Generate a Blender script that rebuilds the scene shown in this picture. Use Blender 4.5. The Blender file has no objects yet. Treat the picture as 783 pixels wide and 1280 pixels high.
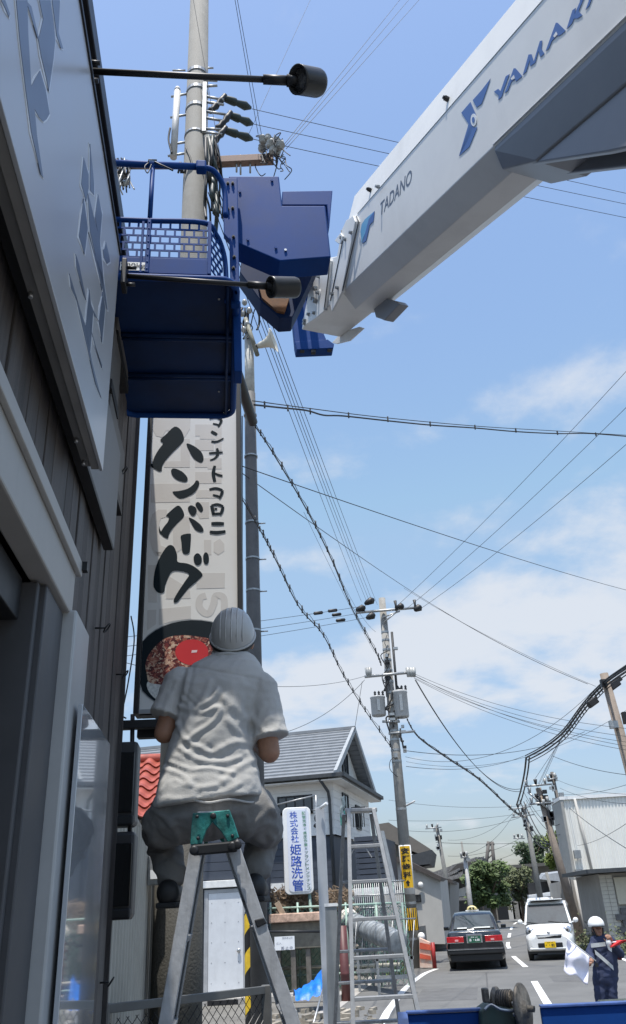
import bpy, bmesh, math, random
import numpy as np
from math import sin, cos, pi, radians, sqrt, atan2
from mathutils import Vector, Matrix, noise
random.seed(7)
S = bpy.context.scene
C = S.collection
# ------------------------------------------------------------------ camera
FPX, TH, RO, H = 1000.0, radians(26.2), radians(3.1), 1.9
FW = Vector((0, cos(TH), sin(TH)))
UP0 = Vector((0, -sin(TH), cos(TH)))
CR = cos(RO) * Vector((1, 0, 0)) - sin(RO) * UP0
CU = sin(RO) * Vector((1, 0, 0)) + cos(RO) * UP0
EYE = Vector((0, 0, H))
cam_d = bpy.data.cameras.new('camera'); cam = bpy.data.objects.new('camera', cam_d); C.objects.link(cam)
M3 = Matrix((CR, CU, -FW)).transposed()
cam.matrix_world = Matrix.Translation(EYE) @ M3.to_4x4()
cam_d.sensor_fit = 'VERTICAL'; cam_d.sensor_height = 24.0
cam_d.lens = 24.0 * FPX / 1280.0
cam_d.clip_start = 0.05; cam_d.clip_end = 6000
S.camera = cam
S.view_settings.view_transform = 'Standard'; S.view_settings.look = 'None'
S.view_settings.exposure = 0.72; S.view_settings.gamma = 1.0
# ------------------------------------------------------------------ sun + sky
SUN = Vector((-0.06, -0.25, 0.966)).normalized()
sd = bpy.data.lights.new('sun', 'SUN'); so = bpy.data.objects.new('sun', sd); C.objects.link(so)
sd.energy = 3.4; sd.angle = radians(0.55); sd.color = (1.0, 0.955, 0.89)
so.rotation_euler = (-SUN).to_track_quat('-Z', 'Y').to_euler()
so.location = (0, 0, 60)


def RAY(x, y):
    return FPX * FW + (x - 391.5) * CR + (640 - y) * CU


def AT(x, y, D):
    """point on the line of sight of a photo pixel at ground distance D ahead"""
    d = RAY(x, y); return EYE + d * (D / d.y)


def ATZ(x, y, z):
    d = RAY(x, y); return EYE + d * ((z - H) / d.z)


def ATP(x, y, p, n):
    d = RAY(x, y); return EYE + d * ((p - EYE).dot(n) / d.dot(n))


W = bpy.data.worlds.new('World'); S.world = W; W.use_nodes = True
nt = W.node_tree; nt.nodes.clear()
def N(t, **kw):
    n = nt.nodes.new(t)
    for k, v in kw.items(): setattr(n, k, v)
    return n
def L(a, b): nt.links.new(a, b)
sky = N('ShaderNodeTexSky', sky_type='NISHITA'); sky.sun_disc = False
sky.sun_elevation = math.asin(SUN.z); sky.sun_rotation = atan2(SUN.x, SUN.y)
sky.air_density = 1.15; sky.dust_density = 1.0; sky.ozone_density = 1.6
tc = N('ShaderNodeTexCoord')
sep = N('ShaderNodeSeparateXYZ'); L(tc.outputs['Generated'], sep.inputs[0])
# cloud deck: direction divided by height gives flat cloud bases receding to the horizon
mz = N('ShaderNodeMath', operation='MAXIMUM'); L(sep.outputs[2], mz.inputs[0]); mz.inputs[1].default_value = 0.0
ad = N('ShaderNodeMath', operation='ADD'); L(mz.outputs[0], ad.inputs[0]); ad.inputs[1].default_value = 0.22
dx = N('ShaderNodeMath', operation='DIVIDE'); L(sep.outputs[0], dx.inputs[0]); L(ad.outputs[0], dx.inputs[1])
dy = N('ShaderNodeMath', operation='DIVIDE'); L(sep.outputs[1], dy.inputs[0]); L(ad.outputs[0], dy.inputs[1])
cmb = N('ShaderNodeCombineXYZ'); L(dx.outputs[0], cmb.inputs[0]); L(dy.outputs[0], cmb.inputs[1])
n1 = N('ShaderNodeTexNoise'); n1.inputs['Scale'].default_value = 3.1; n1.inputs['Detail'].default_value = 12; n1.inputs['Roughness'].default_value = 0.58
n1.inputs['Distortion'].default_value = 0.15
L(cmb.outputs[0], n1.inputs['Vector'])
acc = None
# the cloud banks: centre (photo pixel), angular width and height, strength
for (px, py, wx, wy, st) in [(700, 745, .17, .085, .50), (560, 835, .22, .085, .42), (640, 500, .13, .036, .27), (525, 548, .07, .026, .20),
                             (370, 700, .08, .02, .20), (395, 572, .09, .035, .17), (480, 655, .09, .024, .17), (588, 1028, .016, .008, .36), (740, 880, .12, .03, .15),
                             (400, 850, .2, .06, .30), (520, 1045, .3, .02, .12), (760, 640, .06, .03, .15), (-700, 700, .5, .12, .32), (1700, 760, .5, .12, .34), (-250, 860, .3, .08, .26)]:
    d = RAY(px, py).normalized()
    t1 = Vector((d.y, -d.x, 0)).normalized(); t2 = t1.cross(d).normalized()
    def dot(v, s, c0=d):
        q = N('ShaderNodeVectorMath', operation='SUBTRACT'); L(tc.outputs['Generated'], q.inputs[0]); q.inputs[1].default_value = c0
        p = N('ShaderNodeVectorMath', operation='DOT_PRODUCT'); L(q.outputs[0], p.inputs[0]); p.inputs[1].default_value = v / s
        m = N('ShaderNodeMath', operation='MULTIPLY'); L(p.outputs['Value'], m.inputs[0]); L(p.outputs['Value'], m.inputs[1])
        return m
    a = dot(t1, wx); b = dot(t2, wy); e = dot(d, max(wx, wy))
    s1 = N('ShaderNodeMath', operation='ADD'); L(a.outputs[0], s1.inputs[0]); L(b.outputs[0], s1.inputs[1])
    s2 = N('ShaderNodeMath', operation='ADD'); L(s1.outputs[0], s2.inputs[0]); L(e.outputs[0], s2.inputs[1])
    ng = N('ShaderNodeMath', operation='MULTIPLY'); L(s2.outputs[0], ng.inputs[0]); ng.inputs[1].default_value = -0.9
    ex = N('ShaderNodeMath', operation='EXPONENT'); L(ng.outputs[0], ex.inputs[0])
    mm = N('ShaderNodeMath', operation='MULTIPLY'); L(ex.outputs[0], mm.inputs[0]); mm.inputs[1].default_value = st * .86
    if acc is None: acc = mm
    else:
        q = N('ShaderNodeMath', operation='ADD'); L(acc.outputs[0], q.inputs[0]); L(mm.outputs[0], q.inputs[1]); acc = q
sm = N('ShaderNodeMath', operation='ADD'); L(acc.outputs[0], sm.inputs[0]); L(n1.outputs[0], sm.inputs[1])
rp = N('ShaderNodeMapRange', interpolation_type='SMOOTHSTEP'); na = N('ShaderNodeMath', operation='MULTIPLY_ADD'); L(n1.outputs[0], na.inputs[0]); na.inputs[1].default_value = 1.9; na.inputs[2].default_value = -.45; L(na.outputs[0], sm.inputs[1]); L(sm.outputs[0], rp.inputs['Value'])
rp.inputs['From Min'].default_value = 0.62; rp.inputs['From Max'].default_value = 1.12; rp.inputs['To Max'].default_value = 0.85
gr = N('ShaderNodeValToRGB'); L(mz.outputs[0], gr.inputs[0]); gr.color_ramp.interpolation = 'B_SPLINE'
ge = gr.color_ramp.elements; ge[0].position = 0.0; ge[0].color = (.41, .42, .50, 1); ge[1].position = 1.0; ge[1].color = (1.36, 1.26, 1.02, 1)
for po, co in ((.12, (.50, .51, .59)), (.35, (.95, .90, .80)), (.6, (1.24, 1.18, .98))): q = ge.new(po); q.color = (*co, 1)
sk_ = N('ShaderNodeMixRGB', blend_type='MULTIPLY'); sk_.inputs[0].default_value = 1; L(sky.outputs[0], sk_.inputs[1]); L(gr.outputs[0], sk_.inputs[2])
mix = N('ShaderNodeMixRGB'); L(rp.outputs[0], mix.inputs[0]); L(sk_.outputs[0], mix.inputs[1])
mix.inputs[2].default_value = (3.15, 3.3, 3.55, 1)
bg = N('ShaderNodeBackground'); L(mix.outputs[0], bg.inputs[0]); bg.inputs[1].default_value = 0.15
wo = N('ShaderNodeOutputWorld'); L(bg.outputs[0], wo.inputs[0])

# ------------------------------------------------------------------ materials
MATS = {}
def mat(name, col, rough=.6, metal=0., var=.12, scale=6., bump=0., bscale=60., col2=None, spec=.5, coat=0., dirt=0., stretch=(1, 1, 1), sss=None, trans=0., rv=1.):
    if name in MATS: return MATS[name]
    m = bpy.data.materials.new(name); m.use_nodes = True; t = m.node_tree; nd = t.nodes; lk = t.links
    b = nd['Principled BSDF']
    b.inputs['Roughness'].default_value = rough; b.inputs['Metallic'].default_value = metal
    b.inputs['Specular IOR Level'].default_value = spec; b.inputs['Coat Weight'].default_value = coat
    if trans: b.inputs['Transmission Weight'].default_value = trans
    tcn = nd.new('ShaderNodeTexCoord'); mp = nd.new('ShaderNodeMapping'); mp.inputs['Scale'].default_value = stretch
    lk.new(tcn.outputs['Object'], mp.inputs[0])
    nz = nd.new('ShaderNodeTexNoise'); nz.inputs['Scale'].default_value = scale; nz.inputs['Detail'].default_value = 8; nz.inputs['Roughness'].default_value = .62
    lk.new(mp.outputs[0], nz.inputs['Vector'])
    c2 = col2 if col2 else tuple(c * (1 - var) for c in col)
    c1 = col if col2 else tuple(min(1, c * (1 + var)) for c in col)
    rm = nd.new('ShaderNodeMapRange'); rm.inputs['From Min'].default_value = .32; rm.inputs['From Max'].default_value = .68
    lk.new(nz.outputs[0], rm.inputs['Value'])
    mx = nd.new('ShaderNodeMixRGB'); lk.new(rm.outputs[0], mx.inputs[0])
    mx.inputs[1].default_value = (*c2, 1); mx.inputs[2].default_value = (*c1, 1)
    out = mx.outputs[0]
    if dirt:
        n3 = nd.new('ShaderNodeTexNoise'); n3.inputs['Scale'].default_value = scale * .35; n3.inputs['Detail'].default_value = 10; n3.inputs['Roughness'].default_value = .7
        m2 = nd.new('ShaderNodeMapping'); m2.inputs['Scale'].default_value = (3, 3, .5); lk.new(tcn.outputs['Object'], m2.inputs[0]); lk.new(m2.outputs[0], n3.inputs['Vector'])
        r3 = nd.new('ShaderNodeMapRange'); r3.inputs['From Min'].default_value = .5; r3.inputs['From Max'].default_value = .72; r3.inputs['To Max'].default_value = dirt
        lk.new(n3.outputs[0], r3.inputs['Value'])
        m3 = nd.new('ShaderNodeMixRGB'); lk.new(r3.outputs[0], m3.inputs[0]); lk.new(out, m3.inputs[1]); m3.inputs[2].default_value = (.09, .075, .06, 1)
        out = m3.outputs[0]
    lk.new(out, b.inputs['Base Color'])
    # roughness variation
    rr = nd.new('ShaderNodeMapRange'); rr.inputs['To Min'].default_value = max(.015, rough - .1 * rv); rr.inputs['To Max'].default_value = min(1, rough + .12 * rv)
    lk.new(nz.outputs[0], rr.inputs['Value']); lk.new(rr.outputs[0], b.inputs['Roughness'])
    if bump:
        n2 = nd.new('ShaderNodeTexNoise'); n2.inputs['Scale'].default_value = bscale; n2.inputs['Detail'].default_value = 6
        lk.new(mp.outputs[0], n2.inputs['Vector'])
        bp = nd.new('ShaderNodeBump'); bp.inputs['Strength'].default_value = bump; bp.inputs['Distance'].default_value = .01
        lk.new(n2.outputs[0], bp.inputs['Height']); lk.new(bp.outputs[0], b.inputs['Normal'])
    MATS[name] = m
    return m

# ------------------------------------------------------------------ mesh building
class MB:
    def __init__(s): s.v = []; s.f = []; s.sm = []
    def add(s, vs, fs, smooth=False):
        o = len(s.v); s.v += [Vector(v) for v in vs]; s.f += [tuple(i + o for i in f) for f in fs]; s.sm += [smooth] * len(fs); return s
    def hexa(s, p):  # 8 points: bottom loop 0-3, top loop 4-7
        return s.add(p, [(3, 2, 1, 0), (4, 5, 6, 7), (0, 1, 5, 4), (1, 2, 6, 5), (2, 3, 7, 6), (3, 0, 4, 7)])
    def box(s, c, d, fr=None):
        """centre c, size d, fr = (ax, ay, az) axes"""
        c = Vector(c); ax, ay, az = fr or (Vector((1, 0, 0)), Vector((0, 1, 0)), Vector((0, 0, 1)))
        h = [q / 2 for q in d]
        return s.hexa([c + ax * (i * h[0]) + ay * (j * h[1]) + az * (k * h[2]) for k in (-1, 1) for (i, j) in ((-1, -1), (1, -1), (1, 1), (-1, 1))])
    def prism(s, poly, off):
        """closed 3D polygon extruded by vector off"""
        n = len(poly); off = Vector(off); a = [Vector(p) for p in poly]; b = [p + off for p in a]
        fs = [tuple(range(n))[::-1], tuple(range(n, 2 * n))] + [(i, (i + 1) % n, n + (i + 1) % n, n + i) for i in range(n)]
        return s.add(a + b, fs)
    def tube(s, pts, r, n=8, caps=True, smooth=True):
        pts = [Vector(p) for p in pts]; m = len(pts)
        rs = r if isinstance(r, (list, tuple)) else [r] * m
        vs = []; up = None
        for i, p in enumerate(pts):
            t = (pts[min(i + 1, m - 1)] - pts[max(i - 1, 0)]).normalized()
            if up is None: up = Vector((0, 0, 1)) if abs(t.z) < .9 else Vector((1, 0, 0))
            a = t.cross(up).normalized(); b = a.cross(t).normalized(); up = b
            for k in range(n):
                w = 2 * pi * k / n; vs.append(p + (a * cos(w) + b * sin(w)) * rs[i])
        fs = [(i * n + k, i * n + (k + 1) % n, (i + 1) * n + (k + 1) % n, (i + 1) * n + k) for i in range(m - 1) for k in range(n)]
        s.add(vs, fs, smooth)
        if caps:
            o = len(s.v) - m * n
            s.f += [tuple(o + k for k in range(n))[::-1], tuple(o + (m - 1) * n + k for k in range(n))]; s.sm += [False, False]
        return s
    def rod(s, a, b, r, n=8): return s.tube([a, b], r, n)
    def lathe(s, o, ax, prof, n=20, smooth=True):
        """prof = [(distance along axis, radius)]"""
        o = Vector(o); ax = Vector(ax).normalized()
        u = ax.orthogonal().normalized(); w = ax.cross(u); vs = []
        for (t, r) in prof:
            for k in range(n):
                q = 2 * pi * k / n; vs.append(o + ax * t + (u * cos(q) + w * sin(q)) * max(r, 1e-4))
        m = len(prof)
        fs = [(i * n + k, i * n + (k + 1) % n, (i + 1) * n + (k + 1) % n, (i + 1) * n + k) for i in range(m - 1) for k in range(n)]
        fs += [tuple(range(n))[::-1], tuple((m - 1) * n + k for k in range(n))]
        return s.add(vs, fs, smooth)
    def loft(s, rings, caps=True, smooth=True, closed=True):
        n = len(rings[0]); m = len(rings); vs = [p for r in rings for p in r]
        kk = n if closed else n - 1
        fs = [(i * n + k, i * n + (k + 1) % n, (i + 1) * n + (k + 1) % n, (i + 1) * n + k) for i in range(m - 1) for k in range(kk)]
        o = len(s.v)
        s.add(vs, fs, smooth)
        if caps:
            s.f += [tuple(o + k for k in range(n))[::-1], tuple(o + (m - 1) * n + k for k in range(n))]; s.sm += [False, False]
        return s
    def ell(s, c, r, nu=14, nv=10, fr=None):
        c = Vector(c); ax, ay, az = fr or (Vector((1, 0, 0)), Vector((0, 1, 0)), Vector((0, 0, 1)))
        rings = []
        for i in range(nv + 1):
            a = -pi / 2 + pi * i / nv; cr = max(cos(a), .01)
            rings.append([c + az * (sin(a) * r[2]) + ax * (cos(2 * pi * k / nu) * cr * r[0]) + ay * (sin(2 * pi * k / nu) * cr * r[1]) for k in range(nu)])
        return s.loft(rings)
    def mesh(s, name, m):
        me = bpy.data.meshes.new(name); me.from_pydata([tuple(v) for v in s.v], [], s.f)
        me.polygons.foreach_set('use_smooth', s.sm)
        if m: me.materials.append(m)
        bm = bmesh.new(); bm.from_mesh(me); bmesh.ops.recalc_face_normals(bm, faces=bm.faces); bm.to_mesh(me); bm.free()
        return me
    def build(s, name, m, parent=None, bevel=0., kind=None):
        return link(name, s.mesh(name, m), parent, bevel, kind)

def link(name, me, parent=None, bevel=0., kind=None):
    o = bpy.data.objects.new(name, me); C.objects.link(o)
    if parent:
        o.parent = parent
        if not parent.parent: o.matrix_parent_inverse = Matrix.Translation(-parent.location)
    if bevel:
        b = o.modifiers.new('bevel', 'BEVEL'); b.width = bevel; b.segments = 2; b.limit_method = 'ANGLE'; b.angle_limit = radians(35); b.harden_normals = False
    if kind: o['kind'] = kind
    return o

ORD = {2: ('left', 'right'), 3: ('left', 'middle', 'right'), 4: ('leftmost', 'second', 'third', 'rightmost'), 5: ('leftmost', 'second', 'middle', 'fourth', 'rightmost')}
def tag(o, label=None, cat=None, group=None, kind=None):
    if label: o['label'] = label
    if cat: o['category'] = cat
    if group: o['group'] = group
    if kind: o['kind'] = kind
    return o

def thing(name, label, cat, loc=(0, 0, 0), group=None):
    o = bpy.data.objects.new(name, None); C.objects.link(o); o.location = loc; o.empty_display_size = .2
    return tag(o, label, cat, group)

def copy_thing(src, delta, label=None, rz=0, scale=1):
    r = src.copy(); C.objects.link(r); r.location = src.location + Vector(delta)
    r.rotation_euler.z += rz; r.scale = (scale,) * 3
    if label: r['label'] = label
    def kids(a, b):
        for ch in list(a.children):
            if ch.name.startswith('__'): continue
            c = ch.copy(); C.objects.link(c); c.parent = b; kids(ch, c)
    kids(src, r)
    return r

def text_mesh(txt, size=1., bold=0., vertical=False, align='CENTER', extrude=0., shear=0., spacing=1.):
    cu = bpy.data.curves.new('t', 'FONT'); cu.body = txt; cu.size = size; cu.offset = bold; cu.extrude = extrude
    cu.align_x = align; cu.align_y = 'CENTER'; cu.shear = shear; cu.space_character = spacing; cu.resolution_u = 3
    o = bpy.data.objects.new('t', cu); C.objects.link(o)
    dg = bpy.context.evaluated_depsgraph_get(); dg.update()
    me = bpy.data.meshes.new_from_object(o.evaluated_get(dg)); bpy.data.objects.remove(o); bpy.data.curves.remove(cu)
    return me

def text(name, txt, m, parent, o, ux, uy, size, bold=0., shear=0., spacing=1., extrude=0.001, fit=None):
    """writing laid in the plane of ux, uy through o (centre)"""
    me = text_mesh(txt, 1.0, bold, extrude=0, shear=shear, spacing=spacing)
    ux = Vector(ux).normalized(); uy = Vector(uy).normalized(); o = Vector(o)
    co = np.array([v.co[:] for v in me.vertices]); lo = co.min(0); hi = co.max(0); ce = (lo + hi) / 2
    sx = sy = size
    if fit: sx = fit[0] / (hi[0] - lo[0]); sy = fit[1] / (hi[1] - lo[1])
    for v in me.vertices:
        p = v.co - Vector(ce); v.co = o + ux * (p.x * sx) + uy * (p.y * sy)
    me.name = name; me.materials.clear(); me.materials.append(m)
    return link(name, me, parent)

def remeshed(mb, voxel, smooth=4, name='x'):
    """joins closed shapes of a builder into one continuous skin"""
    me = mb.mesh('tmp', None); o = bpy.data.objects.new('tmp', me); C.objects.link(o)
    r = o.modifiers.new('r', 'REMESH'); r.mode = 'VOXEL'; r.voxel_size = voxel
    s = o.modifiers.new('s', 'SMOOTH'); s.factor = .5; s.iterations = smooth
    dg = bpy.context.evaluated_depsgraph_get(); dg.update()
    out = bpy.data.meshes.new_from_object(o.evaluated_get(dg)); bpy.data.objects.remove(o); bpy.data.meshes.remove(me)
    out.name = name; out.polygons.foreach_set('use_smooth', [True] * len(out.polygons))
    return out

def displace(me, fn):
    me.update(); nr = [v.normal.copy() for v in me.vertices]
    for v, n in zip(me.vertices, nr): v.co = v.co + n * fn(v.co, n)
    me.update()

def bez(pts, n=8):
    """smooth curve through points"""
    P = [Vector(p) for p in pts]; out = []
    for i in range(len(P) - 1):
        p0 = P[max(i - 1, 0)]; p1 = P[i]; p2 = P[i + 1]; p3 = P[min(i + 2, len(P) - 1)]
        for k in range(n):
            t = k / n
            out.append(.5 * ((2 * p1) + (p2 - p0) * t + (2 * p0 - 5 * p1 + 4 * p2 - p3) * t * t + (3 * p1 - p0 - 3 * p2 + p3) * t ** 3))
    out.append(P[-1]); return out

def smooth_poly(poly, n=4):
    P = [Vector((p[0], p[1], 0)) for p in poly]; m = len(P); out = []
    for i in range(m):
        p0, p1, p2, p3 = P[i - 1], P[i], P[(i + 1) % m], P[(i + 2) % m]
        for k in range(n):
            t = k / n
            q = .5 * ((2 * p1) + (p2 - p0) * t + (2 * p0 - 5 * p1 + 4 * p2 - p3) * t * t + (3 * p1 - p0 - 3 * p2 + p3) * t ** 3)
            out.append((q.x, q.y))
    return out

def flat_poly(name, poly, m, parent, plane_p, plane_n, sm=0, thick=.0015):
    """a flat print or plate: outline given on the photo, laid on its real plane"""
    if sm: poly = smooth_poly(poly, sm)
    pts = [ATP(x, y, plane_p, plane_n) for x, y in poly]
    nn = Vector(plane_n).normalized()
    if (EYE - plane_p).dot(nn) < 0: nn = -nn
    from mathutils.geometry import tessellate_polygon
    tris = tessellate_polygon([pts]); n = len(pts)
    mb = MB(); b = [p + nn * thick for p in pts]
    mb.add(pts + b, [tuple(t)[::-1] for t in tris] + [tuple(i + n for i in t) for t in tris] + [(i, (i + 1) % n, n + (i + 1) % n, n + i) for i in range(n)])
    return mb.build(name, m, parent)
# ------------------------------------------------------------------ palette
m_board = mat('board', (.088, .078, .073), .62, var=.35, scale=5, bump=.35, bscale=35, stretch=(6, 6, .5))
m_board2 = mat('board_b', (.066, .058, .055), .66, var=.35, scale=4, bump=.35, bscale=35, stretch=(6, 6, .5))
m_dark = mat('dark_metal', (.02, .021, .023), .45, .3)
m_black = mat('black', (.012, .012, .013), .5)
m_signface = mat('sign_face', (.50, .515, .53), .30, .25, var=.03, scale=2)
m_signside = mat('sign_side', (.25, .24, .225), .5, .1)
m_glyph = mat('glyph', (.15, .185, .25), .35, .25, var=.06)
m_glyphedge = mat('glyph_edge', (.72, .76, .80), .35, .1)
m_beam = mat('canopy_paint', (.37, .36, .34), .5, var=.08, scale=3, dirt=.25)
m_frame = mat('window_frame', (.066, .067, .072), .5, .1, var=.1)
m_alu = mat('aluminium_post', (.42, .43, .43), .45, .2, var=.06)
m_panel = mat('gloss_panel', (.44, .47, .50), .05, .0, var=.03, spec=1.0, coat=1.0)
m_glassdark = mat('dark_glass', (.010, .011, .012), .06, 0, var=.02, spec=.6)
m_galv = mat('galvanised', (.36, .37, .37), .42, .7, var=.18, scale=25)
m_steel = mat('steel', (.45, .46, .46), .38, .8, var=.15, scale=20)
m_conc = mat('pole_concrete', (.195, .192, .178), .85, var=.14, scale=7, bump=.25, bscale=120, dirt=.25)
m_white = mat('white_paint', (.78, .79, .78), .5, var=.04)
m_rubber = mat('rubber', (.018, .018, .018), .75)
m_wire = mat('wire', (.022, .024, .026), .6)
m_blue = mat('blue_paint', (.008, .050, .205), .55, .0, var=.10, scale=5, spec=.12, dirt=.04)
m_bluedk = mat('blue_paint_shaded', (.005, .024, .085), .55, 0, var=.3, scale=3, spec=.2, dirt=.05)  # darker copy of the blue paint: shade of undersides put into the colour
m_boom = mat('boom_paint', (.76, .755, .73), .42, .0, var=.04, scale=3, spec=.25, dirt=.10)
m_teal = mat('teal_casting', (.02, .16, .145), .5, .3, var=.5, scale=18, bump=.3, dirt=.3)
m_yellow = mat('yellow', (.75, .50, .03), .55, var=.12, scale=20)

# ------------------------------------------------------------------ the restaurant on the left
SL = .124; nk = sqrt(1 + SL * SL)
A_ = Vector((-SL, 1, 0)) / nk; NR = Vector((1, SL, 0)) / nk; Z = Vector((0, 0, 1))
W0 = Vector((-.55, 0, 0))
def B(s, o, z): return W0 + A_ * s + NR * o + Z * z
FR = (A_, NR, Z)
def wbox(mb, s0, s1, o0, o1, z0, z1): return mb.box(B((s0 + s1) / 2, (o0 + o1) / 2, (z0 + z1) / 2), (s1 - s0, o1 - o0, z1 - z0), FR)
SE = 4.24; ZR = 5.0
rest = thing('restaurant', 'dark timber clad restaurant with light sign board along the left edge', 'building', B(2, -2, 0))
mb = MB(); wbox(mb, 2.75, SE - .01, -4.2, -.035, 0, ZR - .05); wbox(mb, -2, 2.75, -4.2, -.035, 2.9, ZR - .05); wbox(mb, -2, 2.75, -4.2, -.6, 0, 2.9)
mb.build('wall', m_black, rest)
bw = .118; s = .35; i = 0; me_b = {}
while s < SE - .02:
    z0 = 2.96 if s < 2.52 else 0.05
    w = min(bw, SE - s) - .007
    key = (z0, round(w, 3), i % 3)
    mb = MB(); wbox(mb, s, s + w, -.03, random.choice((-.003, 0, .003)), z0, ZR - .06)
    mb.build('board', m_board if i % 3 else m_board2, rest, .003)
    s += bw; i += 1
# end face of the wall (towards the yard) in boards too
mb = MB(); wbox(mb, SE, SE + .03, -4.2, .02, 0, ZR - .04); mb.build('corner_board', m_board2, rest)
mb = MB(); wbox(mb, -2, SE + .05, -4.3, .045, ZR - .06, ZR + .05); r_ = mb.build('parapet_cap', m_dark, rest, .006)
# canopy beam over the entrance
mb = MB(); wbox(mb, -1.5, 2.50, -.02, .05, 2.79, 2.975); mb.build('entrance_beam', m_beam, rest, .006)
mb = MB(); wbox(mb, -1.5, 2.52, .05, .068, 2.935, 2.985); mb.build('beam_trim', m_beam, rest, .004)
mb = MB(); wbox(mb, 2.46, 2.73, -.02, .072, 0, 2.80); mb.build('entrance_post', m_alu, rest, .008)
# window bay: jambs and glass set back below the beam
mb = MB(); wbox(mb, 2.20, 2.458, -.06, .03, 0, 2.785); mb.build('window_jamb', m_frame, rest, .005)
mb = MB(); wbox(mb, 2.165, 2.195, -.10, .012, 0, 2.782); mb.build('window_jamb', m_frame, rest, .005)
mb = MB(); wbox(mb, -1.5, 2.15, -.14, -.11, .0, 2.78); gl = mb.build('window_glass', mat('door_brown', (.022, .017, .014), .45, var=.2, spec=.25), rest)
mb = MB(); wbox(mb, 1.66, 1.76, -.108, -.05, 0, 2.78); mb.build('window_mullion', m_dark, rest, .004)
mb = MB(); wbox(mb, 1.0, 2.15, -.108, -.03, 2.66, 2.785); mb.build('window_head', m_dark, rest, .004)
mb = MB(); wbox(mb, 2.5, 2.53, .06, .085, 2.955, 2.985); mb.build('beam_bracket', m_dark, rest)
# glossy panel near the corner
pp = B(3, .10, 0)
a_ = ATP(104, 880, pp, NR); b_ = ATP(138, 930, pp, NR)
sa = (a_ - W0).dot(A_); sb = (b_ - W0).dot(A_)
gp = thing('glossy_panel', 'glossy pale panel on the timber wall mirroring the worker and ladder', 'panel', B((sa + sb) / 2, .1, 0))
mb = MB(); wbox(mb, sa, sb, .085, .10, .25, (a_.z + b_.z) / 2); mb.build('panel_sheet', m_panel, gp, .002)
mb = MB(); wbox(mb, sb - .02, sb + .012, .03, .084, .25, (a_.z + b_.z) / 2 - .01); mb.build('panel_frame', m_dark, gp)
# long lower fascia under the sign with dark soffit
fp = B(0, .055, 0)
q1 = ATP(143, 687, fp, NR); fs_end = (q1 - W0).dot(A_); fz = q1.z
fas = thing('fascia_box', 'long grey fascia box with dark underside below the restaurant sign', 'fascia', B(2, .05, fz))
mb = MB(); wbox(mb, -1.5, fs_end, .01, .055, fz, fz + .50); mb.build('fascia', mat('fascia_paint', (.17, .175, .18), .5, .1, var=.1, scale=4, dirt=.2), fas, .006)
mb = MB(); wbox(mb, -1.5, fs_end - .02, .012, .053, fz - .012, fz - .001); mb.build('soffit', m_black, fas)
# wall plates high on the boards between sign and corner
for (x0, y0, x1, y1, x2, y2) in [(147, 412, 160, 480, 156, 482), (139, 473, 147, 520, 143, 522), (134, 563, 152, 632, 149, 634)]:
    w = .04; p = B(0, w, 0); a1 = ATP(x0, y0, p, NR); a2 = ATP(x1, y1, p, NR)
    s1, s2 = (a1 - W0).dot(A_), (a2 - W0).dot(A_)
    t = thing('wall_plate', {147: 'upper grey plate with dark lower edge on the timber wall', 139: 'middle grey plate beside the sign end on the timber wall', 134: 'lower grey plate on the timber wall above the fascia end'}[x0], 'plate', B((s1 + s2) / 2, .02, a1.z))
    mb = MB(); wbox(mb, s1, s2, .004, .04, a1.z, a1.z + .30); mb.build('plate', mat('plate_paint', (.12, .115, .11), .55, var=.1), t, .003)
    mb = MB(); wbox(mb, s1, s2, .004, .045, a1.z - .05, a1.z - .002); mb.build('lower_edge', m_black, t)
# eye bolts on the boards
for k, (x, y) in enumerate([(151, 588), (128, 785), (152, 843), (133, 1228)]):
    c = ATP(x, y, B(0, .03, 0), NR); mb = MB()
    mb.tube([c + A_ * (.018 * cos(w)) + NR * .02 + Z * (.018 * sin(w)) + NR * (.012 * sin(w)) for w in np.linspace(0, 2 * pi, 17)], .0035, 6, False)
    mb.rod(c - NR * .03, c + NR * .012, .004, 6)
    tag(mb.build('eye_bolt', m_dark), ['small eye bolt on the boards under the fascia end', 'small eye bolt on the boards left of the banner bowl', 'small eye bolt at the wall corner beside the banner foot', 'small eye bolt low at the wall corner by the fence rail'][k], 'eye bolt')

# ---- the sign board
sg = thing('restaurant_sign', 'long pale metallic sign board with grey brush lettering on the timber wall', 'sign', B(2, .12, 3.7))
SO = .12; sp = B(0, SO, 0)
e1 = ATP(129, 588, sp, NR); e0 = ATP(49, 300, sp, NR); z_b = (e1.z + e0.z) / 2; s_e = (e1 - W0).dot(A_)
t0 = ATP(97, 0, sp, NR); t1 = ATP(152, 325, sp, NR); z_t = (t0.z + t1.z) / 2
mb = MB(); wbox(mb, -1.2, s_e, SO - .012, SO, z_b, z_t); mb.build('sign_face', m_signface, sg, .002)
mb = MB(); wbox(mb, -1.2, s_e - .004, SO - .04, SO - .0125, z_b + .004, z_t - .004); mb.build('sign_tray', m_signside, sg, .002)
mb = MB(); wbox(mb, -1.2, s_e - .012, SO - .068, SO - .042, z_b + .012, z_t - .012); mb.build('sign_back', mat('sign_back', (.17, .165, .155), .5, .2), sg)
mb = MB(); wbox(mb, -1.2, s_e, SO - .03, SO + .006, z_t + .001, z_t + .02); mb.build('top_trim', m_black, sg)
mb = MB(); wbox(mb, -1.2, s_e, SO - .095, SO - .032, z_t + .001, z_t + .03); mb.build('top_rail', m_signside, sg)
for sx in (s_e - .05, s_e - .2, s_e - .9, s_e - 1.5):
    mb = MB(); mb.rod(B(sx, SO - .06, z_b + .011), B(sx, SO - .06, z_b - .004), .006, 8); mb.build('screw', m_steel, sg)
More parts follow.
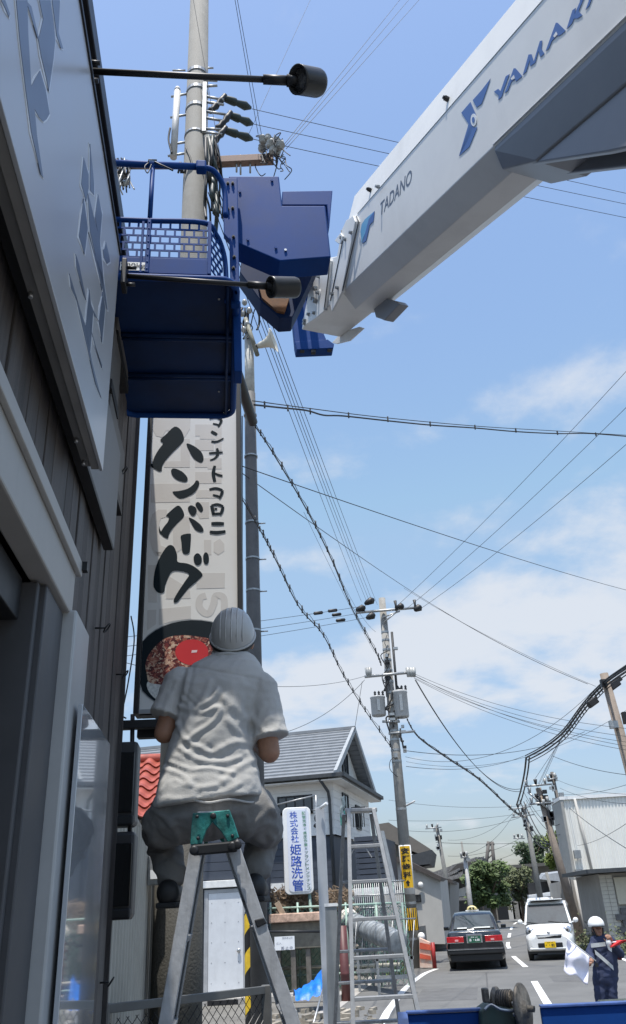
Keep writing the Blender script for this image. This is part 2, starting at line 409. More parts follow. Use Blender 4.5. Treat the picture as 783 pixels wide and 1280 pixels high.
gl_all = [
 [(19, 0), (33, 0), (34, 42), (38, 108), (43, 98), (49, 88), (56, 112), (61, 142), (57, 149), (53, 152), (48, 147), (42, 136), (45, 168), (53, 222), (50, 218), (38, 165), (31, 112), (24, 55)],
 [(48, 0), (62, 0), (66, 30), (68, 50), (66, 72), (60, 114), (57, 98), (50, 68), (47, 50), (53, 24)],
 [(31, 0), (38, 8), (48, 50), (46, 48), (36, 15)],
 [(64, 0), (74, 0), (72, 40), (78, 61), (75, 60), (70, 45)],
 [(0, 0), (5, 0), (11, 17), (10, 22), (6, 12)],
 [(104, 197), (110, 218), (110, 235), (107, 252), (101, 230), (103, 208)],
 [(112, 180), (117, 230), (117, 244), (112, 238)],
 [(104, 248), (109, 285), (105, 318), (98, 295), (101, 270)],
 [(122, 243), (127, 268), (124, 302), (118, 272)],
 [(109, 240), (124, 300), (129, 350), (134, 388), (132, 385), (126, 350), (112, 290)],
 [(110, 290), (118, 318), (128, 345), (127, 363), (120, 330)],
 [(132, 303), (136, 320), (137, 327), (133, 330), (129, 322), (128, 312), (130, 311)],
 [(86, 342), (92, 362), (105, 420), (119, 480), (126, 497), (124, 490), (115, 455), (112, 440), (107, 410), (98, 382), (88, 360)],
 [(94, 318), (98, 330), (107, 375), (104, 368), (95, 335)],
 [(111, 362), (113, 380), (116, 388), (114, 415), (112, 440), (106, 415), (108, 392)],
 [(128, 365), (131, 385), (127, 428), (123, 402), (125, 385)],
 [(116, 388), (123, 402), (122, 400), (117, 394)],
 [(114, 415), (127, 460), (127, 456), (118, 432)],
]
for g in gl_all:
    cx = sum(p[0] for p in g) / len(g); cy = sum(p[1] for p in g) / len(g)
    out = [(p[0] + (1.3 if p[0] > cx else -1.3), p[1] + (2.2 if p[1] > cy else -2.2)) for p in g]
    eo = flat_poly('letter_edge', out, m_glyphedge, sg, sp, NR, 0, .0015)
    lo = flat_poly('letter_stroke', g, m_glyph, sg, sp, NR, 0, .0028)
# ---- gooseneck lamps on the sign top
def arm_lamp(x0, y0, x1, y1, label, lamp_dir, ln, rad):
    p0 = ATP(x0, y0, B(0, SO - .02, 0), NR); p0 = AT(x0, y0, min(p0.y, 2.5))
    best = min((AT(x1, y1, p0.y + k * .01) for k in range(-20, 60)), key=lambda q: abs((q - p0).normalized().dot(A_) + 0.0) + abs((q - p0).dot(A_)) )
    p1 = best; d = (p1 - p0).normalized()
    t = thing('sign_lamp', label, 'lamp', p0)
    mb = MB(); mb.box(p0 - NR * .01, (.07, .02, .13), FR); mb.build('mount_plate', m_dark, t, .003)
    for k in (-.045, .045):
        mb = MB(); mb.rod(p0 + Z * k, p0 + Z * k + NR * .035, .008, 8); mb.build('bolt', m_dark, t)
    mb = MB(); mb.tube([p0, p1], .0105, 10); mb.build('arm', m_dark, t)
    mb = MB(); mb.tube([p1 - d * .10, p1 - d * .01], .016, 10); mb.tube([p1 - d * .02, p1 + d * .03], .02, 10); mb.build('sleeve', m_dark, t)
    ld = Vector(lamp_dir).normalized(); c = p1 + d * (.03 + rad * .6)
    mb = MB(); mb.lathe(c - ld * ln * .45, ld, [(0, rad * .6), (.004, rad * .93), (.015, rad), (ln * .9, rad), (ln, rad * 1.02), (ln, rad * .9), (ln - .02, rad * .85)], 24); h_ = mb.build('housing', mat('lamp_body', (.035, .036, .036), .38, .4), t)
    mb = MB(); mb.lathe(c - ld * ln * .45 + ld * (ln - .018), ld, [(0, rad * .84), (.004, rad * .84)], 20); mb.build('lens', mat('lens', (.06, .06, .06), .15), t)
    return t
arm_lamp(111, 89, 366, 101, 'upper sign lamp on a long arm in front of the concrete pole', Vector((-.72, -.50, -.45)), .105, .047)
arm_lamp(159, 345, 340, 358, 'lower sign lamp on a long arm in front of the blue bucket', Vector((-.85, -.42, -.30)), .13, .044)

# ---- meter boxes and conduit at the corner
def meter(x0, y0, x1, y1, s1, lab, slant):
    p = B(SE - .05, .10, 0); top = ATP(x1, y0, p, NR); 
    D = 4.22
    a = AT(x0, y0, D); b = AT(x1, y1, D)
    t = thing('meter_box', lab, 'box', (a + b) / 2)
    w = b.x - a.x; h = a.z - b.z; c = Vector(((a.x + b.x) / 2, D + .09, (a.z + b.z) / 2))
    fx = (Vector((1, .12, 0)).normalized(), Vector((-.12, 1, 0)).normalized(), Z)
    mb = MB(); mb.box(c, (w, .16, h), fx); mb.build('case', mat('meter_case', (.035, .034, .035), .4), t, .018)
    mb = MB(); mb.box(c - fx[1] * .085, (w * .8, .012, h * .72), fx); mb.build('cover', m_glassdark, t, .004)
    if slant:
        mb = MB(); mb.box(c - Z * (h / 2 - .02) - fx[1] * .02, (w * .9, .14, .05), fx); mb.build('skirt', m_dark, t, .01)
meter(139, 927, 165, 1030, 0, 'upper dark meter box at the corner of the timber wall', 1)
meter(136, 1040, 161, 1148, 0, 'lower dark meter box at the corner of the timber wall', 1)
c0 = AT(166, 893, 4.3); mb = MB(); mb.tube([c0, AT(165, 960, 4.3), AT(161, 1075, 4.3)], .012, 8)
tag(mb.build('conduit', m_black), 'black conduit running down beside the meter boxes', 'pipe')
c = [AT(164, 770, 4.3), AT(168, 800, 4.3), AT(161, 850, 4.3), AT(155, 880, 4.28), AT(152, 893, 4.28), AT(158, 898, 4.3)]
mb = MB(); mb.tube(bez(c), .004, 6); tag(mb.build('loose_cable', m_black), 'thin loose cable hanging beside the banner frame', 'cable')

# ------------------------------------------------------------------ the hanging banner sign
BD = 4.35; BNm = Vector((.06, -1, 0)).normalized(); bp_ = AT(230, 700, BD)
def bpix(x, y): return ATP(x, y, bp_, BNm)
BX = Vector((1, .06, 0)).normalized()
bl = bpix(167, 893); br = bpix(305, 899); tl = bpix(175, 500)
bw_ = (br - bl).dot(BX); bt = bpix(232, 480).z; bb = bl.z
ban = thing('banner_sign', 'tall white restaurant sign with black brush letters and a bowl picture', 'sign', (bl + br) / 2)
cc = bl + BX * bw_ / 2; BF = (BX, -BNm, Z)
def bbox(mb, u0, u1, d0, d1, z0, z1): return mb.box(bl + BX * ((u0 + u1) / 2) - BNm * ((d0 + d1) / 2) + Z * ((z0 + z1) / 2 - bl.z), (u1 - u0, d1 - d0, z1 - z0), BF)
m_ban = mat('banner_face', (.72, .71, .68), .42, var=.03, scale=1.5)
mb = MB(); bbox(mb, .03, bw_ - .03, .0, .03, bb + .02, bt); mb.build('banner_face', m_ban, ban)
for (u0, u1) in ((0, .029), (bw_ - .029, bw_)):
    mb = MB(); bbox(mb, u0, u1, -.02, .12, bb, bt + .02); mb.build('frame_side', m_black, ban, .003)
mb = MB(); bbox(mb, .03, bw_ - .03, .031, .12, bb, bt + .02); mb.build('frame_back', m_black, ban)
mb = MB(); bbox(mb, .03, bw_ - .03, -.012, -.001, bb, bb + .022); mb.build('frame_bottom', mat('frame_light', (.35, .36, .37), .4), ban)
g_ = mat('ghost_letter', (.60, .575, .54), .45, var=.02)
m_ink = mat('brush_ink', (.008, .016, .022), .7, var=.1, spec=.15)
m_red = mat('banner_red', (.55, .02, .025), .5, var=.05)
k1 = 783 / 150.; 
def zc(pts, ox, oy, k): return [(ox + x / k, oy + y / k) for x, y in pts]
ghost = [
 zc([(158, 120), (410, 120), (405, 190), (370, 245), (330, 205), (250, 200), (225, 245), (185, 235), (160, 190)], 160, 500, k1),
 zc([(345, 255), (405, 255), (405, 440), (235, 440), (240, 400), (345, 400)], 160, 500, k1),
 zc([(150, 548), (405, 545), (405, 665), (150, 670)], 160, 500, k1),
 zc([(160, 745), (200, 715), (255, 715), (255, 760), (215, 775), (200, 830), (215, 950), (255, 965), (252, 1020), (200, 1015), (160, 980), (142, 900), (145, 800)], 160, 500, k1),
 zc([(295, 760), (405, 760), (405, 900), (370, 960), (300, 1010), (295, 900)], 160, 500, k1),
 zc([(440, 160), (612, 160), (612, 330), (570, 330), (570, 255), (470, 255), (470, 235), (440, 235)], 160, 500, k1),
 zc([(440, 260), (560, 260), (560, 330), (440, 330)], 160, 500, k1),
 zc([(440, 380), (612, 380), (612, 450), (520, 450), (520, 440), (440, 440)], 160, 500, k1),
 zc([(440, 470), (612, 470), (612, 545), (440, 545)], 160, 500, k1),
 zc([(445, 588), (612, 588), (612, 640), (445, 640)], 160, 500, k1),
 zc([(440, 665), (530, 665), (530, 770), (470, 775), (440, 720)], 160, 500, k1),
 zc([(498, 912), (545, 912), (545, 1010), (498, 1010)], 160, 500, k1),
 zc([(560, 930), (600, 905), (630, 940), (630, 985), (590, 1012), (560, 990)], 160, 500, k1),
 zc([(133, 85), (190, 85), (190, 328), (133, 328)], 160, 690, k1),
 zc([(255, 150), (405, 240), (410, 303), (250, 306)], 160, 690, k1),
 zc([(450, 137), (635, 137), (632, 235), (448, 240)], 160, 690, k1),
 zc([(128, 380), (187, 376), (187, 470), (128, 510)], 160, 690, k1),
 zc([(205, 372), (412, 352), (412, 435), (300, 450), (205, 478)], 160, 690, k1),
 zc([(165, 0), (250, 0), (230, 25), (180, 25)], 160, 690, k1),
]
for g in ghost: flat_poly('background_letter', g, g_, ban, bp_, BNm, 0, .001)
# the S of the background lettering
sS = bez([bpix(160 + x / k1, 690 + y / k1) for x, y in [(630, 400), (625, 300), (575, 285), (560, 340), (530, 400), (490, 390), (465, 350), (475, 300), (510, 285)]], 5)
mb = MB(); off = .02
ring = []
for i, p in enumerate(sS):
    t = (sS[min(i + 1, len(sS) - 1)] - sS[max(i - 1, 0)]).normalized(); nn = t.cross(BNm).normalized()
    ring.append([p + nn * off + BNm * .001, p - nn * off + BNm * .001])
mb.loft(ring, False, False, False); mb.build('background_letter', g_, ban)
# bowl picture, printed
P2 = lambda pts: zc(pts, 160, 690, k1)
b_in = [(75, 520), (150, 480), (230, 458), (330, 442), (450, 440), (590, 448), (692, 470), (692, 1078), (560, 1075), (360, 1055), (200, 985), (120, 935), (62, 895), (62, 590)]
m_bowl = mat('bowl_print', (.007, .014, .02), .6, var=.1, spec=.2)
ell_ = [(160 + (430 + 395 * cos(w)) / k1, 690 + (745 - 300 * sin(w)) / k1) for w in np.linspace(0, 2 * pi, 40)[:-1]]
lo_x = bl + BX * .031; hi_x = bl + BX * (bw_ - .031)
def clampx(poly, o=0):
    out = []
    for x, y in poly:
        p = bpix(x, y); u = (p - bl).dot(BX); u = min(max(u, .031), bw_ - .031); q = bl + BX * u + Z * (p.z - bl.z) 
        out.append(q + BNm * o)
    return out
def bprint(name, poly, m, th):
    pts = clampx(poly); from mathutils.geometry import tessellate_polygon
    tr = tessellate_polygon([pts]); mb = MB(); mb.add([p + BNm * th for p in pts], tr); return mb.build(name, m, ban)
bprint('bowl_rim', [(160 + (430 + 402 * cos(w)) / k1, 690 + (745 - 306 * sin(w)) / k1) for w in np.linspace(0, 2 * pi, 40)[:-1]], mat('bowl_rim', (.30, .31, .32), .4), .0015)
bprint('bowl', ell_, m_bowl, .0022)
# meat and rice: fine print, one procedural material
mm_ = bpy.data.materials.new('minced_meat_print'); mm_.use_nodes = True; t_ = mm_.node_tree; b_ = t_.nodes['Principled BSDF']; b_.inputs['Roughness'].default_value = .45
v_ = t_.nodes.new('ShaderNodeTexVoronoi'); v_.inputs['Scale'].default_value = 75; v_.inputs['Randomness'].default_value = 1
tc_ = t_.nodes.new('ShaderNodeTexCoord'); nzz = t_.nodes.new('ShaderNodeTexNoise'); nzz.inputs['Scale'].default_value = 40; nzz.inputs['Detail'].default_value = 4
mxv = t_.nodes.new('ShaderNodeMixRGB'); mxv.inputs[0].default_value = .06; t_.links.new(tc_.outputs['Object'], mxv.inputs[1]); t_.links.new(tc_.outputs['Object'], nzz.inputs['Vector']); t_.links.new(nzz.outputs['Color'], mxv.inputs[2]); t_.links.new(mxv.outputs[0], v_.inputs['Vector'])
cr_ = t_.nodes.new('ShaderNodeValToRGB'); e = cr_.color_ramp.elements; e[0].position = .05; e[0].color = (.05, .008, .01, 1); e[1].position = .95; e[1].color = (.62, .47, .34, 1)
q = cr_.color_ramp.elements.new(.4); q.color = (.16, .02, .018, 1); q = cr_.color_ramp.elements.new(.62); q.color = (.33, .10, .06, 1)
sp_ = t_.nodes.new('ShaderNodeSeparateColor'); t_.links.new(v_.outputs['Color'], sp_.inputs[0]); t_.links.new(sp_.outputs[0], cr_.inputs[0]); t_.links.new(cr_.outputs[0], b_.inputs['Base Color'])
bprint('rice', P2(smooth_poly([(128, 850), (200, 830), (330, 800), (480, 830), (430, 930), (330, 985), (210, 975), (140, 915)], 4)), mat('rice_print', (.62, .63, .60), .5, var=.25, scale=60), .0030)
bprint('minced_meat', P2(smooth_poly([(125, 800), (118, 720), (160, 640), (235, 570), (330, 545), (440, 550), (540, 570), (620, 620), (640, 740), (520, 830), (330, 880), (205, 865), (140, 850)], 4)), mm_, .0038)
bprint('red_yolk', [(160 + (418 + 108 * cos(w)) / k1, 690 + (655 - 84 * sin(w)) / k1) for w in np.linspace(0, 2 * pi, 32)[:-1]], m_red, .0046)
bprint('yolk_gleam', P2([(418, 643), (455, 641), (450, 657), (415, 659)]), mat('gleam', (.8, .6, .6), .4), .0052)
bprint('red_mark', zc([(335, 95), (440, 95), (425, 108), (385, 111), (350, 107)], 160, 500, k1), m_red, .0015)
# brush letters
K = lambda pts, oy=500: zc(pts, 160, oy, k1)
brush = [
 K([(305, 175), (345, 195), (365, 240), (360, 275), (300, 335), (255, 385), (225, 430), (222, 460), (205, 466), (185, 455), (150, 435), (160, 415), (175, 370), (205, 320), (230, 285), (212, 262), (250, 225)]),
 K([(140, 352), (143, 385), (158, 420), (172, 440), (150, 436), (136, 425), (134, 390)]),
 K([(382, 287), (430, 300), (480, 340), (495, 385), (480, 410), (445, 395), (415, 360)]),
 K([(282, 465), (300, 447), (350, 465), (385, 500), (390, 525), (370, 535), (325, 522), (295, 498)]),
 K([(292, 600), (330, 595), (390, 580), (430, 550), (445, 527), (462, 530), (465, 555), (440, 600), (390, 632), (345, 645), (315, 630)]),
 K([(325, 690), (350, 705), (368, 745), (360, 770), (320, 810), (285, 850), (268, 880), (262, 902), (240, 895), (215, 870), (235, 830), (262, 795), (268, 765), (250, 755), (285, 720)]),
 K([(205, 822), (212, 850), (225, 872), (210, 872), (203, 850)]),
 K([(392, 710), (410, 688), (440, 700), (450, 725), (435, 755), (412, 750)]),
 K([(442, 685), (458, 666), (480, 685), (492, 715), (480, 733), (462, 720)]),
 K([(398, 770), (430, 780), (475, 815), (495, 850), (480, 862), (445, 850), (420, 815)]),
 K([(348, 885), (405, 872), (412, 890), (408, 960), (400, 1000), (370, 1005), (355, 985), (350, 930)]),
 K([(262, -40), (300, -35), (322, 20), (326, 65), (385, 75), (440, 100), (487, 145), (470, 175), (400, 235), (355, 290), (325, 325), (302, 330), (303, 305), (335, 250), (375, 190), (400, 145), (345, 125), (290, 128), (262, 175), (243, 225), (237, 262), (200, 267), (172, 235), (168, 190), (180, 110), (215, 25)], 690),
 K([(430, 35), (445, 12), (465, 12), (483, 40), (478, 75), (455, 88), (435, 70)], 690),
 K([(492, 30), (503, 5), (520, 8), (530, 40), (525, 72), (510, 82), (495, 65)], 690),
]
for g in brush: bprint('brush_stroke', smooth_poly(g, 3), m_ink, .0024)
# small katakana column, brushed as strokes
def stroke(pts, w0, w1):
    pp2 = bez([bpix(*q) + BNm * .0026 for q in K(pts)], 5); ring = []
    for i, p in enumerate(pp2):
        t = (pp2[min(i + 1, len(pp2) - 1)] - pp2[max(i - 1, 0)]).normalized(); nn = t.cross(BNm).normalized(); f = i / (len(pp2) - 1)
        w = (w0 + (w1 - w0) * f) * (.75 + .25 * sin(pi * f)) * .5 * .00092
        ring.append([p + nn * w, p - nn * w])
    mb = MB(); mb.loft(ring, False, False, False); mb.build('brush_stroke', m_ink, ban)
for pts, w0, w1 in [([(532, 122), (575, 112), (612, 130)], 20, 22), ([(612, 128), (605, 150), (590, 178)], 22, 14), ([(555, 155), (600, 165)], 14, 16),
                    ([(545, 206), (582, 228)], 26, 24), ([(545, 272), (585, 272), (625, 250)], 22, 12),
                    ([(530, 348), (575, 345), (620, 342)], 18, 16), ([(582, 316), (588, 350), (570, 380), (537, 395)], 22, 14),
                    ([(568, 430), (558, 480), (568, 535)], 22, 26), ([(565, 478), (590, 490), (618, 496)], 16, 20),
                    ([(532, 585), (575, 578), (618, 590)], 20, 22), ([(618, 590), (612, 615), (598, 645)], 24, 16), ([(555, 620), (600, 632)], 16, 18),
                    ([(545, 690), (555, 720), (558, 752)], 24, 22), ([(545, 690), (585, 682), (622, 695)], 18, 20), ([(622, 695), (615, 725), (602, 752)], 22, 20), ([(555, 745), (600, 742)], 18, 20), ([(575, 705), (575, 718)], 22, 16),
                    ([(545, 808), (590, 808), (628, 808)], 28, 26), ([(535, 862), (585, 866), (638, 858)], 26, 24)]:
    stroke(pts, w0, w1)
# bracket under the banner, and the post that carries it
p0 = AT(147, 904, 4.28); p1 = AT(208, 903, 4.34)
mb = MB(); mb.box((p0 + p1) / 2 + Z * -.01, ((p1 - p0).length + .1, .05, .045), BF); mb.box(bpix(240, 912) + BX * 0 - BNm * .06, (bw_, .06, .05), BF)
mb.build('bracket', m_black, ban, .004)
mb = MB(); mb.box(AT(204, 915, 4.34) , (.05, .06, .07), BF); mb.build('bracket_foot', m_black, ban, .004)
# ------------------------------------------------------------------ aerial lift: bucket, bracket and boom
lift = thing('boom_lift', 'aerial lift with blue work bucket on a white telescopic boom overhead', 'aerial lift', (1.2, 1.0, 0))
ZF = 4.47
bX = Vector((1, .12, 0)).normalized(); bY = Vector((-.13, 1, 0)).normalized(); BKF = (bX, bY, Z)
c_fr = ATZ(292, 519, ZF); c_nr = ATZ(296, 352, ZF)
dep = (c_fr - c_nr).dot(bY); WID = .62
def K3(u, w, z): return c_nr - bX * u + bY * w + Z * z      # u to the left, w away, z up
# floor tray
def rrect(u0, u1, w0, w1, r, z, n=5):
    pts = []
    for (cu, cw, a0) in ((u0 + r, w0 + r, pi), (u1 - r, w0 + r, 1.5 * pi), (u1 - r, w1 - r, 0), (u0 + r, w1 - r, .5 * pi)):
        for k in range(n + 1):
            a = a0 + (pi / 2) * k / n; pts.append(K3(cu + r * cos(a), cw + r * sin(a), z))
    return pts
fl = thing_part = None
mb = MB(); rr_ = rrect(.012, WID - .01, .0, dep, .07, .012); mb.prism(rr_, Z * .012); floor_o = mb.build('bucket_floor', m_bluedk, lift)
mb = MB(); loop = rrect(.0, WID, -.01, dep + .01, .075, .0); mb.tube(loop + loop[:2], .017, 10, False); mb.build('floor_rim', m_blue, lift)
for f in (.36, .385, .66, .685):
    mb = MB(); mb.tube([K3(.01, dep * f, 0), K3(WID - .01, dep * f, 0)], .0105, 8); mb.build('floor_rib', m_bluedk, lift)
mb = MB(); mb.tube([K3(.04, dep * .02, -.004), K3(.04, dep * .98, -.004)], .008, 8); mb.build('floor_rib', m_bluedk, lift)
for u, w in ((.03, .12), (.03, .8)):
    mb = MB(); mb.lathe(K3(u + .05, w * dep, .011), (0, 0, -1), [(0, .006), (.003, .006)], 10); mb.build('drain_ring', m_steel, lift)
# side height at the front: point at y=345 / 325 / 275
pf = K3(0, -.01, 0)
def zfront(x, y): return ATP(x, y, pf, bY).z - ZF
u_e = -(ATP(262, 330, pf, bY) - pf).dot(bX)      # u of right end of front panel
z1 = max(.02, zfront(220, 345)); z2 = zfront(220, 324); z3 = zfront(220, 277)
def perforated(name, P, U, V, w, h, nu, nv, bar, thick, parent, m):
    """sheet with brick-laid rectangular openings"""
    mb = MB(); nn = U.cross(V).normalized(); fr = (U, V, nn)
    def bx(u0, u1, v0, v1, o=0): mb.box(P + U * ((u0 + u1) / 2) + V * ((v0 + v1) / 2) + nn * o, (u1 - u0, v1 - v0, thick), fr)
    cw = w / nu; chh = h / nv
    for j in range(nv + 1): bx(0, w, j * chh - bar / 2, j * chh + bar / 2)
    for j in range(nv):
        for i in range(nu + 1):
            u = (i + (.5 if j % 2 else 0)) * cw
            if u <= w + 1e-6: bx(u - bar / 2, u + bar / 2, j * chh + bar / 2, (j + 1) * chh - bar / 2, thick * .03)
    return mb.build(name, m, parent)
WP = WID - u_e
mb = MB(); mb.box(K3(u_e + WP / 2, -.012, (z1 + z2) / 2), (WP, .010, z2 - z1), BKF); fp_o = mb.build('front_panel', m_blue, lift, .002)
# two framed mesh panels
split = -(ATP(186, 300, pf, bY) - pf).dot(bX)
for (ua, ub) in ((u_e + .006, split - .008), (split + .008, WID)):
    w_ = ub - ua
    perforated('mesh_panel', K3(ub, -.012, z2 + .006), bX, Z, w_, z3 - z2 - .012, max(3, int(round(w_ / .046))), 5, .0095, .004, lift, m_blue)
for u in (u_e, split):
    mb = MB(); mb.box(K3(u, -.017, (z1 + z3) / 2), (.017, .014, z3 - z1), BKF); mb.build('panel_post', m_blue, lift, .002)
mb = MB(); mb.box(K3(split + .028, -.017, (z1 + z3) / 2), (.012, .008, z3 - z1), BKF); mb.build('panel_post', m_blue, lift, .002)
for zz in np.linspace(z1 + .02, z3 - .02, 8):
    mb = MB(); mb.lathe(K3(split, -.023, zz), -bY, [(0, .005), (.003, .004)], 8); mb.build('rivet', m_blue, lift)
# chamfered corner panel and its curved rim
ca = K3(u_e, -.012, z2); cbv = K3(u_e - .058, .10, z2); CU_ = (cbv - ca).normalized()
perforated('mesh_panel', K3(u_e, -.012, z1 + .05), CU_, Z, (cbv - ca).length, z3 - z1 - .065, 3, 7, .009, .004, lift, m_blue)
tp = bez([K3(WID, -.012, z3), K3(split, -.012, z3), K3(u_e + .03, -.012, z3), K3(u_e - .03, .05, z3 - .01), K3(u_e - .062, .11, z3 - .05), K3(u_e - .075, .13, z3 - .14), K3(u_e - .08, .14, 0.0)], 5)
mb = MB(); mb.tube(tp, .0125, 8); mb.build('mesh_rim', m_blue, lift)
mb = MB(); q0 = K3(WID, .9 * dep, z2); perforated('mesh_panel', K3(WID, dep, z2), bX, Z, WID - .05, z3 - z2, 9, 5, .0095, .004, lift, m_blue)
mb.box(K3(WID / 2, dep, (z1 + z2) / 2), (WID - .05, .01, z2 - z1), BKF); mb.build('back_panel', m_blue, lift)
mb = MB(); mb.box(K3(WID, dep * .5, z2 * .5), (.01, dep * .96, z2), BKF); mb.build('side_panel', m_blue, lift)
# things one glimpses through the mesh
for k, (u, w, z, r) in enumerate([(.35, .45, .16, .10), (.24, .5, .14, .07), (.48, .6, .2, .11)]):
    pass
# guard rail
z4 = zfront(200, 206)
rail = [K3(WID + .1, -.012, z4), K3(u_e + .05, -.012, z4), K3(u_e - .01, .0, z4 - .005), K3(u_e - .05, .03, z4 - .04), K3(u_e - .07, .05, z4 - .10), K3(u_e - .075, .06, z4 - .25)]
mb = MB(); mb.tube([rail[0], rail[1]], .0165, 10); mb.build('guard_rail', m_blue, lift)
mb = MB(); mb.tube(bez(rail[1:], 6), .014, 10); mb.build('guard_rail', m_blue, lift)
mb = MB(); mb.box(K3(u_e + .045, -.012, z4 - .003), (.05, .05, .052), BKF); mb.build('rail_clamp', m_blue, lift, .008)
for k in (-1, 1):
    mb = MB(); mb.rod(K3(u_e + .045 + k * .016, -.012, z4 + .02), K3(u_e + .045 + k * .016, -.012, z4 + .04), .007, 6); mb.build('bolt', m_dark, lift)
mb = MB(); mb.tube([K3(split, -.012, z3), K3(split, -.012, z4)], .0115, 8); mb.build('guard_post', m_blue, lift)
mb = MB(); mb.tube([K3(split - .02, -.03, z4 + .012), K3(split + .02, -.03, z4 + .012), K3(split + .02, -.03, z4 - .012)], .004, 6)
mb.tube(bez([K3(split - .01, -.03, z4), K3(split - .04, -.04, z4 - .03), K3(split - .10, -.035, z4 - .06)]), .0045, 6)
mb.tube(bez([K3(split + .02, -.03, z4 - .01), K3(split + .035, -.04, z4 - .05), K3(split + .02, -.04, z4 - .09), K3(split + .005, -.03, z4 - .02)]), .003, 6); mb.build('safety_hook', m_dark, lift)
# capacity plate with the last letters in view
pl_c = ATP(168, 335, pf - bY * .0, bY); uu = -(pl_c - pf).dot(bX)
mb = MB(); mb.box(K3(uu + .005, -.0195, zfront(168, 334)), (.115, .003, .048), BKF); mb.build('capacity_plate', m_white, lift)
text('lettering', '200kg', m_ink, lift, K3(uu + .005, -.0225, zfront(168, 334)), bX, Z, 1, fit=(.108, .036))
# mast plate joining bucket and bracket
Dm = 2.98
def PM(x, y, D=Dm): return AT(x, y, D)
def slab(name, poly, D, th, m, parent=lift, bev=.004):
    pts = [AT(x, y, D) for x, y in poly]; mb = MB(); mb.prism(pts, bY * th); return mb.build(name, m, parent, bev)
slab('mast_plate', [(279, 222), (297, 222), (300, 380), (289, 380), (287, 300), (280, 292)], 2.92, .035, m_blue)
slab('mast_lower', [(291, 376), (301, 376), (303, 464), (293, 464)], 3.02, .10, m_blue)
for (x, y) in [(285, 230), (285, 262), (291, 230), (291, 261), (292, 297), (293, 322), (292, 336)]:
    p = AT(x, y, 2.918); mb = MB(); mb.lathe(p, -bY, [(0, .0085), (.008, .0085), (.008, .005), (.014, .005)], 6, False); mb.build('bolt', m_dark, lift)
box_o = slab('drive_box', [(286, 220), (349, 220), (353, 257), (407, 257), (414, 321), (350, 326), (298, 304), (292, 290)], 2.99, .13, m_blue, bev=.006)
slab('box_lid', [(353, 239), (416, 238), (412, 284), (409, 256), (353, 256)], 3.13, .12, m_blue)
for (x, y) in [(357, 313), (300, 240), (340, 226), (345, 310), (310, 300)]:
    p = AT(x, y, 2.988); mb = MB(); mb.lathe(p, -bY, [(0, .0075), (.006, .0075)], 6, False); mb.build('bolt', m_blue if x != 357 else m_steel, lift)
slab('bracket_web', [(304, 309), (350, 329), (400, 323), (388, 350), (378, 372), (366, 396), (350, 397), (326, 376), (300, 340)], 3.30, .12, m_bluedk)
slab('bracket_liner', [(322, 352), (345, 360), (362, 372), (356, 390), (346, 388), (328, 372)], 3.28, .018, mat('rust_liner', (.23, .10, .035), .7, var=.35, scale=15), bev=0)
slab('bracket_arm', [(363, 372), (372, 350), (392, 350), (398, 400), (408, 424), (374, 434), (369, 430)], 4.50, .07, m_blue)
slab('bracket_foot', [(369, 427), (410, 424), (418, 430), (417, 435), (371, 437)], 4.48, .09, m_blue)
for (x, y) in [(378, 438), (392, 440), (412, 437)]:
    mb = MB(); mb.box(AT(x, y, 4.50), (.03, .03, .026), BKF); mb.build('bolt', m_dark, lift, .002)
for (x, y) in ((372, 352), (385, 345)):
    mb = MB(); a_, b_ = AT(x, y, 3.36), AT(x, y + 10, 4.54); mb.box((a_ + b_) / 2, (.05, (b_ - a_).length, .09), ((b_ - a_).normalized().cross(Z).normalized(), (b_ - a_).normalized(), Z)); mb.build('bracket_link', m_bluedk, lift, .004)
# ---- boom
D0 = 3.30
u_ = RAY(30, 748).normalized(); s_ = u_.cross(Z).normalized(); v_ = s_.cross(u_).normalized()
P0 = AT(447, 268, D0)
def loc(x, y, n, off=0.0):
    d = RAY(x, y); q = P0 + n * off; p = EYE + d * ((q - EYE).dot(n) / d.dot(n)); r = p - P0
    return r.dot(s_), r.dot(v_), -r.dot(u_)
def BP(s, v, t): return P0 + s_ * s + v_ * v - u_ * t
_, v3, _t = loc(560, 238, s_)
cs, cv, sc = .086, v3 - .086, .20
WB = .275
def section(t): return [BP(*q, t) for q in ((0, 0), (0, v3), (cs, cv), (sc, cv), (.275, cv + .045), (.275, 0), (.24, .20), (.035, .20))]
_, _, tA = loc(617, 187, s_)
mb = MB(); mb.loft([section(-.16), section(3.9)], True, False); boom = mb.build('boom', m_boom, lift, .004)
mb = MB(); mb.tube([BP(-.001, .004, -.0), BP(-.001, .004, 3.8)], .0022, 5); mb.build('weld_seam', m_white, boom)
mb = MB(); mb.tube([BP(-.002, v3 + .006, tA), BP(-.002, v3 + .006, tA + 1.3)], .0035, 5); mb.build('sealant_bead', m_white, boom)
# larger base section whose underside shows at the upper right
gs = []
def sec2(t, g): return [BP(.004, v3 + .02, t), BP(.004, v3 - .02 - g * .1, t), BP(cs * .5, cv - g, t), BP(.27, cv - g, t), BP(.31, v3 - .02, t), BP(.31, v3 + .04, t)]
mb = MB(); mb.loft([sec2(tA, .0), sec2(tA + .22, .085), sec2(tA + 2.0, .085)], True, False); mb.build('boom_collar', mat('boom_shade', (.24, .25, .27), .4, var=.06), lift, .006)  # darker copy of the boom paint, underside shade put into its colour
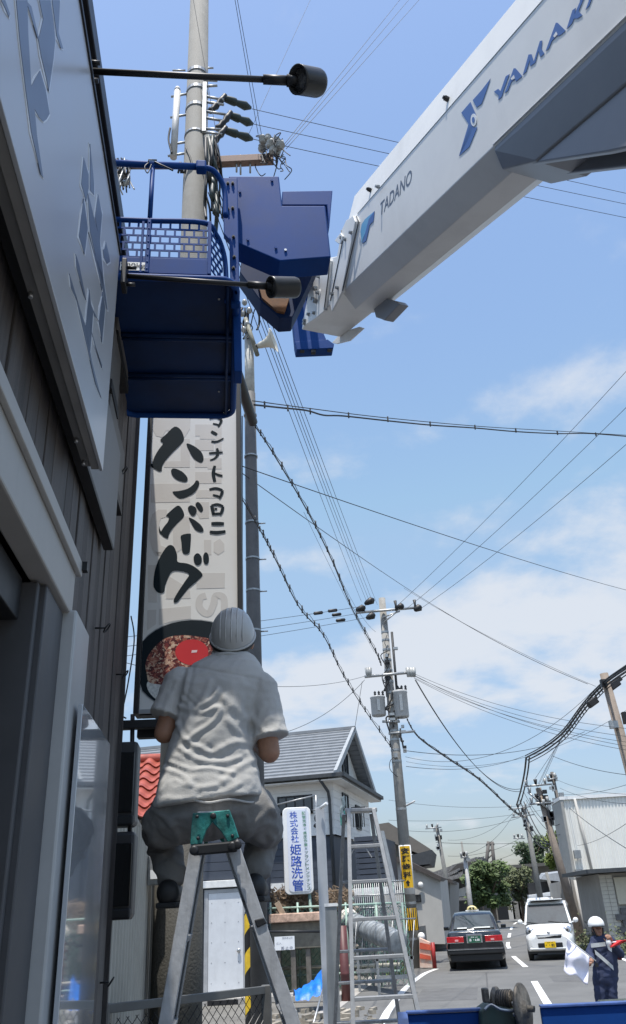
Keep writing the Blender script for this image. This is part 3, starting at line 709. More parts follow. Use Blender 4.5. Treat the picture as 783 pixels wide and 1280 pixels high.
# cylinder bracket
for so_ in (.05, sc - .0):
    pts = [BP(so_, cv - .07, tA + .18), BP(so_, cv - .07, tA + 1.3), BP(so_, cv - .30, tA + 1.15), BP(so_, cv - .34, tA + .80), BP(so_, cv - .26, tA + .60)]
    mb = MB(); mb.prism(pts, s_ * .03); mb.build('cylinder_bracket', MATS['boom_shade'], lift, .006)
mb = MB(); mb.rod(BP(.02, cv - .25, tA + .86), BP(sc + .06, cv - .25, tA + .86), .045, 16); mb.build('bracket_pin', m_steel, lift)
for k in range(5):
    a = k * 2 * pi / 5; c = BP(.015, cv - .25 + .07 * cos(a), tA + .86 + .07 * sin(a)); mb = MB(); mb.rod(c, c - s_ * -.04, .012, 6); mb.build('bolt', m_steel, lift)
# head of the boom: side cheek plates, wear pad housing and bolts (outlines from the photo on the side plane)
def side_plate(name, poly, off, th, m, bev=.003):
    pts = []
    for x, y in poly:
        d = RAY(x, y); q = P0 - s_ * off; pts.append(EYE + d * ((q - EYE).dot(s_) / d.dot(s_)))
    mb = MB(); mb.prism(pts, s_ * th); return mb.build(name, m, lift, bev)
k5 = 3.915
def side_pt0(x, y, off=.0215):
    d = RAY(x, y); q = P0 - s_ * off; return EYE + d * ((q - EYE).dot(s_) / d.dot(s_))
h5 = lambda pts: [(360 + x / k5, 200 + y / k5) for x, y in pts]
side_plate('head_cheek', h5([(335, 275), (345, 300), (268, 640), (222, 690), (210, 660), (285, 330), (318, 275)]), .010, .02, m_boom)
side_plate('head_cheek', h5([(320, 272), (285, 295), (262, 345), (268, 400), (200, 680), (215, 742), (262, 650), (330, 300)]), .020, .014, m_boom)
seam_m = mat('seam_shadow', (.06, .062, .065), .6)  # shadow gap painted as dark tubes along the cheek plate edges
for pl in ([(335, 275), (345, 300), (340, 330), (268, 640)], [(262, 345), (268, 400), (208, 690)], [(205, 490), (200, 560), (178, 730)]):
    mb = MB(); mb.tube([P0 + (side_pt0(*q) - P0) for q in h5(pl)], .0035, 5); mb.build('seam', seam_m, lift)
side_plate('head_shell', h5([(270, 380), (262, 345), (240, 470), (190, 480), (128, 540), (110, 600), (75, 780), (68, 830), (120, 790), (265, 655)]), .0, WB * .98, m_boom, .006)
side_plate('head_flange', h5([(185, 480), (205, 490), (175, 740), (140, 770), (95, 800), (72, 820), (78, 770), (110, 620), (135, 530)]), .02, .02, m_boom)
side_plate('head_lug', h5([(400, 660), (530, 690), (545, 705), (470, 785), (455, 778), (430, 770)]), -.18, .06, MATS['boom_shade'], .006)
side_plate('head_flange', h5([(215, 895), (262, 842), (350, 815), (370, 822), (300, 885), (238, 900)]), -.27, .012, m_boom)
for (x, y, r) in [(308, 355, .009), (242, 625, .009), (217, 655, .009), (278, 388, .009), (262, 380, .009), (118, 600, .010), (150, 572, .008), (100, 755, .010), (126, 748, .010), (82, 785, .010), (80, 800, .010), (184, 728, .007), (438, 130, .008), (90, 340, .0)]:
    if r == 0: continue
    d = RAY(360 + x / k5, 200 + y / k5); q = P0 - s_ * .026; p = EYE + d * ((q - EYE).dot(s_) / d.dot(s_))
    mb = MB(); mb.lathe(p + s_ * .012, -s_, [(0, r * 1.3), (.012, r * 1.3), (.012, r), (.024, r), (.024, r * .5)], 6, False); mb.build('bolt', m_galv, lift)
for (x, y, r) in [(150, 660, .035), (140, 630, .017), (138, 690, .017), (128, 680, .012), (152, 650, .012)]:
    d = RAY(360 + x / k5, 200 + y / k5); q = P0 - s_ * .022; p = EYE + d * ((q - EYE).dot(s_) / d.dot(s_))
    mb = MB(); mb.lathe(p + s_ * .012, -s_, [(0, r), (.012 if r > .03 else .03, r), (.014 if r > .03 else .034, r * .8)], 18 if r > .03 else 6, False); mb.build('pivot_cap' if r > .03 else 'bolt', m_boom if r > .03 else m_galv, lift)
# small plate and hook at the left of the head
side_plate('head_lug', h5([(228, 395), (258, 355), (268, 372), (258, 410), (245, 408)]), .03, .01, m_boom)
for tt in (.10, .95):
    mb = MB(); c = BP(.012, .07, tt + .05); nn = (v_ * .2 - s_).normalized(); mb.lathe(c, nn, [(0, .012), (.02, .012), (.02, .008), (.028, .008)], 6, False); mb.build('bolt', m_dark, lift)
# drips of old dirt on the lit side are in the paint material; the lettering:
BUV = (-u_, v_)
def side_pt(x, y, off=.003):
    d = RAY(x, y); q = P0 - s_ * off; return EYE + d * ((q - EYE).dot(s_) / d.dot(s_))
def boom_poly(name, pts, m, k, ox, oy, off=.003):
    return flat_poly(name, [(ox + x / k, oy + y / k) for x, y in pts], m, boom, P0 - s_ * .001, s_, 0, off)
m_txt = mat('boom_lettering', (.10, .12, .155), .4, var=.03); m_lblue = mat('logo_blue', (.055, .135, .36), .4, var=.03); m_lcy = mat('logo_cyan', (.12, .38, .62), .4, var=.03)
boom_poly('emblem', [(378, 290), (425, 250), (398, 305), (362, 405), (356, 350), (362, 315)], m_lcy, k5, 360, 200, .0012)
boom_poly('emblem', [(398, 290), (425, 250), (420, 300), (402, 318), (385, 395), (366, 410), (385, 340)], m_lblue, k5, 360, 200, .0022)
a0 = side_pt(360 + 450 / k5, 200 + 240 / k5); a1 = side_pt(360 + 605 / k5, 200 + 78 / k5); ln_ = (a1 - a0).dot(-u_)
hh_ = (side_pt(360 + 446 / k5, 200 + 205 / k5) - side_pt(360 + 452 / k5, 200 + 262 / k5)).dot(v_)
# 'TADANO' runs towards the base of the boom
text('lettering', 'TADANO', m_txt, boom, (a0 + a1) / 2 + s_ * .0022, -u_, v_, 1, bold=.014, fit=(ln_ * 1.0, .078))
k6 = 783 / 223.
boom_poly('emblem', [(60, 495), (100, 448), (125, 505), (100, 590), (78, 640), (50, 685), (92, 545)], m_lblue, k6, 560, 0, .0012)
boom_poly('emblem', [(110, 440), (150, 395), (188, 345), (170, 400), (150, 455), (128, 472)], m_lblue, k6, 560, 0, .0012)
boom_poly('emblem', [(50, 685), (98, 555), (130, 560), (95, 645)], m_lblue, k6, 560, 0, .0012)
cp = [(115 + 13 * cos(w), 527 + 28 * sin(w)) for w in np.linspace(0, 2 * pi, 14)[:-1]]; boom_poly('emblem', cp, m_white, k6, 560, 0, .0026)
cp = [(115 + 6 * cos(w), 527 + 13 * sin(w)) for w in np.linspace(0, 2 * pi, 14)[:-1]]; boom_poly('emblem', cp, m_lblue, k6, 560, 0, .004)
for g in [[(203, 403), (222, 390), (232, 400), (255, 335), (272, 325), (245, 400), (238, 425), (222, 440), (225, 420)],
          [(250, 410), (290, 300), (298, 300), (328, 335), (300, 358), (297, 348), (280, 360), (265, 398)],
          [(330, 330), (355, 240), (368, 238), (378, 270), (405, 180), (415, 178), (412, 215), (425, 235), (408, 250), (398, 225), (385, 275), (362, 292), (362, 262), (345, 315)],
          [(430, 225), (475, 100), (482, 100), (518, 135), (495, 155), (478, 160), (458, 180), (445, 212)],
          [(522, 128), (548, 45), (562, 35), (556, 65), (580, 10), (583, -15), (605, -25), (575, 50), (592, 68), (570, 82), (555, 82), (545, 105)],
          [(605, 45), (618, 10), (625, -30), (645, -40), (622, 25)]]:
    boom_poly('lettering', g, m_lblue, k6, 560, 0, .0012)
for g in [[(278, 345), (292, 330), (295, 345), (283, 352)], [(465, 160), (477, 140), (483, 152), (472, 165)]]: boom_poly('lettering', g, m_boom, k6, 560, 0, .0026)
# ------------------------------------------------------------------ poles
def pole_mesh(b, z1, r0, r1, n=20, z0=0):
    mb = MB(); mb.lathe(Vector((b.x, b.y, z0)), Z, [(0, r0), (z1 - z0, r1)], n); return mb
def band(parent, b, z, r, m=None, h=.05):
    mb = MB(); mb.lathe(Vector((b.x, b.y, z - h / 2)), Z, [(0, r + .001), (0, r + .008), (h, r + .008), (h, r + .001)], 20, False); return mb.build('band', m or m_galv, parent)
def zat(x, y, D): return AT(x, y, D).z
# P1, the big concrete pole
D1 = 6.7; e = AT(223, 1150, D1); b1 = Vector((e.x, D1, 0))
p1 = thing('utility_pole', 'thick concrete utility pole rising behind the blue bucket', 'utility pole', b1)
def xc(z, b=b1): return Vector((b.x, b.y, z))
ztop1 = zat(243, -60, D1)
pole_mesh(b1, ztop1, .190, .118).build('pole', m_conc, p1)
rad1 = lambda z: .190 - (.072) * z / ztop1
for (y, h) in [(118, .05), (140, .05), (173, .03), (96, .05)]: band(p1, b1, zat(243, y, D1), rad1(zat(243, y, D1)), None, h)
for y in (108, 340, 355):
    pass
def hbar(parent, name, x0, y0, x1, y1, D, r, m, n=8):
    mb = MB(); mb.tube([AT(x0, y0, D), AT(x1, y1, D)], r, n); return mb.build(name, m, parent)
zs = AT(207, 1012, D1).z
mb = MB(); mb.lathe(b1 + Z * .3, Z, [(0, rad1(.3) + .004), (zs - .3, rad1(zs) + .004)], 24); mb.build('lower_wrap', mat('dark_wrap', (.055, .052, .043), .75, var=.15, bump=.6, bscale=55), p1)  # dark dimpled wrap round the lower part of the pole
hbar(p1, 'step_bolt', 216, 88, 232, 88, D1, .012, m_galv); hbar(p1, 'step_bolt', 254, 85, 267, 85, D1, .012, m_galv)
# clamp straps round the pole with the pipe at its left
for (y0, xx) in [(121, 214), (147, 213), (181, 212), (195, 210)]:
    hbar(p1, 'standoff', xx, y0, 236, y0 - 4, D1 - .05, .014, m_galv)
mb = MB(); mb.tube([AT(222, 114, D1 - .05), AT(217, 197, D1 - .05)], .042, 12); mb.build('conduit', mat('grey_conduit', (.55, .55, .54), .5), p1)
mb = MB(); mb.tube([AT(222, 114, D1 - .05) + Z * .0, AT(222.2, 110, D1 - .05)], [.044, .03], 12); mb.build('conduit_cap', MATS['grey_conduit'], p1)
mb = MB(); mb.tube(bez([AT(213, 160, D1 - .1), AT(211, 175, D1 - .1), AT(215, 192, D1 - .1)]), .012, 6)
mb.tube(bez([AT(233, 185, D1 - .1), AT(240, 205, D1 - .15), AT(232, 206, D1 - .15), AT(212, 208, D1 - .15)]), .012, 6); mb.build('loose_wire', m_wire, p1)
# right rail carrying three strain insulators
mb = MB(); mb.box((AT(256, 105, D1 - .12) + AT(256, 165, D1 - .12)) / 2, (.05, .05, (AT(256, 105, D1) - AT(256, 165, D1)).z)); mb.build('rack', m_galv, p1, .004)
for (ya, xb, yb) in [(100, 272, 101), (108, 272, 107), (120, 280, 125), (127, 280, 131), (139, 282, 143), (147, 279, 151), (161, 278, 162), (165, 278, 168)]:
    hbar(p1, 'rack_arm', 255, ya, xb, yb, D1 - .12, .016, m_galv)
for (x0, y0, x1, y1, x2, y2) in [(262, 140, 282, 120, 314, 135), (271, 162, 289, 141, 316, 155), (262, 182, 283, 160, 316, 174)]:
    t = p1
    mb = MB(); mb.tube(bez([AT(x0, y0, D1 - .1), AT((x0 + x1) / 2 + 1, (y0 + y1) / 2, D1 - .1), AT(x1, y1 - 1, D1 - .1)], 4), [.03, .045, .03, .045, .03, .045, .035, .03, .03], 8); mb.build('insulator', m_black, t)
    a = AT(x1 - 4, y1 + 2, D1 - .1); c = AT(x2, y2, D1 + .1)
    mb = MB(); mb.tube([a, a.lerp(c, .12), a.lerp(c, .35), a.lerp(c, .45), a.lerp(c, .5), a.lerp(c, .8), c], [.02, .042, .05, .05, .036, .055, .02], 10); mb.build('cover', mat('cover_rubber', (.02, .035, .032), .55), t)
# the long crossarm at the right with insulator cluster
mb = MB(); ca0 = AT(262, 203, D1 - .15); ca1 = AT(342, 199, D1 - .15); mb.box((ca0 + ca1) / 2, ((ca1 - ca0).length, .09, .10), ((ca1 - ca0).normalized(), Vector((0, 1, 0)), Z)); mb.build('crossarm', mat('rusty_arm', (.24, .17, .14), .7, .2, var=.25, scale=20), p1, .004)
rnd = random.Random(3)
for (x, y, r) in [(329, 175, .05), (328, 185, .05), (338, 180, .05), (350, 182, .055), (346, 176, .045), (335, 172, .04), (346, 190, .05), (341, 187, .045)]:
    c = AT(x, y, D1 - .2 + rnd.uniform(-.15, .15)); ax = Vector((rnd.uniform(-.5, .5), rnd.uniform(-.3, .3), 1)).normalized()
    mb = MB(); mb.lathe(c - ax * r * 1.1, ax, [(0, r * .5), (.02, r * .9), (r * .7, r * .8), (r * .8, r), (r * 1.5, r * .85), (r * 1.6, r), (r * 2.1, r * .5), (r * 2.6, r * .3)], 12); mb.build('insulator', mat('porcelain', (.36, .37, .36), .3, var=.2), p1)
for k in range(28):
    x, y = rnd.uniform(326, 358), rnd.uniform(168, 200); pts = [AT(x, y, D1 - .2)]
    for j in range(3): x += rnd.uniform(-10, 10); y += rnd.uniform(-3, 14); pts.append(AT(x, y, D1 - .2 + rnd.uniform(-.2, .2)))
    mb = MB(); mb.tube(bez(pts, 5), .006, 5); mb.build('jumper_wire', m_wire, p1)
for k in range(15):
    x = 256 + rnd.uniform(0, 12); y = 170; pts = [AT(x, y, D1 - .2)]
    for j in range(5): x += rnd.uniform(-2, 6); y += rnd.uniform(14, 26); pts.append(AT(min(x, 284), y, D1 - .2 + rnd.uniform(-.15, .15)))
    mb = MB(); mb.tube(bez(pts, 4), rnd.choice((.012, .018, .025)), 6); mb.build('drop_cable', m_wire if k % 3 else MATS['cover_rubber'], p1)
for (x, h) in [(301, 12), (296, 9), (272, 6), (313, 10)]:
    mb = MB(); mb.rod(AT(x, 206 + h, D1 - .15), AT(x, 206 - h, D1 - .15), .012, 6); mb.build('pin', m_galv, p1)
# left side: tangle of small insulators at x 145-160, y 196-250
for k in range(9):
    x = 141 + (k % 5) * 4.5; y = 222 + rnd.uniform(-6, 8); c = AT(x, y, D1); mb = MB(); mb.ell(c, (.035, .035, .04), 8, 6); mb.build('insulator', MATS['porcelain'], p1)
for k in range(30):
    x = 138 + rnd.uniform(0, 22); y = 200 + rnd.uniform(-3, 6); pts = [AT(x, y, D1)]
    for j in range(3): x += rnd.uniform(-5, 5); y += rnd.uniform(6, 16); pts.append(AT(x, y, D1 + rnd.uniform(-.2, .2)))
    mb = MB(); mb.tube(bez(pts, 5), .009, 5); mb.build('jumper_wire', m_wire if k % 3 else MATS['porcelain'], p1)
hbar(p1, 'crossarm', 137, 208, 236, 208, D1 + .1, .035, MATS['rusty_arm'])
for k in range(20):
    x = rnd.uniform(220, 262); mb = MB(); mb.tube([AT(x, 203, D1 - .1), AT(x + rnd.uniform(-6, 6), 216, D1 - .1)], .012, 6); mb.build('jumper_wire', m_wire, p1)

# P2, slim pole with the loudspeaker
D2 = 8.6; e = AT(316, 700, D2); b2 = Vector((e.x, D2, 0))
p2 = thing('utility_pole', 'slim grey pole beside the banner with a horn loudspeaker near its top', 'pole', b2)
zz = [0, zat(312, 820, D2), zat(310, 492, D2), zat(308, 420, D2)]
mb = MB(); mb.lathe(b2, Z, [(0, .085), (zz[1], .083), (zz[2], .070)], 16); mb.build('pole', mat('dark_pole', (.10, .10, .10), .7, var=.2, dirt=.2), p2)
mb = MB(); mb.lathe(b2 + Z * zz[2], Z, [(0, .064), (zz[3] - zz[2], .060)], 16); mb.build('upper_pole', mat('chalky_pole', (.50, .50, .47), .8, var=.25, scale=9, dirt=.5), p2)
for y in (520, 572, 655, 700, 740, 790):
    z = zat(314, y, D2); mb = MB(); mb.lathe(b2 + Z * z, Z, [(0, .085), (.02, .085)], 14, False); mb.build('band', m_galv, p2)
    if y > 640: mb = MB(); mb.rod(b2 + Z * z + Vector((.07, 0, 0)), b2 + Z * z + Vector((.16, 0, 0)), .008, 6); mb.build('step_bolt', m_galv, p2)
mb = MB(); mb.tube([AT(303, 520, D2 - .1), AT(303, 750, D2 - .1)], .008, 6); mb.tube([AT(299, 548, D2 - .1), AT(299, 760, D2 - .1)], .012, 6); mb.build('riser_cable', m_wire, p2)
mb = MB(); mb.tube([AT(307, 398, D2 - .1), AT(322, 444, D2 - .1)], .03, 8); mb.build('bracket', mat('old_bracket', (.22, .22, .18), .7, var=.3), p2)
hc = AT(322, 433, D2 - .1); hd = Vector((.93, -.25, .16)).normalized()
horn = thing('horn_speaker', 'cream horn loudspeaker pointing right on the slim pole', 'loudspeaker', hc)
mb = MB(); mb.lathe(hc, hd, [(0, .03), (.05, .045), (.09, .05), (.14, .065), (.19, .10), (.225, .155), (.235, .17), (.23, .155), (.19, .09), (.1, .03)], 22); mb.build('horn', mat('horn_cream', (.62, .60, .52), .5, var=.08, dirt=.2), horn)
mb = MB(); mb.lathe(hc - hd * .06, hd, [(0, .03), (.06, .035)], 14); mb.build('driver', m_dark, horn)
for k in range(10):
    x = rnd.uniform(300, 320); y = 385; pts = [AT(x, y, D2 - .1)]
    for j in range(3): x = min(max(x + rnd.uniform(-7, 7), 298), 324); y += rnd.uniform(6, 18); pts.append(AT(x, y, D2 + rnd.uniform(-.2, .2)))
    mb = MB(); mb.tube(bez(pts, 5), rnd.choice((.008, .014)), 6); mb.build('jumper_wire', m_wire, p2)
for (x, y) in [(306, 378), (312, 388), (303, 392), (309, 405), (305, 412)]:
    mb = MB(); mb.ell(AT(x, y, D2 - .1), (.04, .04, .05), 8, 6); mb.build('insulator', MATS['porcelain'], p2)
# yellow and black guard round a small pipe in front of the door
D3g = 9.4; a = AT(312, 1142, D3g); b3 = Vector((a.x, D3g, 0))
gd = thing('pole_guard', 'yellow and black striped guard tube on a stay wire behind the ladder', 'pole guard', b3)
def stripes(parent, b, z0, z1, r, n, pitch, ma, mc, lean=Vector((0, 0, 0)), turns=1.0):
    """spiral of two colours built as two interleaved bands of faces"""
    for which, m in ((0, ma), (1, mc)):
        mb = MB(); seg = 16; K_ = int((z1 - z0) / pitch * 2) + 2
        for k in range(-2, K_):
            if k % 2 != which: continue
            vs = []
            for i in range(seg + 1):
                a = 2 * pi * i / seg; zz0 = z0 + (k + 2 * i / seg * turns - 1) * pitch / 2
                for q in (zz0, zz0 + pitch / 2):
                    q = min(max(q, z0), z1); f = (q - z0); vs.append(Vector((b.x, b.y, 0)) + lean * f + Vector((r * cos(a), r * sin(a), q)))
            mb.add(vs, [(2 * i, 2 * i + 2, 2 * i + 3, 2 * i + 1) for i in range(seg)], True)
        mb.build('stripe', m, parent)
stripes(gd, b3, .2, a.z, .055, 16, .36, m_yellow, m_black, Vector((.0, 0, 0)))
mb = MB(); mb.lathe(b3, Z, [(0, .05), (a.z + .02, .05)], 12); mb.build('guard_core', m_black, gd)

# P3, the pole by the road
D3 = 29.0; e = AT(519, 1200, D3); b3 = Vector((e.x, D3, 0)); ZT3 = zat(479, 748, D3)
p3 = thing('utility_pole', 'concrete utility pole with two transformers and a yellow sign by the road', 'utility pole', b3)
pole_mesh(b3, ZT3, .215, .125).build('pole', mat('road_pole', (.27, .262, .24), .85, var=.14, scale=5, bump=.2, bscale=80, dirt=.2), p3)
r3 = lambda z: .215 - .09 * z / ZT3
def o3(x, y, dD=0): return AT(x, y, D3 + dD)
mb = MB(); mb.tube([o3(445, 766, -.2), o3(527, 759, -.2)], .05, 6); mb.build('crossarm', m_galv, p3)
mb = MB(); mb.tube([o3(478, 772, -.2), o3(500, 764, -.2)], .03, 6); mb.tube([o3(480, 778, -.2), o3(497, 764, -.2)], .03, 6); mb.build('arm_brace', m_galv, p3)
mb = MB(); mb.tube([o3(456, 846, -.25), o3(518, 840, -.25)], .055, 6); mb.build('crossarm', m_galv, p3)
mb = MB(); mb.tube([o3(486, 917, -.2), o3(519, 914, -.2)], .045, 6); mb.build('crossarm', m_galv, p3)
mb = MB(); mb.tube([o3(478, 902, -.2), o3(500, 902, -.2)], .045, 6); mb.build('crossarm', m_galv, p3)
for (xa, ya, xb, yb) in [(456, 755, 468, 749), (445, 763, 457, 759), (458, 773, 469, 768), (496, 760, 505, 757), (518, 763, 527, 758)]:
    a_, c_ = o3(xa, ya, -.2), o3(xb, yb, -.2)
    mb = MB(); mb.tube([a_, a_.lerp(c_, .2), a_.lerp(c_, .75), c_], [.05, .10, .15, .05], 8); mb.build('insulator', m_black, p3)
for (x, y) in [(494, 751), (518, 750)]:
    mb = MB(); mb.tube([o3(x, y, -.2), o3(x + 1, y + 6, -.2), o3(x + 2, y + 12, -.2)], [.06, .04, .08], 8); mb.build('insulator', m_black, p3)
for x in (517, 514, 462, 459, 510):
    mb = MB(); mb.tube([o3(x, 835, -.25), o3(x + 1, 846, -.25)], [.09, .06], 8); mb.build('insulator', MATS['porcelain'], p3)
m_tr = mat('transformer_grey', (.42, .43, .43), .5, var=.06, dirt=.15)
for (x, y0, y1, w) in [(474, 871, 895, .26), (502.5, 864, 897, .27)]:
    t = thing('transformer', {474: 'left smaller grey transformer can on the roadside pole', 502.5: 'right larger grey transformer can on the roadside pole'}[x], 'transformer', o3(x, y1, -.1))
    a_, c_ = o3(x, y1, -.1), o3(x, y0, -.1); h = (c_ - a_).length
    mb = MB(); mb.lathe(a_, Z, [(0, w * .92), (.04, w), (h * .9, w), (h * .92, w * 1.06), (h, w * 1.04), (h * 1.02, w * .5)], 20); mb.build('can', m_tr, t)
    for k in range(3):
        mb = MB(); q = c_ + Vector((-.14 + .14 * k, -.05, .02)); mb.lathe(q, Z, [(0, .03), (.05, .05), (.08, .03), (.12, .05), (.18, .02)], 8); mb.build('bushing', m_dark, t)
    mb = MB(); mb.box(a_ + Z * h * .5 + Vector((.0, -w - .02, 0)), (.1, .04, h * .6)); mb.build('bracket', m_galv, t)
for (y) in (790, 800, 812, 825, 838, 852, 866, 880, 900, 914, 925, 938, 952, 1012, 1075, 1130, 1175):
    z = zat(490, y, D3); band(p3, b3, z, r3(z), None, .07)
for k in range(22):
    y = rnd.uniform(775, 945); s = rnd.choice((-1, 1)); x = 483 + (y - 750) * .092; pts = [o3(x + s * 3, y, -.22)]
    for j in range(3): pts.append(o3(x + s * rnd.uniform(2, 14), y + (j + 1) * rnd.uniform(4, 12), -.22))
    mb = MB(); mb.tube(bez(pts, 4), rnd.choice((.02, .03, .012)), 5); mb.build('jumper_wire', m_wire, p3)
for k in range(14):
    y = rnd.uniform(800, 945); x = 483 + (y - 750) * .092 + rnd.choice((-6, 6)); mb = MB(); mb.box(o3(x, y, -.2), (rnd.uniform(.08, .2), .12, rnd.uniform(.08, .16))); mb.build('fitting', rnd.choice((m_galv, m_dark, m_galv)), p3)
mb = MB(); mb.tube([o3(490, 790, -.2), o3(499, 895, -.2)], .05, 6); mb.build('riser_cable', m_wire, p3)
mb = MB(); mb.tube(bez([o3(508, 1007, -.1), o3(514, 1004, -.5), o3(519, 1001, -.6)]), .03, 6); mb.build('lamp_arm', MATS['grey_conduit'], p3)
# yellow notice wrapped on the pole: white band, yellow face with black characters
zb0, zb1 = zat(508, 1110, D3), zat(505, 1058, D3); zw = zat(508, 1118, D3)
mb = MB(); mb.lathe(b3 + Z * zw, Z, [(0, .205), (zb1 - zw + .03, .200)], 20); mb.build('sign_wrap', m_white, p3)
def arcplate(mb, b, z0, z1, r, a0, a1, n=6):
    vs = []
    for i in range(n + 1):
        a = a0 + (a1 - a0) * i / n
        for z in (z0, z1): vs.append(Vector((b.x + r * cos(a), b.y + r * sin(a), z)))
    mb.add(vs, [(2 * i, 2 * i + 2, 2 * i + 3, 2 * i + 1) for i in range(n)], True)
fa = atan2(-b3.y, -b3.x)
mb = MB(); arcplate(mb, b3, zb0, zb1, .208, fa - .95, fa + .95); mb.build('sign_wrap_face', mat('sign_yellow', (.85, .50, .02), .5, var=.03), p3)
hchr = (zb1 - zb0) / 5.2
for i, ch in enumerate(['安', '原', '歯', '科', '⬆']):
    c = Vector((b3.x, b3.y, 0)) + Vector((cos(fa), sin(fa), 0)) * .2125 + Z * (zb1 - hchr * (i + .62))
    rt = Vector((-sin(fa), cos(fa), 0));
    if ch == '⬆':
        mb = MB(); w = hchr * .32
        mb.add([c + rt * x * w + Z * y * w for x, y in ((-.4, -1.2), (.4, -1.2), (.4, 0), (1, 0), (0, 1.2), (-1, 0), (-.4, 0))], [tuple(range(7))]); mb.build('lettering', m_black, p3)
    else: text('lettering', ch, m_black, p3, c, rt, Z, 1, bold=.04, fit=(.27, hchr * .80))
# black and yellow stripes on the pole foot
zs0, zs1 = zat(512, 1163, D3), zat(512, 1135, D3)
for k in range(7):
    a0 = fa - 1.15 + k * .33; mb = MB(); arcplate(mb, b3, zs0, zs1, .224, a0, a0 + .165, 2); mb.build('stripe', MATS['sign_yellow'], p3)
mb = MB(); mb.lathe(b3 + Z * zs0, Z, [(0, .2215), (zs1 - zs0, .2205)], 20); mb.build('stripe_wrap', m_black, p3)

# generic distant poles
def far_pole(xb, yb, xt, yt, D, r, label, arms=(), m=None, fit=6, seed=1, cat='utility pole', tb=None):
    e = AT(xb, yb, D); t_ = AT(xt, yt, D); base = e + (e - t_) * ((e.z - 0) / max(.01, (t_.z - e.z))) if e.z > 0 else e
    base.z = 0
    t = thing('utility_pole', label, cat, base)
    mb = MB(); mb.tube([base, t_], [r, r * .62], 12); mb.build('pole', m or m_conc, t)
    rr = random.Random(seed)
    for (x0, y0, x1, y1) in arms:
        mb = MB(); mb.tube([AT(x0, y0, D - .2), AT(x1, y1, D - .2)], .045, 6); mb.build('crossarm', m_galv, t)
        for k in range(3):
            f = (k + .3) / 3; q = AT(x0 + (x1 - x0) * f, y0 + (y1 - y0) * f - 1, D - .2); mb = MB(); mb.tube([q, q + Z * .22], [.05, .09], 6); mb.build('insulator', m_black if k % 2 else MATS['porcelain'], t)
    for k in range(fit):
        f = rr.uniform(.02, .5); q = t_.lerp(base, f * .5) + Vector((rr.choice((-1, 1)) * rr.uniform(.1, .25), -.15, 0))
        mb = MB(); mb.box(q, (rr.uniform(.1, .25), .14, rr.uniform(.12, .35))); mb.build('fitting', rr.choice((m_galv, m_dark)), t)
    return t
far_pole(783, 945, 755, 842, 24, .20, 'leaning brown concrete pole at the right edge carrying the thick cable bundle', m=mat('brown_pole', (.22, .18, .145), .8, var=.15), fit=3)
far_pole(714, 1130, 673, 985, 38, .21, 'tall pole crowded with cables left of the corrugated building', [(655, 983, 690, 980), (660, 990, 686, 1012), (662, 1005, 692, 1003)], fit=16, seed=4, m=MATS['brown_pole'])
far_pole(716, 1090, 690, 965, 46, .15, 'thin dark pole close to the corrugated building wall', [(684, 975, 697, 972)], fit=8, seed=5, m=mat('dark_far_pole', (.12, .11, .10), .8))
far_pole(675, 1118, 655, 1008, 60, .22, 'slim pole in front of the green trees right of centre', [(640, 1022, 668, 1018), (636, 1012, 664, 1008), (642, 1048, 656, 1048)], fit=9, seed=6)
far_pole(691, 1118, 683, 1090, 52, .14, 'short bare concrete post beside the white shed', fit=0, seed=7)
far_pole(590, 1150, 581, 1068, 45, .16, 'pale pole beside the taxi roof in front of the old house', [(576, 1072, 586, 1071)], fit=2, seed=8, m=mat('pale_pole', (.42, .42, .41), .7))
far_pole(560, 1110, 546, 1032, 62, .19, 'thin pole with crossarm left of the old tiled house', [(532, 1036, 552, 1034)], fit=9, seed=9)
far_pole(582, 1085, 577, 1052, 70, .12, 'small bare pole behind the old tiled house', fit=1, seed=10)
# lattice of three poles far away
lt = thing('lattice_tower', 'small far lattice mast above the trees', 'mast', AT(614, 1100, 95))
mb = MB(); top = [AT(x, 1052, 95) for x in (611, 615)]; bot = [AT(x, 1090, 95) for x in (607, 619)]
for a_, b_ in zip(top, bot): mb.tube([b_, a_], .2, 6)
for k in range(5):
    f = k / 5; mb.tube([bot[0].lerp(top[0], f), bot[1].lerp(top[1], f + .2)], .08, 5)
mb.build('lattice', MATS['dark_far_pole'], lt)
mb = MB(); mb.tube([AT(608, 1056, 95), AT(618, 1055, 95)], .15, 6); mb.build('crossarm', MATS['dark_far_pole'], lt)
# ------------------------------------------------------------------ ground, road
m_ground = mat('yard_ground', (.155, .148, .13), .9, var=.25, scale=1.2, bump=.5, bscale=30)
m_asph = mat('asphalt', (.135, .135, .13), .88, var=.16, scale=.9, bump=.5, bscale=90)
m_line = mat('road_marking', (.72, .72, .70), .6, var=.1, scale=12, dirt=.15)
m_kerb = mat('kerb_concrete', (.36, .345, .32), .85, var=.12, scale=3, bump=.3, bscale=60)
mb = MB(); mb.add([(-400, -60, 0), (400, -60, 0), (400, 1500, 0), (-400, 1500, 0)], [(0, 1, 2, 3)])
tag(mb.build('ground', m_ground), kind='structure')
cl = [(0.9, -2), (2.6, 9), (3.94, 17.8), (4.75, 22.6), (5.49, 27.0), (6.08, 31.7), (7.3, 39), (9.3, 48.8), (12.5, 64), (17.5, 84), (24, 104), (34, 124)]
def road_c(y):
    for (x0, y0), (x1, y1) in zip(cl, cl[1:]):
        if y <= y1: return x0 + (x1 - x0) * (y - y0) / (y1 - y0)
    return cl[-1][0]
cpts = [p for p in bez([Vector((x, y, 0)) for x, y in cl], 6)]
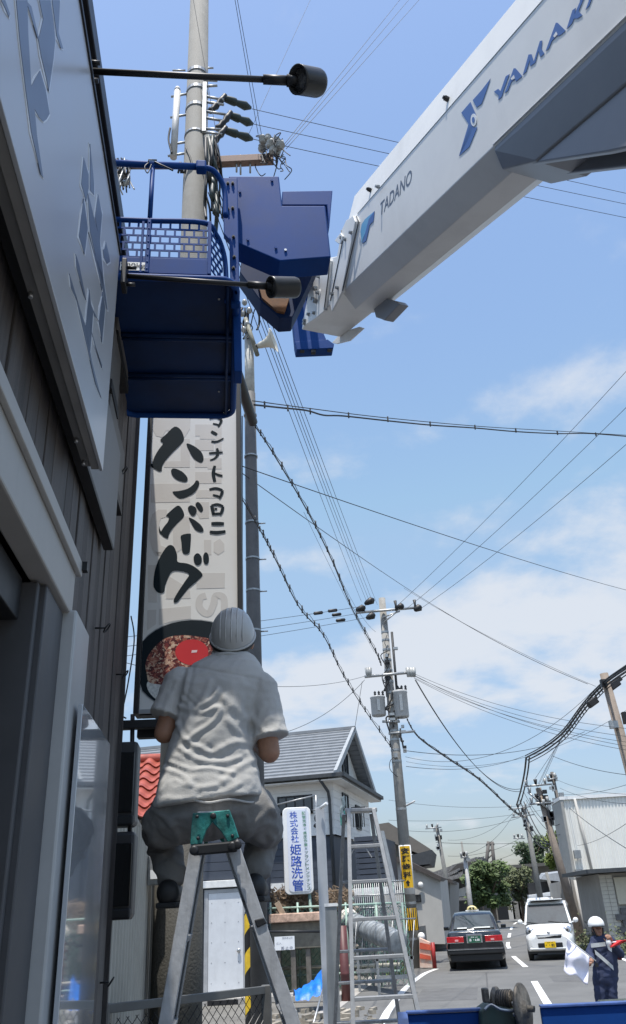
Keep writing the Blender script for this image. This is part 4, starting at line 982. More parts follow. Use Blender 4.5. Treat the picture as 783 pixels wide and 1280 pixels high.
def offc(i, w, z):
    t = (cpts[min(i + 1, len(cpts) - 1)] - cpts[max(i - 1, 0)]).normalized(); n = Vector((t.y, -t.x, 0)); q = cpts[i] + n * w; q.z = z; return q
def strip(name, w0, w1, z, m, i0=0, i1=None, kind='structure', th=0.0):
    i1 = i1 or len(cpts); mb = MB(); R = [[offc(i, w0, z), offc(i, w1, z)] for i in range(i0, i1)]
    if th: R = [[offc(i, w0, z), offc(i, w1, z), offc(i, w1, z + th), offc(i, w0, z + th)] for i in range(i0, i1)]; mb.loft(R, True, False, True)
    else: mb.loft(R, False, False, False)
    return tag(mb.build(name, m), kind=kind)
strip('road', -4.1, 3.6, .004, m_asph)
strip('side_road', 3.61, 8.5, .003, mat('side_asphalt', (.15, .147, .14), .9, var=.15, scale=1, bump=.4, bscale=80), 30)
# dashed centre line
def dash(y0, y1, w=.15):
    mb = MB(); R = []
    for k in range(5):
        y = y0 + (y1 - y0) * k / 4; x = road_c(y); R.append([Vector((x - w / 2, y, .009)), Vector((x + w / 2, y, .009))])
    mb.loft(R, False, False, False); tag(mb.build('road_marking', m_line), kind='structure')
for y0, y1 in [(8.2, 13.2), (17.4, 22.6), (27.0, 31.9), (36.5, 41.5), (46, 51), (56, 61), (66, 71)]: dash(y0, y1, .16)
# solid edge lines
def edge_line(pts, w=.15):
    P = bez([Vector((x, y, .009)) for x, y in pts], 8); mb = MB(); R = []
    for i, p in enumerate(P):
        t = (P[min(i + 1, len(P) - 1)] - P[max(i - 1, 0)]).normalized(); n = Vector((t.y, -t.x, 0)); R.append([p - n * w / 2, p + n * w / 2])
    mb.loft(R, False, False, False); tag(mb.build('road_marking', m_line), kind='structure')
g = lambda x, y: tuple(ATZ(x, y, 0)[:2])
edge_line([(-.9, 8), g(468, 1290), g(487, 1262), g(508, 1235), g(530, 1218), g(546, 1211.5)], .16)
edge_line([(road_c(y) + 3.05, y) for y in (12, 20, 28, 36, 44, 52)], .15)
strip('gutter', -4.45, -4.11, .006, m_kerb, 12)
# tar seam along the lane, and a wire shadow painted dark across it
for (x0, y0, x1, y1) in [(612, 1262, 608, 1216), (640, 1215, 560, 1216.5)]:
    p0 = ATZ(x0, y0, .0085); p1 = ATZ(x1, y1, .0085); n = (p1 - p0).cross(Z).normalized() * .018
    mb = MB(); mb.add([p0 - n, p0 + n, p1 + n, p1 - n], [(0, 1, 2, 3)]); tag(mb.build('seam_and_shadow', mat('tar_and_shadow', (.085, .085, .083), .8)), kind='structure')
# patched asphalt squares
for (x0, y0, w, l) in [(2.2, 19.5, 1.3, 2.6), (5.6, 22, 1.0, 1.8), (1.4, 14.5, .9, 1.4), (3.6, 31, 1.5, 3.4)]:
    mb = MB(); d = Vector((.17, 1, 0)).normalized(); n = Vector((d.y, -d.x, 0)); c = Vector((x0 + (y0 - 15) * 0, y0, .0062)); mb.add([c - n * w / 2, c + n * w / 2, c + n * w / 2 + d * l, c - n * w / 2 + d * l], [(0, 1, 2, 3)]); tag(mb.build('road_patch', mat('asphalt_patch', (.112, .112, .11), .9, var=.2, scale=3, bump=.5, bscale=100)), kind='structure')
# far hills / skyline bank behind everything
def hill(name, pts, D, m):
    mb = MB(); top = bez([AT(x, y, D) for x, y in pts], 8); mb.loft([[Vector((p.x, p.y, -1)), p, p + Vector((0, 60, -2)), Vector((p.x, p.y + 60, -1))] for p in top], True, True, True)
    return tag(mb.build(name, m), kind='structure')
hill('far_hill', [(-500, 1150), (100, 1140), (330, 1132), (520, 1124), (640, 1118), (760, 1112), (1000, 1102), (1500, 1090)], 700, mat('hill', (.06, .085, .06), .95, var=.3, scale=.03))

# ------------------------------------------------------------------ generic house helper
class Frame:
    def __init__(s, o, ang):  # ang: direction of local y measured from world y towards x
        s.o = Vector((o[0], o[1], 0)); s.x = Vector((cos(ang), -sin(ang), 0)); s.y = Vector((sin(ang), cos(ang), 0))
        s.fr = (s.x, s.y, Z)
    def p(s, x, y, z): return s.o + s.x * x + s.y * y + Z * z
    def box(s, mb, x0, x1, y0, y1, z0, z1): return mb.box(s.p((x0 + x1) / 2, (y0 + y1) / 2, (z0 + z1) / 2), (x1 - x0, y1 - y0, z1 - z0), s.fr)
    def hit(s, px, py, axis, val):
        """photo pixel met with the local plane axis=val -> local coords"""
        n = (s.x, s.y)[axis]; q = ATP(px, py, s.p(*((val, 0, 0) if axis == 0 else (0, val, 0))), n); r = q - s.o; return r.dot(s.x), r.dot(s.y), q.z
def window(fr, parent, x0, x1, z0, z1, y, face=-1, m=None, mull=1, axis=1, fm=None, depth=.05):
    """framed window on a wall plane; axis 1: wall plane y=const facing face; axis 0: wall plane x=const"""
    fm = fm or m_dark
    mb = MB(); t = .05
    def bx(a0, a1, c0, c1, d0, d1):
        lo, hi = y + face * d1, y + face * d0; lo, hi = min(lo, hi), max(lo, hi)
        if axis == 1: fr.box(mb, a0, a1, lo, hi, c0, c1)
        else: fr.box(mb, lo, hi, a0, a1, c0, c1)
    bx(x0, x1, z0, z0 + t, .0, depth); bx(x0, x1, z1 - t, z1, .0, depth); bx(x0, x0 + t, z0 + t, z1 - t, .0, depth); bx(x1 - t, x1, z0 + t, z1 - t, 0, depth)
    for k in range(mull):
        a = x0 + (x1 - x0) * (k + 1) / (mull + 1); bx(a - .02, a + .02, z0 + t, z1 - t, 0, depth * .8)
    w = mb.build('window', fm, parent)
    mb2 = mb; mb = MB(); bx2 = []
    def bxx(a0, a1, c0, c1, d0, d1):
        lo, hi = y + face * d1, y + face * d0; lo, hi = min(lo, hi), max(lo, hi)
        if axis == 1: fr.box(mb, a0, a1, lo, hi, c0, c1)
        else: fr.box(mb, lo, hi, a0, a1, c0, c1)
    bxx(x0 + t, x1 - t, z0 + t, z1 - t, .003, .02); mb.build('pane', m or mat('window_pane', (.035, .045, .055), .06, var=.3, scale=2, spec=.8), w)
    return w
m_wallw = mat('siding_white', (.78, .77, .74), .7, var=.05, scale=2, dirt=.08)
m_navy = mat('siding_navy', (.045, .055, .075), .6, var=.1, scale=3)
m_roofg = mat('roof_grey', (.21, .225, .24), .5, .1, var=.12, scale=3)
m_roofd = mat('roof_dark', (.05, .055, .06), .55, var=.15)
# ---- white and navy house
DH = 28; c_ = AT(419, 1045, DH); hf = Frame((c_.x, c_.y), radians(13))
wh = thing('house', 'two storey house, white above and navy below, with grey ribbed roof', 'house', hf.p(-4, 3, 0))
zt = hf.hit(414, 976, 1, 0)[2]; zband = hf.hit(400, 1036, 1, 0)[2]; dpt = 6.4
ridge = hf.hit(443, 911, 1, dpt / 2)
rx, _, rz = ridge
rx = .25
mb = MB(); hf.box(mb, -9.4, 0, .0, dpt, zband, zt - .002); mb.build('wall', m_wallw, wh)
# siding boards as separate laps
for k in range(int((zt - zband) / .235)):
    z0 = zband + .02 + k * .235
    mb = MB(); mb.hexa([hf.p(-9.4, -.004, z0), hf.p(-.0, -.004, z0), hf.p(-.0, -.004, z0 + .225), hf.p(-9.4, -.004, z0 + .225), hf.p(-9.4, -.028, z0), hf.p(-.0, -.028, z0), hf.p(0, -.018, z0 + .225), hf.p(-9.4, -.018, z0 + .225)]); mb.build('siding_board', m_wallw, wh)
    mb = MB(); hf.box(mb, .003, .022, .01, dpt, z0, z0 + .222); mb.build('siding_board', m_wallw, wh)
mb = MB(); hf.box(mb, -9.3, -.06, .03, dpt - .03, 0, zband - .22); mb.build('lower_wall', m_navy, wh)
for k in range(int((zband - .25) / .21)):
    z0 = .06 + k * .21; mb = MB(); hf.box(mb, -9.3, -.055, -.0, .027, z0, z0 + .198); mb.build('siding_board', m_navy, wh)
mb = MB(); hf.box(mb, -9.4, .03, -.06, .0, zband - .2, zband + .01); hf.box(mb, .0, .03, .0, dpt, zband - .2, zband + .01); mb.build('band', mat('trim_white', (.72, .72, .70), .5), wh)
# roof: two slopes with stepped ribs, gable with small window, skirt
ov = .55
e1_ = hf.hit(437, 966, 1, -ov); ze = e1_[2]
n_r = 15; y_r = dpt / 2; zr = rz; xl, xr = -9.9, rx
mb = MB()
for sgn in (1, -1):
    for k in range(n_r):
        f0, f1 = k / n_r, (k + 1) / n_r
        ya = -ov + (y_r + ov) * f0; yb = -ov + (y_r + ov) * f1; za = ze + (zr - ze) * f0; zb_ = ze + (zr - ze) * f1
        if sgn < 0: ya, yb = dpt - ya, dpt - yb
        xr0 = xr
        mb.hexa([hf.p(xl, ya, za - .05), hf.p(xr0, ya, za - .05), hf.p(xr0, yb, zb_ - .09), hf.p(xl, yb, zb_ - .09), hf.p(xl, ya, za + .055), hf.p(xr0, ya, za + .055), hf.p(xr0, yb, zb_ + .0), hf.p(xl, yb, zb_ + .0)])
rf = mb.build('roof', m_roofg, wh)
mb = MB(); hf.box(mb, xl, xr + .06, y_r - .1, y_r + .1, zr - .02, zr + .09); mb.build('ridge_cap', m_roofg, rf)
for ya_, in ((-ov,), (dpt + ov,)):
    mb = MB(); mb.prism([hf.p(xr - .05, ya_ - (.02 if ya_ < 0 else -.02), ze + .12), hf.p(xr - .05, y_r, zr + .10), hf.p(xr - .05, y_r, zr - .12), hf.p(xr - .05, ya_, ze - .1)], hf.x * .11); mb.build('barge_board', mat('barge_grey', (.33, .35, .36), .5), rf)
mb = MB(); mb.prism([hf.p(-.25, .0, ze + .1), hf.p(-.25, y_r, zr - .15), hf.p(-.25, dpt, ze + .1)], hf.x * .04); mb.build('gable', mat('gable_wall', (.62, .62, .59), .7), wh)
window(hf, wh, y_r - .5, y_r + .5, ze + .5, ze + 1.3, -.2, 1, axis=0)
# hipped skirt under the gable at the right
mb = MB(); mb.add([hf.p(xr + .2, -ov, ze - .02), hf.p(xr + .2, dpt + ov, ze - .02), hf.p(-.18, dpt - .3, ze + .50), hf.p(-.18, .3, ze + .50), hf.p(xr + .2, -ov, ze - .14), hf.p(xr + .2, dpt + ov, ze - .14), hf.p(-.2, dpt - .3, ze - .14), hf.p(-.2, .3, ze - .14), ], [(0, 1, 2, 3), (4, 7, 6, 5), (0, 4, 5, 1), (0, 3, 7, 4), (1, 5, 6, 2), (2, 6, 7, 3)]); mb.build('roof_skirt', m_roofg, wh)
mb = MB(); hf.box(mb, xl, xr + .31, -ov - .1, -ov, ze - .09, ze + .04); mb.build('gutter', m_roofd, wh, .01)
mb = MB(); hf.box(mb, xr + .21, xr + .31, -ov, dpt + ov, ze - .09, ze + .04); mb.build('gutter', m_roofd, wh, .01)
mb = MB(); hf.box(mb, xl, xr + .19, -ov + .01, .0, ze - .17, ze - .13); hf.box(mb, .0, xr + .19, 0, dpt + ov, ze - .17, ze - .13); mb.build('soffit', m_wallw, wh)
zt2 = ze - .17
mb = MB(); mb.tube([hf.p(-.3, -ov, ze - .1), hf.p(-.12, -.12, zt - .35), hf.p(-.10, -.09, zt - .6), hf.p(-.10, -.09, .1)], .05, 8); mb.build('downpipe', m_roofd, wh)
w0_, w1_ = hf.hit(348, 1020, 1, 0), hf.hit(391, 993, 1, 0)
window(hf, wh, w0_[0], w1_[0], w0_[2] - .0, w1_[2], -.03, -1, mull=3)
mb = MB(); z_h = w1_[2]
for k in range(7):
    x = w0_[0] + .1 + (w1_[0] - w0_[0] - .2) * k / 6; hf.box(mb, x - .02, x + .02, -.16, -.12, w0_[2] - .1, z_h - .5)
hf.box(mb, w0_[0], w1_[0], -.17, -.11, z_h - .52, z_h - .47); mb.build('window_grille', m_roofd, wh)
s0, s1_ = hf.hit(427, 1000, 0, 0), hf.hit(437, 1030, 0, 0)
window(hf, wh, s0[1] + .0, s0[1] + .9, s1_[2], s0[2] + .25, .025, 1, axis=0)
window(hf, wh, s0[1] + 2.2, s0[1] + 3.0, s1_[2] - .1, s0[2] + .05, .025, 1, axis=0)
for xw in (-4.6, -1.7):
    window(hf, wh, xw, xw + .9, .9, 2.2, -.0, -1, m=m_glassdark)
mb = MB(); hf.box(mb, -2.4, -1.2, -.06, 0, 2.35, 2.62); mb.build('vent_hood', mat('trim_white', ()), wh)
# navy side stair block with open treads
an = thing('outside_stair', 'dark navy outside stair block at the side of the white house', 'stairs', hf.p(1.5, 1, 0))
A0 = AT(443, 1045, 26.5); A1 = AT(489, 1098, 26.5)
af = Frame((A0.x, A0.y), radians(13)); wA = A1.x - A0.x; z0A, z1A = A1.z, A0.z
mb = MB(); af.box(mb, 0, wA * .86, .5, 2.4, z0A - .3, z1A - .1); mb.build('block', m_navy, an)
for k in range(8):
    f = k / 8; mb = MB(); af.box(mb, -.05, wA * (.82 + .12 * f), .2 + f * .04, .48, z1A - .02 - (z1A - z0A) * f - .13, z1A - .02 - (z1A - z0A) * f); mb.build('tread', m_navy, an)
mb = MB(); mb.prism([af.p(wA * .80, .1, z1A + .1), af.p(wA * .88, .1, z1A + .1), af.p(wA * 1.12, .1, z0A - .2), af.p(wA * 1.03, .1, z0A - .2)], af.y * .15); mb.build('stringer', MATS['barge_grey'], an)
mb = MB(); af.box(mb, -.2, wA * 1.08, -.1, .3, z0A - .45, z0A - .22); mb.build('landing', MATS['trim_white'], an)
mb = MB()
for k in range(3): af.box(mb, .1 + k * wA * .4, .18 + k * wA * .4, .6, .68, 0, z0A - .3)
mb.build('support', MATS['barge_grey'], an)
# meter box / railing on the upper side
rl = thing('balcony_railing', 'dark upright slatted railing on the house side above the stair', 'railing', hf.p(.5, 4.5, 0))
q0 = AT(441, 1010, 30.0); q1 = AT(446, 1034, 30.0)
for k in range(6):
    mb = MB(); mb.box(Vector((q0.x + k * .075, q0.y, (q0.z + q1.z) / 2)), (.03, .05, q0.z - q1.z)); mb.build('slat', m_dark, rl)
mb = MB(); mb.box(Vector((q0.x + .19, q0.y, q0.z)), (.5, .06, .05)); mb.build('top_rail', m_dark, rl)

# ---- annex with the steel door, white band above, far left behind the ladder
ax0 = AT(258, 1240, 21.5); ax1 = AT(306, 1240, 21.5); bf = Frame((ax0.x, 21.5), radians(0))
an2 = thing('outbuilding', 'dark sided outbuilding with a white steel door behind the stepladder', 'building', bf.p(0, 1, 0))
zdo = AT(280, 1116, 21.5).z; zb_a = AT(280, 1106, 21.5).z; wd = ax1.x - ax0.x
zup = AT(280, 1030, 21.5).z
mb = MB(); bf.box(mb, -6, wd + .45, .02, 3, 0, zup); mb.build('wall', m_navy, an2)
mb = MB(); bf.box(mb, -6, -.1, -.02, .018, 0, zdo + .1); mb.build('lower_wall', mat('render_grey', (.16, .16, .15), .85, var=.1), an2)
for k in range(int((zup - zb_a) / .2)):
    mb = MB(); bf.box(mb, -1.6, wd + .45, -.005, .018, zb_a + .12 + k * .2, zb_a + .12 + k * .2 + .188); mb.build('siding_board', m_navy, an2)
mb = MB(); bf.box(mb, -3, wd + .5, -.10, .0, zb_a - .06, zb_a + .10); mb.build('band', MATS['trim_white'], an2, .01)
mb = MB(); bf.box(mb, 0.04, wd - .02, -.03, .015, .12, zdo); d_ = mb.build('door', mat('door_white', (.62, .64, .66), .45, var=.05, dirt=.1), an2, .005)
mb = MB(); bf.box(mb, -.06, .035, -.04, .018, .1, zdo + .08); bf.box(mb, wd - .015, wd + .06, -.04, .018, .1, zdo + .08); bf.box(mb, .036, wd - .016, -.04, .018, zdo + .002, zdo + .08); mb.build('door_frame', mat('door_frame', (.34, .35, .36), .5), an2)
mb = MB()
for i in range(3):
    for j in range(5): mb.lathe(bf.p(.12 + i * .32, -.031, .4 + j * .42), (0, -1, 0), [(0, .012), (.006, .008)], 8)
mb.build('door_stud', m_galv, d_)
mb = MB(); mb.lathe(bf.p(wd - .12, -.03, 1.05), (0, -1, 0), [(0, .03), (.03, .03), (.035, .045), (.06, .045), (.065, .02)], 12); mb.build('handle', m_steel, d_)
mb = MB(); bf.box(mb, -.1, wd + .1, -.5, 0, 0, .12); mb.build('step', m_kerb, an2)
mb = MB(); bf.box(mb, .1, wd - .1, -.52, -.5, .005, .1); mb.build('step_grille', m_black, an2)

# ---- brown house behind the roadside pole
cB = AT(476, 1080, 37); bh = Frame((cB.x, cB.y), radians(10))
br_ = thing('house', 'beige house with wide dark eaves and a lower pale wing behind the roadside pole', 'house', bh.p(3, 3, 0))
def bpx(x, y, D=37): return AT(x, y, D)
m_beige = mat('beige_wall', (.34, .32, .27), .8, var=.07, scale=2); m_pale = mat('pale_render', (.46, .45, .42), .85, var=.06, scale=2, dirt=.1)
U0, U1 = bpx(470, 1040, 41), bpx(531, 1075, 41); 
mb = MB(); mb.box(Vector(((U0.x + U1.x) / 2 - .5, 43.5, (U0.z + 3) / 2 - .2)), (U1.x - U0.x - .4, 5, U0.z - 3.2), bh.fr); mb.build('upper_wall', m_beige, br_)
mb = MB(); mb.prism([bpx(473, 1030, 40), bpx(486, 1028, 40), bpx(538, 1061, 40), bpx(538, 1072, 40), bpx(510, 1062, 40), bpx(473, 1045, 40)], Vector((.8, 5.5, 0))); mb.build('roof', mat('eave_brown', (.16, .145, .125), .75, var=.1), br_)
mb = MB(); mb.prism([bpx(506, 1071, 39.5), bpx(540, 1062, 39.5), bpx(537, 1080, 39.5), bpx(510, 1083, 39.5)], Vector((.8, 5, 0))); mb.build('eave', m_roofd, br_)
L0, L1 = bpx(500, 1080), bpx(551, 1180); 
mb = MB(); mb.prism([bpx(468, 1180), bpx(468, 1066), bpx(505, 1076), bpx(550, 1098), bpx(557, 1180)], Vector((.9, 4.5, 0))); mb.build('wall', m_pale, br_)
mb = MB(); mb.prism([bpx(462, 1064, 36.8), bpx(480, 1066, 36.8), bpx(505, 1073, 36.8), bpx(552, 1096, 36.8), bpx(551, 1101, 36.8), bpx(503, 1079, 36.8), bpx(480, 1073, 36.8), bpx(462, 1070, 36.8)], Vector((.9, 5, 0))); mb.build('eave', mat('eave_brown2', (.07, .06, .055), .7), br_)
fB = Frame((bpx(518, 1140).x, 37), 0)
w_a, w_b = bpx(518, 1128, 36.98), bpx(526, 1118, 36.98)
window(Frame((w_a.x, 36.97), 0), br_, 0, w_b.x - w_a.x, w_a.z, w_b.z, 0, -1)
mb = MB(); q = bpx(526, 1106, 36.9); mb.lathe(q, (0, -1, 0), [(0, .12), (.06, .1), (.08, .03)], 12); mb.build('vent_cap', MATS['trim_white'], br_)
# block wall in front of that house: separate blocks
bwall = thing('block_wall', 'grey concrete block wall in front of the beige house', 'wall', bpx(530, 1175, 34))
P_, Q_ = ATZ(512, 1196, 0), ATZ(560, 1184, 0)
dv = (Q_ - P_); Lw = dv.length; dv.normalize(); nv = dv.cross(Z); me_blk = None
m_blk = mat('concrete_block', (.20, .195, .185), .9, var=.15, scale=4, bump=.3)
for j in range(5):
    k = 0; u = -(.2 if j % 2 else 0)
    while u < Lw:
        w = .385
        if me_blk is None: mb = MB(); mb.box((0, 0, 0), (.385, .12, .185)); me_blk = mb.mesh('block', m_blk)
        o = link('block', me_blk, bwall); o.location = P_ + dv * (u + w / 2) + Z * (.1 + j * .195); o.rotation_euler.z = atan2(dv.y, dv.x)
        u += .395
# small dark side wing right of it
mb = MB(); mb.prism([bpx(550, 1098, 42), bpx(563, 1101, 42), bpx(563, 1182, 42), bpx(552, 1182, 42)], Vector((1.4, 7, 0))); mb.build('side_wing', mat('wing_wall', (.24, .235, .22), .85), br_)
mb = MB(); mb.prism([bpx(549, 1096, 41.6), bpx(566, 1100, 41.6), bpx(566, 1104, 41.6), bpx(549, 1100, 41.6)], Vector((1.4, 8, 0))); mb.build('wing_eave', MATS['eave_brown2'], br_)
mb = MB(); mb.prism([bpx(553, 1112, 41.95), bpx(559, 1113, 41.95), bpx(560, 1150, 41.95), bpx(555, 1150, 41.95)], Vector((.0, .03, 0))); mb.build('door', m_dark, br_)

# ---- red tiled house glimpsed beside the worker
RT = thing('house', 'low house with red clay tiled roof behind the worker', 'house', AT(182, 1010, 11))
cR = AT(150, 1025, 10.8); rfD = Frame((cR.x, 10.8), radians(-6))
m_tile = mat('red_tile', (.36, .085, .055), .5, var=.28, scale=6, coat=.2)
ztop = AT(182, 952, 12.6).z; zlow = AT(182, 1022, 10.8).z
mb = MB(); rfD.box(mb, -2.5, .70, .3, 4.5, 0, zlow - .05); mb.build('wall', mat('render_grey', ()), RT)
# one s-shaped tile
def tile_mesh():
    mb = MB(); R = []
    for v in (0, .30):
        row = []
        for i in range(9):
            f = i / 8; row.append(Vector((f * .245, v, .035 * sin(f * 2 * pi) + (.028 if v == 0 else 0))))
        R.append(row)
    lo = [[p - Vector((0, 0, .018)) for p in r] for r in R]
    mb.loft([R[0], R[1], lo[1], lo[0], R[0]], False, True, False); return mb.mesh('tile', m_tile)
tm = tile_mesh(); run = 2.4; pitch_ = atan2(ztop - zlow, 1.8)
sl = sqrt((ztop - zlow) ** 2 + 1.8 ** 2); nrow = int(sl / .26)
for j in range(nrow):
    for i in range(8):
        f = j / nrow; o = link('tile', tm, RT); o.location = rfD.p(-1.1 + i * .24, 1.8 * f - .05, zlow + (ztop - zlow) * f + .02)
        o.rotation_euler = (pitch_ * 1.0, 0, radians(6))
mb = MB(); mb.prism([rfD.p(-2.5, 0, zlow - .03), rfD.p(-2.5, 1.8, ztop - .03), rfD.p(-2.5, 3.6, zlow - .03)], rfD.x * 3.25); mb.build('roof_deck', mat('render_grey', ()), RT)
mb = MB(); mb.tube([rfD.p(-1.2, 1.78, ztop + .04), rfD.p(.78, 1.78, ztop + .04)], .07, 10); mb.build('ridge_tile', m_tile, RT)

# ---- pale corrugated screen beside the concrete pole
cs0 = AT(140, 1100, 4.75); cs1 = AT(189, 1100, 6.9)
sc_ = thing('corrugated_screen', 'pale corrugated sheet screen standing beside the timber wall corner', 'screen', Vector((cs0.x, cs0.y, 0)))
dv = Vector((cs1.x - cs0.x, cs1.y - cs0.y, 0)); Ls = dv.length; dv.normalize(); nn = dv.cross(Z)
zt0 = AT(140, 985, 4.75).z; zt1 = AT(189, 1062, 6.9).z
m_corr = mat('corrugated_pale', (.38, .36, .31), .5, .1, var=.12, scale=3, dirt=.35)
npan = 4
for p in range(npan):
    mb = MB(); a, b = [], []; K_ = 16
    for i in range(K_ + 1):
        f = (p + i / K_ * .995) / npan; u = f * Ls; w = .014 * (1 if (i % 4) in (1, 2) else -1); q = Vector((cs0.x, cs0.y, 0)) + dv * u + nn * w
        zt_ = zt0 + (zt1 - zt0) * f
        a.append(q + Z * .05); b.append(q + Z * zt_)
    a2 = [q + nn * .003 for q in a]; b2 = [q + nn * .003 for q in b]
    mb.loft([a, b, b2, a2, a], False, False, False); mb.build('corrugated_sheet', m_corr, sc_)
mb = MB(); q = Vector((cs0.x, cs0.y, 0)) + dv * (Ls + .03); mb.box(q + Z * zt1 / 2, (.07, .07, zt1 + .05)); mb.build('post', mat('screen_post', (.30, .31, .31), .5), sc_)
mb = MB(); mb.tube([Vector((cs0.x, cs0.y, zt0)), Vector((cs1.x, cs1.y, zt1))], .02, 6); mb.build('capping', m_galv, sc_)
# small box with label on the concrete pole side
t = thing('small_box', 'small grey box on the screen beside the pole', 'box', AT(196, 1090, 6.4))
mb = MB(); mb.box(AT(194, 1088, 6.45), (.10, .08, .20)); mb.build('case', m_galv, t, .01)
mb = MB(); mb.box(AT(194, 1093, 6.40), (.07, .01, .06)); mb.build('label_plate', m_white, t)
# ------------------------------------------------------------------ chain link fence low at the left, in front of the pole
def chainlink(mb, p, du, dz, w, h, cell, r, slope=0.0):
    """diamond mesh, wires as thin bars; dz vertical dir"""
    nn = du.cross(dz).normalized()
    n = int((w + h) / cell) + 1
    for sgn in (1, -1):
        for k in range(n):
            c = k * cell
            if sgn > 0: u0, z0, u1, z1 = (c - h, 0, c, h)
            else: u0, z0, u1, z1 = (c, 0, c - h, h)
            # clip to 0..w
            def clip(u0, z0, u1, z1):
                if max(u0, u1) < 0 or min(u0, u1) > w: return None
                pts = []
                for (ua, za, ub, zb) in ((u0, z0, u1, z1),):
                    t0, t1 = 0., 1.; d = ub - ua
                    for lim, s in ((0, 1), (w, -1)):
                        t = (lim - ua) / d
                        if (d > 0) == (s > 0): t0 = max(t0, t)
                        else: t1 = min(t1, t)
                    if t1 <= t0: return None
                    return (ua + d * t0, za + (zb - za) * t0, ua + d * t1, za + (zb - za) * t1)
            q = clip(u0, z0, u1, z1)
            if not q: continue
            a = p + du * q[0] + dz * q[1]; b = p + du * q[2] + dz * q[3]; o = nn * (r * sgn * .9)
            mb.tube([a + o, b + o], r, 3, False, False)
rA, rB = AT(126, 1262, 4.75), AT(333, 1237, 5.75)
cf = thing('chain_link_fence', 'low dark chain link fence with flat top rail running from the wall corner', 'fence', Vector((rA.x, rA.y, 0)))
du = (rB - rA); du.z = 0; Lf = du.length; du.normalize(); nf = du.cross(Z)
zA = (rA.z + rB.z) / 2
mb = MB(); mb.box((rA + rB) / 2 * 1.0, ((rB - rA).length, .03, .042), ((rB - rA).normalized(), nf, Z)); mb.build('top_rail', mat('fence_rail', (.13, .13, .125), .5, .3, var=.15, dirt=.2), cf, .003)
for (q, w) in ((rB, .06), (rA.lerp(rB, .02), .05)):
    mb = MB(); mb.box(Vector((q.x, q.y, (q.z + .02) / 2)), (w, w, q.z + .03)); mb.build('post', mat('fence_rail', ()), cf, .004)
mb = MB(); chainlink(mb, Vector((rA.x, rA.y, .3)), du, Z, Lf, min(rA.z, rB.z) - .32, .062, .0024); o_ = mb.build('mesh', m_dark, cf)
# short return with spiral white mesh next to the post
# ------------------------------------------------------------------ company sign on a post
DSg = 24.0
a = AT(353, 1010, DSg); b = AT(396, 1118, DSg)
TL, TR, BL, BR = AT(352, 1010, DSg), AT(388, 1008, DSg), AT(358.5, 1119, DSg), AT(394, 1117, DSg)
cxs = (TL.x + BR.x) / 2; zt_, zb_ = (TL.z + TR.z) / 2, (BL.z + BR.z) / 2; wS = ((TR.x - TL.x) + (BR.x - BL.x)) / 2
cs_t = thing('company_sign', 'white upright sign box with blue and green Japanese characters on a post', 'sign', Vector((cxs + wS * .4, DSg, 0)))
sfr = Frame((cxs, DSg), radians(-4))
def rr2(w, h, r, n=4):
    out = []
    for (cx_, cz_, a0) in ((w - r, -h + r, 1.5 * pi), (w - r, h - r, 0), (-w + r, h - r, .5 * pi), (-w + r, -h + r, pi)):
        for k in range(n + 1): q = a0 + pi / 2 * k / n; out.append((cx_ + r * cos(q), cz_ + r * sin(q)))
    return out
zc_ = (zt_ + zb_) / 2; hS = (zt_ - zb_) / 2
mb = MB(); mb.prism([sfr.p(x, 0, zc_ + z) for x, z in rr2(wS / 2, hS, .14)], sfr.y * .25); mb.build('sign_box', m_white, cs_t, .02)
mb = MB(); mb.prism([sfr.p(x + .03, -.012, zc_ + z) for x, z in rr2(wS / 2 - .09, hS - .07, .10)], sfr.y * .008); mb.build('sign_face', mat('sign_face_white', (.70, .74, .82), .4, var=.02), cs_t)
m_sb = mat('sign_blue', (.015, .07, .40), .5); m_sgn = mat('sign_green', (.02, .20, .09), .5)
for ch, y, s in [('株', 1019, .20), ('式', 1029, .20), ('会', 1038.5, .20), ('社', 1048.5, .20), ('姫', 1062, .28), ('路', 1076.5, .28), ('洗', 1091, .28), ('管', 1106.5, .28)]:
    x = 367 + (y - 1019) * .065; q = AT(x, y, DSg - .02)
    text('lettering', ch, m_sb, cs_t, q, sfr.x, Z, 1, bold=.012, fit=(s * 1.1, s))
g_txt = '配管洗浄・高圧作業・プラントメンテナンス'
for i, ch in enumerate(g_txt):
    y = 1016.5 + i * 4.95; x = 379.6 + (y - 1016) * .072; q = AT(x, y, DSg - .02)
    hh = .085 if ch != '・' else .03
    if ch == 'ー': continue
    text('lettering', ch, m_sgn if i < 9 else mat('sign_dkgreen', (.03, .12, .09), .5), cs_t, q, sfr.x, Z, 1, bold=.008, fit=(.10 if ch != '・' else .03, hh))
mb = MB(); q = AT(391.5, 1118, DSg); mb.tube([Vector((q.x, DSg + .1, 0)), Vector((q.x - .1, DSg + .1, zb_ + .02))], .045, 10); mb.build('post', mat('green_post', (.20, .30, .26), .5, var=.15), cs_t)

